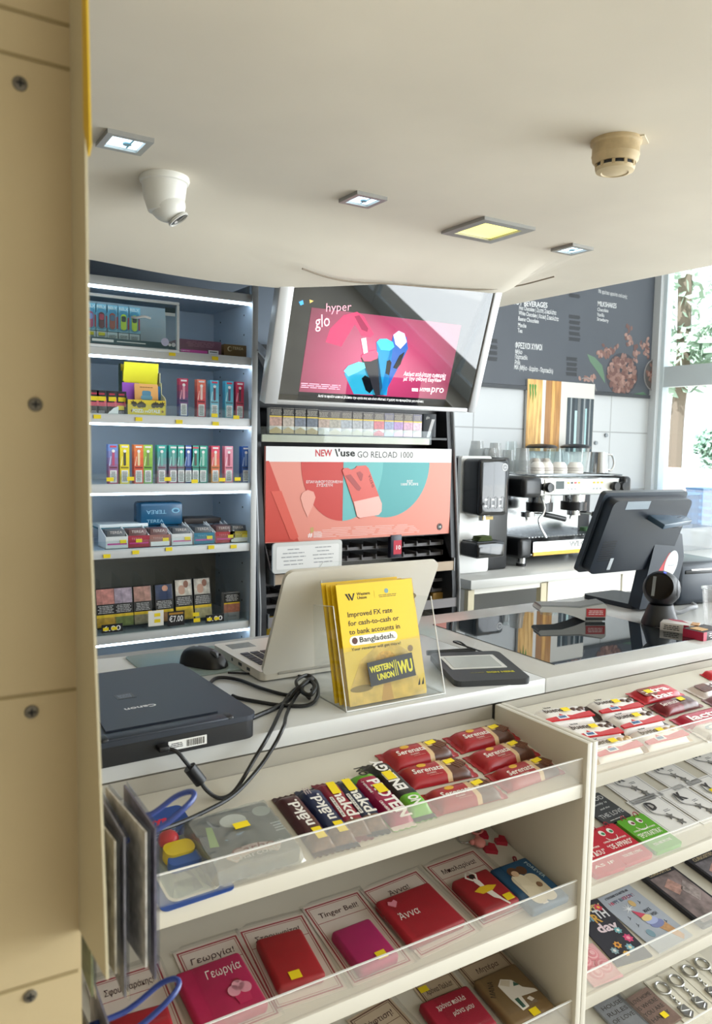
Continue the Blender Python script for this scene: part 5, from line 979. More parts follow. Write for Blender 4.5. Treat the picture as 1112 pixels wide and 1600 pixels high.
def orbit():
    t = thing('barcode_scanner', 'black ball shaped desktop barcode scanner on a flared foot', 'barcode scanner', Tm(1.79, 1.33, Z0+.002)); dk = mat('1B1D22', .4)
    B().lathe([(0, 0), (.052, 0), (.052, .006), (.042, .03), (.034, .052), (.0, .056)], 32).build('foot', dk, t, Mx.Diagonal((1, .85, 1, 1)))
    d = V((-.86, -.40, .30)).normalized(); M = Tm(0, 0, .093) @ d.to_track_quat('Z', 'Y').to_matrix().to_4x4()
    B().lathe([(0, -.047)] + [(.047*math.sin(R_(a)), -.047*math.cos(R_(a))) for a in range(15, 131, 8)] + [(.036, .031), (.034, .027), (0, .027)], 32).build('head', dk, t, M)
    w = B().cyl((0, 0, .0272), .033, .0015, seg=32).build('scan_window', mat('0A0506', .04, spec=.8), t, M); plate('window_stripe', rect(-.026, .010, .026, .018), mat('8A8E92', .3), w, .029, .0294, Rz(R_(90)))
    s = V((.55, -.83, .05)).normalized(); B().lathe([(0, .0475), (.006, .0475), (.007, .046), (.018, .0445), (.026, .040), (.027, .036), (0, .036)], 28).build('side_hub', mat('2E3136', .45), t, Tm(0, 0, .093) @ s.to_track_quat('Z', 'Y').to_matrix().to_4x4())
    plate('foot_label', rect(-.012, -.004, .012, .004), mat('B9BDC2', .4), t, 0, .0006, Tm(-.012, -.0425, .016) @ Rz(R_(-20)) @ Rx(R_(72)))
    plate('status_light', disc(.004), mat('4A5CE0', .3, 0, 1.2), t, 0, .0006, Tm(-.008, -.014, .1377) @ Rx(R_(18)))
orbit()
t = thing('receipt_printer', 'black receipt printer behind the ball shaped scanner', 'printer', Tm(2.14, 1.47, Z0) @ Rz(R_(-8))); B().box((0, .06, .065), (.20, .17, .13), bev=.018, seg=3).build('housing', mat('1D2836', .3), t); B().box((0, -.018, .10), (.15, .02, .012), bev=.003).build('paper_slot', mat('0A0D12', .4), t); B().prism(rect(-.05, 0, .05, .03), 0, .0006, 0, Tm(0, -.028, .104) @ Rx(R_(50))).build('receipt', WHITE, t, smooth=False)
t = thing('ribbed_cable', 'grey ribbed cable running from the scanner to the printer', 'cable', Tm(0, 0, 0)); pts = spline([(1.83, 1.335, 1.03), (1.87, 1.33, 1.024), (1.92, 1.335, 1.03), (1.98, 1.36, 1.022), (2.04, 1.40, 1.012), (2.07, 1.43, 1.012)], 8); b = B(); b.tube(pts, .005)
for p in pts[4:-4]: b.sph(p, .0068, seg=8, rings=5)
b.build('conduit', mat('8E9094', .5), t)
def cup_():
    t = thing('plastic_cup', 'clear plastic cup with pink print at the right edge', 'cup', Tm(1.895, 1.235, Z0)); B().lathe([(0, .002), (.031, .002), (.040, .098), (.043, .100), (.043, .104), (.039, .104), (.0385, .098), (.0295, .004), (0, .004)], 32).build('cup', clear('FFFFFF', .04, .08, milk=.14), t)
    pk = mat('D88A90', .5); b = B()
    for i, a in enumerate((-150, -125, -100, -75)):
        for z in (.04, .055, .07): b.box((0, 0, 0), (.0008, .012, .010), 0, Rz(R_(a)) @ Tm(.0335+z*.085, 0, z))
    b.build('pink_print', pk, t, smooth=False)
cup_()
def flip_pack(label, M, red, open_):
    t = thing('cigarette_pack', label, 'cigarette pack', M); w, d, h = .088, .055, .022
    B().box((0, 0, h/2), (w, d, h), bev=.001).build('carton', mat('DAD6D4', .4) if not open_ else mat('3A3638', .4), t); r = mat('B82848', .4); F = FR(-d/2-.0002)
    if not open_:
        plates('print', [([(.012, .0005), (.034, .0005), (.024, .0215), (.012, .0215)], r, 0, .0004)], t, F); smallprint(t, .04, .014, 3, INK, F @ Tm(-.016, .011, .0003)); plates('top_print', [([(-.042, .026), (.0, .026), (.02, .0), (-.02, .01)], r, 0, .0004)], t, Tm(0, 0, h)); B().box((.036, -.004, h+.001), (.018, .034, .002)).build('foil_opening', mat('C89050', .4, noise=.3, scale=150), t, smooth=False)
    else:
        plates('print', [(rect(-.0435, .0005, -.030, .0215), r, 0, .0004)], t, F); smallprint(t, .06, .015, 3, mat('E0DCDC', .5), F @ Tm(.008, .011, .0003)); plate('red_end', rect(-.027, .0005, .027, .0215), r, t, 0, .0004, Tm(-w/2-.0002, 0, 0) @ Rz(R_(-90)) @ Rx(R_(90))); B().box((-.02, .0, h+.0008), (.03, .03, .0016)).build('foil_opening', mat('D8A868', .4, noise=.3, scale=150), t, smooth=False)
flip_pack('white and pink cigarette pack lying beside the ball shaped scanner', Tm(1.771, 1.255, Z0) @ Rz(R_(-63)), 0, False)
flip_pack('dark cigarette pack with crimson end at the counter edge', Tm(1.765, 1.185, Z0) @ Rz(R_(2)), 1, True)
# cables
def onct(x, y, lift=.004): u, v = CT.uv(x, y, lift); return V((u, v, Z0+lift))
def onY(x, y, Yv): d = ray(x, y); return CAMP+d*(Yv/d.y)
ck = mat('121316', .45)
t = thing('usb_cable', 'black cable from the scanner front with a ferrite bead, hanging over the edge', 'cable', Tm(0, 0, 0))
pa = [onY(254, 1168, 1.098), onY(275, 1174, 1.088), onY(288, 1188, 1.082), onY(306, 1211, 1.078), onY(324, 1236, 1.07), onY(345, 1247, 1.066), onY(368, 1234, 1.07), onY(398, 1185, 1.085), onY(420, 1148, 1.10), onct(437, 1112), onct(448, 1090), onct(462, 1076), onct(478, 1068), onct(492, 1060, .012)]
B().tube(spline(pa, 8), .0031).build('cord', ck, t)
bd = (onY(314, 1222, 1.076)-onY(296, 1199, 1.08)); B().cyl((0, 0, 0), .0095, bd.length, 0, Tm(*onY(296, 1199, 1.08)) @ bd.to_track_quat('Z', 'Y').to_matrix().to_4x4(), 16).build('ferrite_bead', ck, t); q = onY(254, 1168, 1.096); B().box(q, (.016, .02, .008), bev=.002).build('plug', ck, t)
t = thing('power_cable', 'black cable hanging over the counter edge down to the sweets shelf', 'cable', Tm(0, 0, 0))
B().tube(spline([onct(484, 1092), onct(470, 1080, .014), onct(455, 1100), onct(447, 1118), onY(443, 1135, 1.10), onY(428, 1165, 1.088), onY(402, 1203, 1.075), onY(365, 1242, 1.05), onY(320, 1268, 1.02), onY(270, 1290, .98), onY(222, 1304, .95)], 8), .0031).build('cord', ck, t)
t = thing('mouse_cable', 'thin black cable loop lying on the counter in front of the laptop', 'cable', Tm(0, 0, 0))
B().tube(spline([onct(356, 1051), onct(400, 1053), onct(440, 1054), onct(470, 1056), onct(492, 1066), onct(486, 1078, .012)], 8), .0022).build('cord', ck, t)
t = thing('coiled_cable', 'black cable bunched into a coil left of the leaflet stand', 'cable', Tm(0, 0, 0))
B().tube(spline([onct(325, 1070), onct(340, 1059), onct(372, 1062), onct(410, 1076), onct(450, 1086), onct(466, 1080, .012), onct(463, 1064, .016), onct(480, 1055, .014), onct(494, 1066, .012), onct(496, 1088, .008), onct(480, 1102), onct(440, 1102), onct(400, 1096), onct(374, 1091), onct(363, 1087)], 8), .0034).build('cord', ck, t)
B().tube(spline([onct(393, 1122), onct(430, 1106), onct(452, 1092), onct(468, 1074, .02), onct(484, 1064, .022), onct(492, 1074, .02), onct(484, 1086, .016), onct(472, 1080, .016), onct(474, 1068, .02), onct(488, 1060, .02)], 8), .0042).build('cord', ck, t)
# ------------------------------------------------------------------ out of focus post at the left with its hooks and cards
post = thing('display_post', 'tall cream wooden display post with screws at the left edge', 'post', Tm(0, 0, 0)); pm = mat('C4B088', .6, noise=.05, scale=6); PX = .1255
B().box(((-.30+PX)/2, .71, .995), (PX+.30, .32, 1.985)).build('board', pm, post, smooth=False)
pp = vt(.55)
b = B()
for x, y in ((31, 131), (55, 632), (49, 1112), (47, 1556)):
    u, v = pp.uv(x, y); s = B(); M = FR(.5495, u, v); s.lathe([(0, .001), (.0022, .0012), (.0042, .0006), (.0046, 0), (0, 0)], 16, 0, M); s.box((0, 0, 0), (.005, .0012, .0008), 1, M @ Tm(0, 0, .0012)); s.box((0, 0, 0), (.0012, .005, .0008), 1, M @ Tm(0, 0, .0012)); s.build('screw', [mat('6E675A', .4, .5), INK], post)
for L in (((0, 8), (120, 44)), ((0, 78), (122, 112)), ((0, 1086), (122, 1076)), ((0, 1540), (122, 1516))):
    (xa, za), (xb, zb) = [pp.uv(*q) for q in L]; B().prism([(xa-.2, za-.0012), (xb, zb-.0012), (xb, zb+.0012), (xa-.2, za+.0012)], 0, .0003, 0, FR(.5498)).build('joint_line', mat('9A875E', .7), post, smooth=False)
b.bm.free()
# flange that stands forward of the board's right edge, cut off at a slant below
fl = Pl((PX, 0, 0), (0, -1, 0), (0, 0, 1)); F1 = [fl.uv(*q) for q in ((122, 0), (134, 0), (143, 800), (166, 1400), (170, 1530), (121, 1440))]
pts = [(-.552, 1.99)] + [(F1[1][0], 1.99)] + F1[1:5] + [(-.552, F1[5][1])]
B().prism(pts, 0, .0015, 0, fl.M.copy()).build('side_flange', mat('CFC4A4', .5), post, smooth=False)
pts = [fl.uv(*q) for q in ((133, -40), (140, -40), (146, 228), (143, 245), (136, 200))]; B().prism(pts, .001, .0022, 0, fl.M.copy()).build('yellow_edge_tape', mat('E8C030', .5), post, smooth=False)
blue = mat('2A3F86', .35)
def hook(label, z, x1):
    t = thing('wire_hook', label, 'hook', Tm(0, 0, 0)); y = .66
    B().tube(spline([(PX+.002, y+.012, z-.004), (.18, y+.012, z-.004), (x1-.035, y+.012, z+.0), (x1-.012, y+.011, z+.012), (x1, y+.004, z+.017), (x1, y-.004, z+.015), (x1-.012, y-.011, z+.010), (x1-.035, y-.012, z-.002), (.18, y-.012, z-.006), (PX+.002, y-.012, z-.006)], 6), .0026).build('wire', blue, t)
hook('blue double wire hook holding greeting cards, the upper one', 1.128, .248); hook('blue double wire hook below the hanging cards, the lower one', .955, .234)
def hang(x, yaw, z, h, w, c, label, k):
    t = thing('hanging_card', label, 'greeting card', Tm(x, .66, z) @ Rz(yaw), 'greeting cards hanging on the upper blue hook'); b = B(); b.box((0, 0, -h/2+.012), (.0018, w, h)); b.build('card', mat(c, .6, noise=.35, scale=90), t, smooth=False); B().box((.0026, 0, -h/2+.012), (.0006, w+.004, h+.004)).build('clear_sleeve', clear('EEF0F2', .08, .05), t, smooth=False)
for i, (x, yw, h, w, c, l) in enumerate(((.150, -.05, .125, .098, '686E54', 'greenish grey card nearest the post on the upper hook'), (.163, .04, .11, .105, '8A8478', 'pale card second from the post on the upper hook'), (.175, -.03, .135, .098, '66646C', 'dark grey card in the middle of the upper hook'), (.188, .05, .115, .10, 'A8A4A0', 'light grey card just left of the outermost card on the hook'), (.200, -.02, .130, .094, '5E5A6A', 'outermost dark card at the right of the upper hook'))): hang(x, yw, 1.133, h, w, c, l, i)
for i, (x, yw, h, w, c, l) in enumerate(((.152, .03, .14, .10, '6A6458', 'brownish card nearest the post on the lower hook'), (.168, -.05, .13, .10, '7E7A88', 'lilac grey card on the lower hook'))):
    t = thing('hanging_card', l, 'greeting card', Tm(x, .66, .960) @ Rz(yw), 'greeting cards hanging on the lower blue hook'); B().box((0, 0, -h/2+.012), (.0018, w, h)).build('card', mat(c, .6, noise=.35, scale=90), t, smooth=False)
# ------------------------------------------------------------------ sweets and gift shelves in front of the counter
gm = mat('CFCABD', .45, noise=.02, scale=8.); gin = mat('A9A498', .5); TILT = R_(10.8); ct_, st_ = math.cos(TILT), math.sin(TILT)  # gin: back panel colour, darkened to carry the shade between the shelves
def bay(name, label, x0, x1, zs, div_x):
    t = thing(name, label, 'display shelf', Tm(0, 0, 0)); sh = []
    for x in div_x: B().box((x, (.884+1.112)/2, .485), (.0118, .228, .97), bev=.0008).build('side_panel', gm, t)
    B().box(((x0+x1)/2, 1.126, .484), (x1-x0, .014, .966)).build('back_panel', gin, t, smooth=False)
    for z in zs:
        pl = Pl((0, .897, z), (1, 0, 0), (0, ct_, st_)); sh.append(pl)
        s = B().box(((x0+x1)/2, .112, -.006), (x1-x0-.001, .224, .012)).build('shelf', gm, t, pl.M.copy(), smooth=False)
        B().box(((x0+x1)/2, .8945, z-.012), (x1-x0-.001, .010, .024), bev=.001).build('front_edge', gm, t)
        B().box(((x0+x1)/2, .8925, z+.021), (x1-x0-.004, .003, .045)).build('clear_fence', clear('FFFDF8', .04, .05, milk=.12), t, smooth=False); B().box(((x0+x1)/2, .8925, z+.0435), (x1-x0-.004, .0032, .001)).build('fence_edge', mat('F0F0EE', .3), t, smooth=False)
        B().prism([(0, 0), (.05, 0), (0, .044)], -.001, .001, 0, Tm(x1-.004, .894, z+.001) @ Rx(R_(90)) @ Ry(R_(90))).build('fence_return', clear('FFFDF8', .04, .05), t, smooth=False)
    return t, sh
BL_, SL = bay('display_shelf', 'left bay of cream sloping shelves with sweets and gift packs', -.30, 1.020, (.899, .686, .470, .25), (1.026, -.306))
BR_, SR = bay('display_shelf', 'right bay of cream sloping shelves with white and red bars, cards and keyrings', 1.045, 2.6, (.909, .709, .508, .300), (1.039, 2.606))
def wrapper(parent, L, W, H, zones, name='wrapper', crimp=.07, mats=None, crimp_mat=None):
    b = B(); nx, ny = 30, 8; g = []; ms = []; cols = []
    for u1, m in zones:
        if m not in ms: ms.append(m)
    cm_ = crimp_mat or zones[-1][1]
    if cm_ not in ms: ms.append(cm_)
    def top(u, v):
        if abs(u) > 1-crimp*2: return .0012
        k = abs(u)/(1-crimp*2); return max(.0012, H*(1-k**9)**.5*(1-abs(v)**5)**.5 + random.uniform(-.0004, .0004))
    for i in range(nx+1):
        u = -1+2*i/nx; row = []
        for j in range(ny+1):
            v = -1+2*j/ny; zig = (.0012 if j % 2 else -.0012) if i in (0, nx) else 0; ws = 1 if abs(u) > 1-crimp*2 else .97
            row.append(b.bm.verts.new((u*L/2+zig, v*W/2*ws, top(u, v))))
        g.append(row)
    for i in range(nx):
        um = (i+.5)/nx; e = um < crimp or um > 1-crimp
        m = cm_ if e else next((mm for u1, mm in zones if um <= u1), zones[-1][1])
        for j in range(ny): b._face([g[i][j], g[i+1][j], g[i+1][j+1], g[i][j+1]], ms.index(m))
    lo = [[b.bm.verts.new((v.co.x, v.co.y, 0)) for v in r] for r in g]
    for i in range(nx):
        b._face([g[i][0], lo[i][0], lo[i+1][0], g[i+1][0]], 0); b._face([g[i+1][ny], lo[i+1][ny], lo[i][ny], g[i][ny]], 0)
        for j in range(ny): b._face([lo[i][j], lo[i][j+1], lo[i+1][j+1], lo[i+1][j]], 0)
    for j in range(ny): b._face([g[0][j], g[0][j+1], lo[0][j+1], lo[0][j]], 0); b._face([g[nx][j+1], g[nx][j], lo[nx][j], lo[nx][j+1]], 0)
    return b.build(name, ms, parent, None, ang=50)
def put(pl, Q, lift=.0):
    u, v, a, L, W = pl.quad(*Q, lift=lift); eu = abs(math.cos(a))*L/2+abs(math.sin(a))*W/2; ev = abs(math.sin(a))*L/2+abs(math.cos(a))*W/2
    v = max(v, min(ev+.001, v+.02))                    # keep clear of the fence and of the side panels
    if pl in SR: u = max(u, min(1.049+eu, u+.03))
    else: u = min(u, max(1.017-eu, u-.02))
    return pl.at(u, v, a), L, W
K6 = lambda x, y: (420+x*.4496, 1100+y*.4496)
foil = lambda h, **k: mat(h, .28, **k)
def serenata(label, pl, Q, lift=.001, group='red wafer bars on the top left shelf'):
    M, L, W = put(pl, Q, .012); L, W = .140, .054; t = thing('wafer_bar', label, 'chocolate bar', M @ Tm(0, 0, lift), group); H = .014
    rd = foil('A61C26'); wrapper(t, L, W, H, ((.56, rd), (.62, foil('D8B88C')), (.90, foil('5A3426', noise=.2, scale=90)), (1, rd)), crimp_mat=rd)
    z = H+.0004; text('Serenata', .0125, t, Tm(-.018, -.006, z), mat('F2ECE6', .4), w=.058, bold=.015, shear=.15); text('CLASSIC', .0032, t, Tm(-.016, -.0125, z), mat('E8D8D0', .5), w=.018); smallprint(t, .03, .0022, 1, mat('D09088', .5), Tm(-.01, -.0165, z))
    plates('emblem', [(disc(.009, -.022, .0125, 18, ry=.0042), mat('D8A834', .4), z-.001, z+.0002)], t)
    b = B()
    for i in range(4): b.box((.034+i*.006, .0+i*.001, z-.0012), (.0042, .026-i*.003, .003), 0, Rz(.5))
    b.build('wafer_picture', mat('6E4430', .5, noise=.3, scale=200), t, smooth=False); plates('cream_picture', [(disc(.010, .026, .008, 14, ry=.008), mat('E8CFA0', .5), z-.0012, z)], t)
    price_tag(t, Tm(.030, .008, z+.0012) @ Rz(.15), .020, .010)
S1 = SL[0]
for Q, l in ((((380, 158), (600, 105), (660, 165), (430, 220)), 'red wafer bar at the back left of the six'), (((430, 220), (665, 165), (735, 240), (480, 285)), 'red wafer bar in the middle of the left column of three'), (((515, 290), (760, 235), (850, 310), (580, 385)), 'red wafer bar at the front of the left column of three'),
             (((615, 95), (810, 55), (870, 110), (675, 160)), 'red wafer bar at the back of the right column of three'), (((690, 165), (890, 105), (965, 155), (760, 225)), 'red wafer bar in the middle of the right column of three'), (((780, 220), (985, 155), (1050, 220), (850, 290)), 'red wafer bar at the front right, against the fence')):
    serenata(l, S1, [K6(*q) for q in Q])
K7 = lambda x, y: (420+x*.2338, 1130+y*.2338)
def nakd(label, BLc, BRc, FRc, FLc, c, up, sticker):
    Q = (FLc, BLc, BRc, FRc) if up else (BRc, FRc, FLc, BLc); M, L, W = put(S1, [K7(*q) for q in Q], .008); L = min(L, .145); W = .038; t = thing('fruit_bar', label, 'snack bar', M @ Tm(0, 0, .001), 'fruit and nut bars on the top left shelf'); H = .014; m = foil(c); ft = foil('6A4A38', noise=.4, scale=120)
    wrapper(t, L, W, H, ((.24, ft), (1, m)) if up else ((.76, m), (1, ft)), crimp_mat=foil(blend(c, '000000', .25))); z = H+.0004; Wt = mat('F2F0EC', .4)
    if up: text('nākd.', .017, t, Tm(.010, -.006, z), Wt, w=.062, bold=.03); smallprint(t, .018, .012, 3, mat('B8A8A8', .5), Tm(.052, .008, z)) if c == '1C2A52' else None; price_tag(t, Tm(-.040, -.002, z+.0005), .024, .014)
    else: text('nakd.', .018, t, Tm(.004, -.004, z), Wt, w=.07, bold=.03); plate('strip', rect(-.018, -.0135, .03, -.0085), Wt, t, z-.0008, z+.0002); text('RAW FRUIT & NUT BAR', .0032, t, Tm(.006, -.0125, z+.0003), INK, w=.044); price_tag(t, Tm(-.038, .002, z+.0006), .030, .014)
nakd('maroon brown fruit bar, leftmost of the four', (45, 490), (145, 445), (460, 820), (320, 885), '4A2226', True, 0); nakd('navy fruit bar with yellow sticker at its lower end, second of the four', (175, 440), (310, 410), (600, 790), (470, 840), '1C2A52', True, 0)
nakd('crimson fruit bar, third of the four', (315, 395), (405, 370), (690, 740), (570, 780), '8E1E3A', False, 0); nakd('dark blue fruit bar beside the protein bar, fourth of the four', (420, 385), (515, 355), (800, 700), (690, 745), '1E2A48', False, 0)
def big_bar(label, BLc, BRc, FRc, FLc, c, up, word, crimp, extra):
    Q = (FLc, BLc, BRc, FRc) if up else (BRc, FRc, FLc, BLc); M, L, W = put(S1, [K7(*q) for q in Q], .008); L = min(L, .165); W = .042; t = thing('protein_bar', label, 'snack bar', M @ Tm(0, 0, .001)); H = .017; m = foil(c); gr = foil('6AB42C')
    wrapper(t, L, W, H, ((.30, gr), (1, m)) if up else ((.20, gr), (1, m)), crimp_mat=foil(crimp)); z = H+.0004; Wt = mat('F4F2F0', .4)
    text(word, .020, t, Tm(.022 if up else .016, -.006, z), Wt, w=.098 if not up else .085, bold=.05); text('NO', .018, t, Tm(-.048 if up else -.058, -.008, z), mat('F4F6F0' if up else '2A2A2A', .4), w=.022, bold=.05)
    if not up: text('· 7 VITAMINS ·', .0045, t, Tm(-.018, -.0165, z), Wt, w=.036); text('CRANBERRY', .005, t, Tm(.035, -.0165, z), Wt, w=.032)
    price_tag(t, Tm(.02 if up else -.008, .004, z+.0006), .022, .017)
big_bar('magenta protein bar with a white crimped end', (520, 345), (650, 315), (985, 640), (850, 720), 'A0184E', False, 'PROTEIN', 'E8DCD8', 0); big_bar('black and green energy bar beside the red wafer bars', (605, 265), (760, 245), (1100, 600), (1000, 650), '26241F', True, 'ENERGY', '1E1A18', 0)
KC = lambda x, y: (120+x*.3597, 1180+y*.3597)
def charcoal():
    M, L, W = put(S1, [KC(*q) for q in ((480, 310), (820, 215), (985, 430), (600, 540))], .02); t = thing('charcoal_pack', 'grey shrink wrapped charcoal tablets pack with a yellow sticker', 'packet', M @ Tm(0, 0, .001)); H = .024
    B().box((0, 0, H/2), (L, W, H), bev=.005).build('box', mat('46504E', .35, noise=.25, scale=30), t)
    b = B(); nx = 16; g = []
    for i in range(nx+1):
        g.append([b.bm.verts.new(((-1+2*i/nx)*(L/2+.006), (-1+2*j/nx)*(W/2+.006), (H+.001+abs(random.gauss(0, .0014))) if 0 < i < nx and 0 < j < nx else .004+random.random()*.006)) for j in range(nx+1)])
    for i in range(nx):
        for j in range(nx): b._face([g[i][j], g[i+1][j], g[i+1][j+1], g[i][j+1]], 0)
    b.build('shrink_wrap', clear('EEF2F1', .06, .20, milk=.14), t, ang=25)
    z = H+.0003; pl_ = mat('C8CCC8', .5); rib = [(.062*math.cos(R_(a)), -.085+.062*math.sin(R_(a))) for a in range(50, 131, 8)]+[(.046*math.cos(R_(a)), -.085+.046*math.sin(R_(a))) for a in range(130, 49, -8)]
    plates('print', [(rib, mat('D4B8B0', .5), z-.001, z+.0002), (disc(.019, .0, .030, 20, ry=.014), pl_, z-.001, z+.0002), (disc(.013, .045, .035, 20, ry=.011), mat('9AA49E', .5), z-.001, z+.0002), ([(-.05, -.01), (-.04, .03), (-.032, .028), (-.038, -.012)], mat('9AB86A', .5), z-.001, z+.0002)], t)
    text('Carbo', .012, t, Tm(0, -.036, z+.0004), mat('8A4A44', .5), w=.06, shear=.2); text('Charcoals', .009, t, Tm(.0, -W/2+.010, z+.0003), pl_, w=.07); text('for hookah', .006, t, Tm(.02, -W/2+.022, z+.0003), pl_, w=.05); smallprint(t, .016, .022, 4, pl_, Tm(.052, -.004, z+.0003), name='barcode'); price_tag(t, Tm(.004, .012, H+.005), .022, .012)
charcoal()
def blister():
    M, L, W = put(S1, [KC(*q) for q in ((300, 215), (365, 205), (548, 600), (385, 660))], .004); t = thing('toy_pack', 'blue carded toy with a red, yellow and blue toy in a clear blister', 'toy', S1.at(S1.uv(273, 1335)[0]-.004, S1.uv(273, 1335)[1], R_(2)) @ Tm(0, 0, .002)); w, h = .096, .19
    B().prism(rrect(w, h, .008), 0, .0012).build('backing_card', mat('2A4C96', .4), t, smooth=False); plate('white_panel', rrect(w-.026, .115, .012, cy=-.028), mat('E6E4DE', .5), t, .0012, .0018)
    B().sph((.0, .015, .012), .014, sc=(1, 1, .8)).build('red_wheel', mat('D83038', .35), t); B().prism(rrect(.040, .026, .010, cx=.004, cy=-.012), .002, .018).build('yellow_body', mat('F0C81C', .35), t, ang=50); B().prism(rrect(.046, .020, .009, cx=.006, cy=-.030), .002, .014).build('blue_base', mat('2C5CB4', .35), t, ang=50)
    B().prism(rrect(w-.032, .108, .012, cy=-.028), .0018, .024).build('clear_blister', clear('EEF4F4', .03, .05), t, ang=50); text('toys', .012, t, Tm(0, .065, .0013), mat('D8304A', .5), w=.04, bold=.05); smallprint(t, .05, .02, 4, mat('B8C4E0', .5), Tm(.0, .045, .0013))
blister()
# ------------------------------------------------------------------ name cards with wallets
S2, S3 = SL[1], SL[2]; K8 = lambda x, y: (440+x*.4496, 1300+y*.4496); K9 = lambda x, y: (640+x*.25147, 1290+y*.25147)
cardm = mat('E6D9CF', .6); brd = mat('A83A44', .6); pen = mat('4A2A2C', .7)
def gift(label, pl, CQ, WQ, name, wc, kind=None, wh=.018, group='name cards with wallets on the shelves', tagpos=None, brown=False):
    M, L, W = put(pl, CQ); t = thing('gift_card_pack', label, 'gift wallet', M @ Tm(0, 0, .0008), group); wn = Mx(M).inverted()
    B().prism(rect(-L/2, -W/2, L/2, W/2), 0, .001).build('backing_card', mat('C8B49A', .6) if brown else cardm, t, smooth=False)
    b = B(); bm_ = brd if not brown else mat('6A4A3A', .6)
    for k, wd_ in ((.004, .0022), (.0085, .0007)):
        x, y = L/2-k, W/2-k; b.prism(rect(-x, y-wd_, x, y), .001, .0013); b.prism(rect(-x, -y, x, -y+wd_), .001, .0013); b.prism(rect(-x, -y+wd_, -x+wd_, y-wd_), .001, .0013); b.prism(rect(x-wd_, -y+wd_, x, y-wd_), .001, .0013)
    b.prism(rect(-L/2+.009, W/2-.042, L/2-.009, W/2-.0413), .001, .0013)
    b.build('printed_border', bm_, t, smooth=False)
    if name: text(name, .0105, t, Tm(0, W/2-.032, .0013), pen, w=min(L*.66, .0085*len(name)), shear=.12)
    u, v, a, l, w = pl.quad(*WQ, lift=wh); wm = wn @ pl.at(u, v, a) @ Tm(0, 0, .0012)
    wt = B().box((0, 0, wh/2), (l, w, wh), bev=.006, seg=3).build('wallet', mat(wc, .55, noise=.06, scale=60), t, wm)
    b = B(); nx = 10; g = []
    for i in range(nx+1):
        r = []
        for j in range(nx+1):
            x, y = (-1+2*i/nx), (-1+2*j/nx); z = .0024 if i in (0, nx) or j in (0, nx) else wh+.005+random.uniform(-.0006, .0006); r.append(b.bm.verts.new((x*(L/2+.003), y*(W/2+.003), z)))
        g.append(r)
    for i in range(nx):
        for j in range(nx): b._face([g[i][j], g[i+1][j], g[i+1][j+1], g[i][j+1]], 0)
    b.build('plastic_sleeve', clear('F6F6F6', .05, .035), t, ang=30)
    if tagpos: price_tag(wt, Tm(tagpos[0]*l, tagpos[1]*w, wh+.0008), .017, .014)
    return t, wt, l, w, wh+.0003
Wm = mat('EFE9E0', .5)
t, wt, l, w, z = gift('white card with a red wallet showing a ballerina in a yellow skirt', S2, [K9(*q) for q in ((100, 255), (410, 145), (755, 510), (440, 645))], [K9(*q) for q in ((285, 345), (475, 255), (690, 470), (440, 560))], 'Μπαλαρίνα!', '9E1C26', tagpos=(.30, -.34))
plates('ballerina', [([(-.022, .004), (-.006, .009), (.010, .007), (.024, .001), (.010, -.006), (-.012, -.006)], mat('E4BE24', .5), z, z+.0006), ([(-.004, .008), (-.007, .022), (-.002, .030), (.004, .022), (.004, .008)], Wm, z, z+.0005), (disc(.0052, -.002, .034, 14), mat('2A1E1A', .6), z, z+.0008), ([(-.007, .024), (-.016, .036), (-.008, .046), (-.006, .044), (-.012, .036), (-.004, .026)], Wm, z, z+.0005), ([(.003, .024), (.010, .036), (.001, .047), (.0, .045), (.006, .036), (.001, .026)], Wm, z, z+.0005), ([(.002, -.006), (.008, -.030), (.014, -.044), (.017, -.042), (.012, -.028), (.008, -.006)], Wm, z, z+.0005), ([(-.004, -.006), (.0, -.020), (.010, -.030), (.012, -.026), (.004, -.016), (.002, -.006)], Wm, z, z+.0004)], wt)
t, wt, l, w, z = gift('white card with a large red wallet bearing a pink heart', S2, [K8(*q) for q in ((290, 200), (485, 130), (665, 350), (465, 455))], [K8(*q) for q in ((335, 240), (510, 170), (640, 310), (440, 395))], 'Άννα!', 'A01826')
text('Άννα', .014, wt, Tm(-l*.20, -.004, z), Wm, w=.04, shear=.15); plates('heart', [([(-l*.30, .022), (-l*.30-.009, .031), (-l*.30-.006, .037), (-l*.30, .034), (-l*.30+.006, .037), (-l*.30+.009, .031)], mat('E08A9A', .5), z, z+.0012)], wt)
t, wt, l, w, z = gift('white card with a plain magenta wallet and yellow sticker', S2, [K8(*q) for q in ((70, 265), (275, 205), (450, 455), (245, 545))], [K8(*q) for q in ((180, 345), (305, 295), (410, 430), (265, 490))], 'Tinger Bell!', 'A81C5C', tagpos=(.12, -.36))
t, wt, l, w, z = gift('white card with a plain red wallet and yellow sticker beside the cupcake one', S2, [KC(*q) for q in ((695, 770), (975, 690), (1181, 1015), (860, 1120))], [KC(*q) for q in ((790, 790), (990, 750), (1065, 950), (865, 1030))], 'Στρουμφίτα!', 'A21A22', tagpos=(-.10, -.36))
t, wt, l, w, z = gift('white card with a pink wallet showing a cupcake', S2, [KC(*q) for q in ((405, 870), (690, 775), (900, 1130), (600, 1245))], [KC(*q) for q in ((415, 955), (700, 850), (840, 1080), (545, 1200))], 'Γεωργία!', 'B01E50')
text('Γεωργία', .014, wt, Tm(l*.14, w*.20, z), Wm, w=.052, shear=.15)
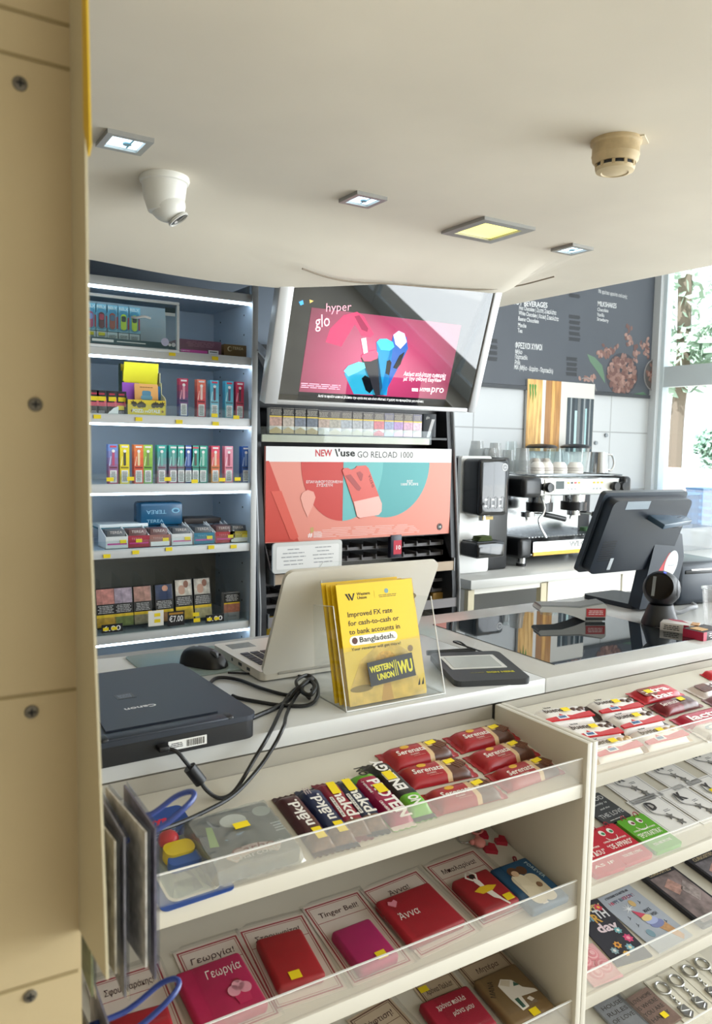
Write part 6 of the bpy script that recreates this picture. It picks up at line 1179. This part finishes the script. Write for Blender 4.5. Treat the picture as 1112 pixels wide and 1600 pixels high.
cx, cy = l*.22, -w*.16; plates('cupcake', [([(cx-.012, cy), (cx+.012, cy), (cx+.009, cy-.019), (cx-.009, cy-.019)], mat('C83060', .5), z, z+.001)] + [(disc(r_, cx+dx, cy+dy, 16), mat(c, .5), z+.0004, z+.0014) for r_, dx, dy, c in ((.009, -.008, .003, 'E8A0B0'), (.009, .008, .003, 'E8A0B0'), (.009, 0, .009, 'EAA8B6'), (.004, .002, .017, '8A2030'))], wt)
t, wt, l, w, z = gift('white card with a red wallet half hidden behind the hanging cards', S2, [KC(*q) for q in ((5, 1010), (340, 905), (500, 1180), (170, 1300))], [KC(*q) for q in ((110, 1150), (370, 1080), (470, 1240), (200, 1330))], 'Σφουγγαράκης!', 'A41C28')
def couple_wallet():
    M, l, w = put(S2, [K9(*q) for q in ((535, 265), (740, 200), (985, 440), (740, 560))], .016); t = thing('wallet', 'blue wallet reading FOREVER with a hugging couple drawn on it', 'wallet', M @ Tm(0, 0, .001)); h = .016; B().box((0, 0, h/2), (l, w, h), bev=.005, seg=3).build('cover', mat('1C5078', .5), t); z = h+.0003; cr = mat('E6DCC4', .5); br = mat('5A3A28', .6)
    plates('couple_picture', [(rrect(.030, .072, .013, cx=-.012, cy=-.012), cr, z, z+.0006), (rrect(.028, .066, .012, cx=.010, cy=-.016), mat('DDD2B8', .5), z, z+.0005), (disc(.011, -.010, .030, 18), br, z+.0002, z+.001), (disc(.010, .008, .028, 18), br, z, z+.0009), (disc(.007, -.010, .025, 14), mat('D8B898', .5), z+.0008, z+.0013), ([(-.018, .006), (.014, -.010), (.012, -.016), (-.02, -.002)], cr, z+.0006, z+.0010), (disc(.006, .012, -.012, 12), mat('8A6A50', .6), z+.001, z+.0014), ([(-.016, -.044), (-.004, -.046), (-.004, -.05), (-.016, -.05)], Wm, z, z+.0006)], t)
    text('FOREVER', .007, t, Tm(.030, .020, z) @ Rz(R_(-82)), mat('C8DCE4', .5), w=.044, spacing=1.1); b = B(); b.tube(spline([(l*.28, w/2, .008), (l*.32, w/2+.008, .012), (l*.30, w/2+.012, .01), (l*.25, w/2+.004, .01)], 4), .0016); b.build('cord_bow', mat('7A2030', .6), t)
couple_wallet()
def bear_keychain():
    u, v = S2.uv(757, 1322); t = thing('keychain', 'pink teddy bear and hearts keychain at the back of the second shelf', 'keychain', S2.at(u, v, .3)); pk = mat('D88A84', .5); rd = mat('B02038', .4)
    B().sph((-.012, .006, .010), .012, sc=(1, 1, .7)).build('bear_head', pk, t); b = B(); b.sph((-.022, .015, .010), .005); b.sph((-.003, .016, .010), .005); b.build('bear_ears', pk, t)
    heart = lambda cx, cy, r: [(cx, cy-r*1.1), (cx-r, cy+.1*r), (cx-r*.6, cy+.8*r), (cx, cy+.45*r), (cx+r*.6, cy+.8*r), (cx+r, cy+.1*r)]
    for cx, cy, r in ((-.002, -.014, .014), (.034, -.014, .013), (.022, .018, .011)): B().prism(heart(cx, cy, r), 0, .007).build('heart', rd, t, ang=60)
    B().tube([(.020+.012*math.cos(R_(a)), .030+.008*math.sin(R_(a)), .006) for a in range(0, 360, 24)], .0025, closed=True).build('pink_bow', pk, t); B().tube(spline([(-.012, .016, .008), (-.03, .030, .004), (-.025, .045, .003), (-.005, .048, .003)], 5), .0016).build('chain', STEEL, t)
bear_keychain()
t, wt, l, w, z = gift('brown card reading Μητέρα with a tan wallet of a mother and child', S3, [K9(*q) for q in ((305, 870), (580, 755), (890, 1130), (620, 1270))], [K9(*q) for q in ((400, 960), (650, 850), (900, 1120), (640, 1260))], 'Μητέρα', '7A6240', brown=True, tagpos=(.05, -.44), group='name cards with wallets on the third shelf')
text('ΜΑΝΑ', .010, wt, Tm(-l*.30, w*.18, z) @ Rz(R_(60)), mat('2A2418', .6), w=.034); plates('mother_picture', [([(-.018, .022), (-.004, .032), (.014, .022), (.022, .002), (.040, -.010), (.042, -.016), (.020, -.014), (.006, -.012), (.004, -.034), (-.012, -.036), (-.016, -.010)], Wm, z, z+.0006), ([(-.010, -.012), (-.002, -.012), (-.002, -.032), (-.009, -.032)], mat('2C5A4A', .6), z+.0006, z+.001), ([(.008, .010), (.020, .008), (.014, .018)], mat('2C5A4A', .6), z+.0006, z+.001), ([(-.014, .022), (-.004, .030), (.010, .022), (.0, .012)], mat('D8CDB8', .5), z+.0006, z+.0009), ([(.012, -.020), (.020, -.018), (.024, -.026), (.016, -.028)], Wm, z, z+.0006)], wt)
t, wt, l, w, z = gift('brown card reading Χρόνια Πολλά with a crimson wallet', S3, [K9(*q) for q in ((0, 990), (240, 900), (560, 1270), (310, 1400))], [K9(*q) for q in ((50, 1110), (345, 990), (560, 1230), (250, 1370))], 'Χρόνια Πολλά!', '9A1830', brown=True, group='name cards with wallets on the third shelf')
text('χρόνια πολλά', .010, wt, Tm(.0, w*.20, z), Wm, w=.06, shear=.15); text('μάνα μου', .010, wt, Tm(.012, -w*.02, z), Wm, w=.044, shear=.15)
price_tag(t, Tm(-.028, .052, .0016), .018, .012)
gift('card ending in ση at the bottom edge, left of the Χρόνια Πολλά card', S3, [K8(*q) for q in ((240, 650), (375, 570), (560, 790), (400, 900))], [K8(*q) for q in ((310, 720), (410, 670), (530, 810), (420, 870))], 'Βάφτιση!', '962028', brown=True, group='name cards with wallets on the third shelf')
# ------------------------------------------------------------------ right bay
R1, R2, R3, R4 = SR; KB = lambda x, y: (820+x*.2626, 1040+y*.2626)
def bueno(label, Q, dark=True, lift=.001):
    M, L, W = put(R1, [KB(*q) for q in Q], .012); L, W = .138, .056; t = thing('milk_bar', label, 'chocolate bar', M @ Tm(0, 0, lift), 'white and red wafer bars on the top right shelf'); H = .016; wh = foil('EDE9E6'); dk = foil('3A2A26' if dark else 'C9B08C')
    wrapper(t, L, W, H, ((.8, wh), (1, wh)), crimp_mat=dk, crimp=.09); z = H+.0004; rd = foil('C8202A')
    plates('red_wave', [([(-L*.42, -W*.42), (L*.40, -W*.42), (L*.40, -W*.12), (L*.2, -W*.18), (L*.05, -W*.24), (-L*.08, -W*.16), (-L*.12, -W*.06), (-L*.16, -W*.18), (-L*.42, -W*.26)], rd, z-.003, z)], t)
    text('bueno', .014, t, Tm(-.020, .004, z), mat('4A3A34' if dark else '7A6A58', .5), w=.044, bold=.02); text('kinder', .0045, t, Tm(-.026, .0195, z), mat('2A2422', .5), w=.018, bold=.03)
    b = B(); br = mat('5A4036' if dark else 'C9A878', .4)
    for i in range(3): b.sph((.026+i*.010, .006-(i % 2)*.004, z-.002), .008, sc=(1, .8, .5), seg=12, rings=6)
    b.build('chocolate_picture', br, t); s = plate('barcode_panel', rect(-.030, -.0215, -.006, -.011), mat('EDF0F2', .5), t, z, z+.0006); smallprint(s, .02, .008, 1, mat('3A6A9A', .5), Tm(-.018, -.016, z+.0007), fill=.9); price_tag(t, Tm(.004, .004, z+.003), .017, .012)
for Q, d, l, lf in ((((30, 265), (310, 225), (420, 320), (170, 355)), True, 'white and red wafer bar at the back left corner of the right bay', .001), (((350, 215), (630, 185), (710, 250), (440, 310)), True, 'white and red wafer bar at the back, beside the red chocolate bar', .001), (((230, 355), (440, 325), (540, 430), (380, 450)), True, 'white and red wafer bar wedged against the divider, second row', .001),
                     (((450, 310), (760, 255), (845, 340), (560, 410)), True, 'white and red wafer bar in the middle of the second row with a yellow sticker', .003), (((430, 460), (600, 420), (720, 530), (460, 600)), False, 'paler white and red wafer bar behind the fence next to the divider', .001), (((640, 405), (900, 345), (1000, 440), (720, 510)), False, 'paler white and red wafer bar behind the fence, right of the first pale one', .001)): bueno(l, [q for q in Q], d, lf)
def choc(name, label, Q, c, word, wc=None, W=.05, L=.13, H=.012, lift=.001, extra=None, tagx=None):
    M, l0, w0 = put(R1, [KB(*q) for q in Q], .012); t = thing(name, label, 'chocolate bar', M @ Tm(0, 0, lift)); m = foil(c); wrapper(t, L, W, H, ((1, m),), crimp_mat=foil(blend(c, 'FFFFFF', .12))); z = H+.0004
    if word: text(word, W*.34, t, Tm(-.006, -W*.14, z), mat(wc or 'F4EEEC', .4), w=L*.6, bold=.04)
    if extra: plates('picture', [(rrect(L*.3, W*.6, .006, cx=-L*.24, cy=0), mat(extra, .5, noise=.3, scale=90), z-.0008, z-.0001)], t)
    if tagx is not None: price_tag(t, Tm(tagx, 0, z+.0008), .018, .013)
    return t
choc('chocolate_bar', 'red carton chocolate bar at the back of the right bay', ((590, 165), (880, 100), (955, 150), (690, 205)), 'C42430', 'xtra\nbar', extra='7A3A2A', tagx=-.028, lift=.004); 
M, _, _ = put(R1, [KB(*q) for q in ((720, 215), (950, 165), (1080, 215), (860, 290))], .012); t = thing('wafer_bar', 'single red wafer bar among the bars of the right bay', 'chocolate bar', M @ Tm(0, 0, .002)); wrapper(t, .128, .044, .013, ((.5, foil('7A1420')), (.9, foil('5A3430', noise=.2, scale=90)), (1, foil('7A1420')))); text('Serenata', .012, t, Tm(-.026, -.004, .0136), mat('F0E4DC', .4), w=.05, shear=.15); price_tag(t, Tm(.016, .004, .0142), .018, .012)
choc('chocolate_bar', 'crimson chocolate bar with large white lettering near the right edge', ((850, 310), (1190, 215), (1290, 290), (940, 375)), 'B8183A', 'lacta', W=.052, L=.15, tagx=.05)
choc('chocolate_bar', 'white and brown chocolate bar at the far right back', ((930, 110), (1180, 60), (1290, 120), (1060, 195)), 'E4DCD8', 'spring', '5A3A34', W=.05, extra='6A4438', tagx=.045); choc('chocolate_bar', 'mauve wrapped chocolate bar at the right edge behind the crimson one', ((1060, 180), (1290, 130), (1400, 190), (1160, 250)), '8E6A74', 'Lila', W=.05); choc('chocolate_bar', 'white chocolate bar behind the fence at the right edge', ((1040, 380), (1300, 310), (1400, 400), (1110, 470)), 'E9E6E4', 'Oz', '9AA8B4', W=.05)
choc('chocolate_bar', 'bright red wrapped bar against the counter at the right edge', ((1065, 25), (1180, 10), (1230, 50), (1085, 65)), 'D02030', None, W=.03, L=.07)
KD = lambda x, y: (920+x*.17266, 1160+y*.17266); silver = mat('9A9B9E', .3, .7)
def letter_card(label, Q, ch, sticker=False):
    M, L, W = put(R2, [KD(*q) for q in Q]); L, W = (.088, .116) if 'back' not in label else (.098, .112); t = thing('keyring_card', label, 'keyring', M @ Tm(0, 0, .0012), 'letter keyrings on white cards'); B().prism(rect(-L/2, -W/2, L/2, W/2), 0, .0012).build('card', mat('E9E8E8', .5), t, smooth=False)
    b = B(); x, y = L/2-.004, W/2-.004
    for r in (rect(-x, y-.001, x, y), rect(-x, -y, x, -y+.001), rect(-x, -y, -x+.001, y), rect(x-.001, -y, x, y)): b.prism(r, .0012, .0015)
    b.build('printed_border', mat('A9A9AC', .5), t, smooth=False)
    text(ch, .024, t, Tm(-.006, .014, .003), mat('5A5A60', .3, .6), w=.020, bold=.06); plates('star_charm', [(star(.010, .004, -.014), silver, .0013, .0036)], t); plates('star_charm', [(star(.010, .012, -.034), silver, .0013, .0036)], t)
    B().tube(spline([(-.018, .035, .003), (-.024, .010, .003), (-.010, -.004, .003), (.004, -.012, .003), (.012, -.030, .003)], 5), .0011, seg=6).build('chain', silver, t); smallprint(t, .018, .008, 2, mat('8A8A8E', .6), Tm(.016, .004, .0013))
    if sticker: price_tag(t, Tm(-.012, .010, .0045), .012, .012)
letter_card('white card with a silver letter D keyring, first of the front row', ((340, 540), (590, 460), (1000, 760), (760, 860)), 'D'); letter_card('white card with a silver letter K keyring in the front row', ((610, 460), (850, 370), (1260, 660), (1010, 760)), 'K'); letter_card('white card with a silver letter Y keyring and yellow sticker', ((860, 375), (1100, 285), (1510, 570), (1270, 660)), 'Y', True)
letter_card('white card with a silver letter X keyring, left of the back row', ((90, 365), (400, 275), (650, 425), (280, 540)), 'X'); letter_card('white card with a silver letter N keyring in the middle of the back row', ((450, 265), (760, 165), (970, 295), (650, 425)), 'N'); letter_card('white card with a silver letter M keyring at the right of the back row', ((800, 160), (1110, 60), (1290, 180), (980, 290)), 'M')
def plaque(label, name, cat, pl, Q, L, W, h, c, group=None):
    M, l0, w0 = put(pl, Q); t = thing(name, label, cat, M @ Tm(0, 0, .001), group); B().prism(rrect(L, W, .004), 0, h).build('cover', mat(c, .45), t, smooth=False); return t
t = plaque('dark slate sign about food and love beside the divider', 'slogan_sign', 'sign', R2, [KD(*q) for q in ((-60, 520), (125, 455), (350, 690), (60, 810))], .075, .085, .004, '3C4046'); W5 = mat('C9CCCE', .6); text('FOOD', .012, t, Tm(.008, .022, .0041), W5, w=.05); text('family is', .006, t, Tm(.006, .010, .0041), W5, w=.04, shear=.2); text('and the', .005, t, Tm(.004, -.004, .0041), W5, w=.028, shear=.2); text('THE LOVE', .012, t, Tm(.002, -.026, .0041), W5, w=.066); smallprint(t, .05, .004, 1, W5, Tm(0, -.036, .0041))
def smiley(label, Q, c, word, iris, sub, below):
    M, l0, w0 = put(R2, [KD(*q) for q in Q]); L, W, h = .076, .098, .008; t = thing('smiley_notebook', label, 'notebook', M @ Tm(0, 0, .001), 'smiling slogan notebooks'); B().prism(rrect(L, W, .006), 0, h).build('cover', mat(c, .45), t, ang=50); z = h+.0002; ey = mat('F2F0EA', .5)
    for x in (-.011, .011): e = plates('eye', [(disc(.0065, x, .033, 18, ry=.0075), ey, z, z+.0005), (disc(.0038, x+.001, .031, 14), mat(iris, .5), z+.0005, z+.0008)], t)
    B().tube([(.014*math.cos(R_(a)), .022+.013*math.sin(R_(a)), z) for a in range(190, 351, 16)], .0008, seg=6).build('smile', ey, t)
    text('CYPRUS TREASURE WORDS', .0038, t, Tm(0, .009, z), ey, w=.060, bold=.02); text(word, .0125, t, Tm(0, -.009, z), ey, w=.064, bold=.01); text(below, .0065, t, Tm(0, -.034, z), ey, w=.05)
    for x in (-.018, .018): B().tube([(x+.0055*math.cos(R_(a)), W/2-.002+.007*math.sin(R_(a)), z+.001+.002*math.sin(R_(a))) for a in range(-20, 201, 20)], .0009, seg=6).build('ring', mat('A02838', .4), t)
smiley('red smiley notebook reading ΟΕ ΑΡΡΑΡΟ', ((60, 835), (215, 775), (545, 1075), (300, 1160)), 'BC2438', '“OE APPARO”', '3C8A5C', '', "YOU'RE LYING"); smiley('lime green smiley notebook reading ΕΡΩΤΚΑΡΤΙΚΑ', ((245, 750), (500, 665), (840, 940), (560, 1050)), '5EA82C', '“EPOTKARTIKA”', '7A3A4A', '', 'YOU ARE IN LOVE'); smiley('red smiley notebook half hidden by the divider, left of the other red one', ((-210, 930), (-40, 870), (300, 1170), (50, 1250)), 'BC2438', '“TZIAI ΔOU”', '3C8A5C', '', 'AS IF')
KE = lambda x, y: (905+x*.18615, 1380+y*.18615)
def birthday():
    M, L, W = put(R3, [KE(*q) for q in ((-80, 215), (130, 185), (560, 590), (330, 690))]); L, W = .085, .155; t = thing('birthday_card', 'dark floral HAPPY BIRTHDAY card in its envelope', 'greeting card', M @ Tm(0, 0, .001)); B().prism(rect(-L/2, -W/2, L/2, W/2), 0, .003).build('card', mat('34343E', .5), t, smooth=False); B().prism(rect(-L/2-.002, -W/2-.002, L/2+.003, W/2+.003), -.001, -.0002).build('envelope', mat('D8D0B8', .6), t, smooth=False)
    for s, x, y, h, c, w in (('HAPPY', .006, .052, .014, 'D8C48A', .058), ('BI', -.018, .028, .018, '7AA0B0', .022), ('R', .0, .022, .022, 'D8A850', .016), ('TH', .020, .030, .022, 'E4E4E8', .030), ('day', .006, -.002, .022, 'E4D0D8', .05)): text(s, h, t, Tm(x, y, .0031), mat(c, .5), w=w, bold=.04)
    for x, y, r, c, d in ((.026, .056, .010, 'D84A60', 'F0C060'), (.022, -.006, .009, '7AB4BC', 'E8E8E0'), (.028, -.028, .011, 'D85080', 'F0A0B0'), (-.006, -.036, .009, 'E0A04C', '6A4030'), (.014, -.048, .010, '80B0C0', 'E8E0C0'), (-.022, -.046, .009, '8AA4AC', 'D8D8D8'), (-.004, -.058, .007, 'E8B858', '7A5030')): plates('flower', [(star(r, x, y, 7, .68), mat(c, .5), .003, .0034), (disc(r*.35, x, y, 12), mat(d, .5), .0034, .0037)], t)
birthday()
def cone_card():
    M, L, W = put(R3, [KE(*q) for q in ((165, 170), (470, 30), (920, 420), (600, 590))]); L, W = .104, .155; t = thing('birthday_card', 'pale blue grey birthday card with a rainbow ice cream cone', 'greeting card', M @ Tm(0, 0, .001)); B().prism(rect(-L/2, -W/2, L/2, W/2), 0, .002).build('card', mat('A9B0BC', .5, noise=.05, scale=20), t, smooth=False); z = .0021; dk = mat('3A3E48', .6)
    text('A THOUSAND YOU MATTER ARE', .0055, t, Tm(0, W/2-.012, z), dk, w=.07, bold=.03)
    for i, ch in enumerate('HAPPY BIRTHDAY!'): text(ch, .0085, t, Tm(-.034+i*.0049, W/2-.028, z), mat(('B83A5A', 'D84A70', '4A5060', '4A5060', '5A5A8A', '000000', '3A4A60', '3A6A70', 'A83A6A', '8A3A6A', 'B85A4A', '6A4A8A', 'A83A5A', '3A5A7A', 'A83A5A')[i], .5)) if ch != ' ' else None
    text('MAKE', .008, t, Tm(.024, .006, z), dk, w=.020, bold=.03); text('A WISH', .008, t, Tm(.026, -.007, z), dk, w=.024, bold=.03)
    plates('cone_picture', [([(.006, -.034), (.030, -.026), (.038, -.068), (.026, -.076)], mat('C09468', .6, noise=.15, scale=200), z-.0002, z+.0003), (disc(.018, .012, -.024, 20, ry=.010), mat('7E86B4', .5), z, z+.0005), (disc(.016, .008, -.014, 20, ry=.009), mat('A9B4DC', .5), z+.0002, z+.0007), (disc(.013, .004, -.005, 20, ry=.008), mat('E4CC90', .5), z+.0004, z+.0009), ([(-.008, .0), (.010, .003), (-.010, .022)], mat('D0526A', .5), z+.0006, z+.0011)], t)
    plates('balloon_picture', [(disc(.007, .010, .036, 16, ry=.009), mat('D0B078', .5), z, z+.0004)], t); plates('balloon_picture', [(disc(.008, -.024, -.036, 16, ry=.010), mat('7A98A8', .5), z, z+.0004)], t); plates('sparkle_picture', [(star(.016, -.010, .028, 9, .2), mat('E4E6EA', .5), z, z+.0003)], t)
    b = B()
    for x, y in ((.028, .030), (.034, -.030), (-.03, .008), (-.03, -.012)): b.box((x, y, z), (.008, .001, .0006), 0, Rz(.6)); b.box((x, y+.003, z), (.001, .007, .0006))
    b.build('gift_picture', dk, t, smooth=False)
cone_card()
def pink_roses():
    M, L, W = put(R3, [KE(*q) for q in ((-120, 590), (85, 530), (290, 735), (60, 830))]); t = thing('gift_pack', 'pink rose petals card in the corner by the divider, lowest visible shelf', 'greeting card', M @ Tm(0, 0, .004)); B().prism(rect(-.035, -.05, .035, .03), 0, .003).build('card', mat('D8A4A8', .5), t, smooth=False)
    for x, y, r in ((.012, .010, .016), (-.012, .0, .015), (.016, -.020, .016), (-.010, -.028, .015)): b = B(); [b.prism(disc(r*(1-k*.22), x+k*.001, y, 12), .003+k*.0006, .0038+k*.0006, k % 2) for k in range(4)]; b.build('rose_picture', [mat('D88E96', .5), mat('E4B0B4', .5)], t, smooth=False)
pink_roses()
def photo_book(label, Q, c2):
    M, L, W = put(R3, [KE(*q) for q in Q]); L, W = .095, .16; t = thing('photo_notebook', label, 'notebook', M @ Tm(0, 0, .001), 'dark notebooks with photo covers'); B().prism(rrect(L, W, .003), 0, .010).build('cover', mat('26262E', .45), t, smooth=False); z = .0101
    plates('photo_print', [(rect(-L/2+.006, -W/2+.006, L/2-.006, W/2-.022), mat(c2, .5, noise=.5, scale=38), z, z+.0003), ([(-.03, .03), (.0, .045), (.012, .015), (-.018, .0)], mat('B08A80', .5, noise=.3, scale=90), z+.0003, z+.0006), ([(.0, .012), (.03, .03), (.038, -.01), (.01, -.03)], mat('9A8E8C', .5, noise=.4, scale=90), z+.0003, z+.0006)], t); text('CURIOSITIES', .009, t, Tm(0, W/2-.017, z), mat('B8A888', .5), w=.07, bold=.02)
photo_book('dark notebook with a brownish photo cover beside the ice cream card', ((520, -10), (800, -130), (1270, 250), (950, 390)), '7E7070'); photo_book('dark notebook with a grey photo cover at the right edge', ((900, -150), (1170, -260), (1620, 100), (1330, 240)), '6E6A70')
ring_i = 0
def keyring(label, Q, dark=False):
    M, L, W = put(R4, [KE(*q) for q in Q]); L, W = .05, .125; t = thing('keyring', label, 'keyring', M @ Tm(0, 0, .001), 'silver keyrings on cream cards'); B().prism(rect(-L/2, -W/2, L/2, W/2), 0, .001).build('card', mat('DDD8C8', .5), t, smooth=False)
    B().tube([(.015*math.cos(R_(a)), .034+.015*math.sin(R_(a)), .004) for a in range(0, 360, 20)], .0025, closed=True).build('split_ring', STEEL, t); b = B()
    for i in range(4): b.tube([(.004*math.cos(R_(a))*(1 if i % 2 else .5), .016-i*.007+.004*math.sin(R_(a)), .004) for a in range(0, 360, 45)], .0014, closed=True, seg=6)
    b.build('chain', STEEL, t); B().prism([(-.010, -.012), (.008, -.014), (.012, -.036), (.0, -.044), (-.012, -.034)], .001, .006).build('charm', silver, t, ang=60); B().tube(spline([(.0, -.014, .005), (-.012, -.024, .006), (.008, -.030, .006), (-.006, -.040, .006)], 4), .0018).build('charm_relief', STEEL, t)
for Q, l in ((((600, 880), (720, 830), (1020, 1120), (880, 1190)), 'silver keyring on a cream card, left of the row of four'), (((700, 820), (840, 760), (1140, 1050), (1000, 1130)), 'silver keyring on a cream card, second of the row of four'), (((810, 745), (950, 680), (1260, 960), (1110, 1040)), 'silver keyring with large split ring, third of the row of four'), (((910, 690), (1060, 620), (1370, 890), (1220, 970)), 'silver keyring at the right end of the row of four')): keyring(l, Q)
def wood_sign(label, Q, c, lines, L=.075, W=.085):
    M, _, _ = put(R4, [KE(*q) for q in Q]); t = thing('slogan_sign', label, 'sign', M @ Tm(0, 0, .002)); B().prism(rect(-L/2, -W/2, L/2, W/2), 0, .005).build('plaque', mat(c, .6, noise=.15, scale=40), t, smooth=False)
    for i, s in enumerate(lines): text(s, .009, t, Tm(0, W/2-.018-i*.016, .0051), mat('4A4444', .6), w=min(L*.8, .011*len(s)))
    B().prism(rect(-L/2-.006, -W/2-.004, L/2+.006, W/2+.014), .0062, .0066).build('clear_bag', clear('F2F2F2', .06, .10), t, smooth=False); return t
t = wood_sign('brownish wooden slogan plaque in a clear bag with a yellow sticker', ((425, 1010), (590, 900), (800, 1150), (620, 1260)), 'A88A80', ('LOVE HOME', 'IS WHERE', 'YOU ARE', 'HAPPY')); price_tag(t, Tm(.008, -.022, .007), .015, .013); wood_sign('grey HOUSE plaque in a clear bag at the bottom by the divider', ((150, 1090), (360, 980), (560, 1200), (350, 1300)), 'A9ADB4', ('HOUSE', 'RULES', 'OF LOVE'))
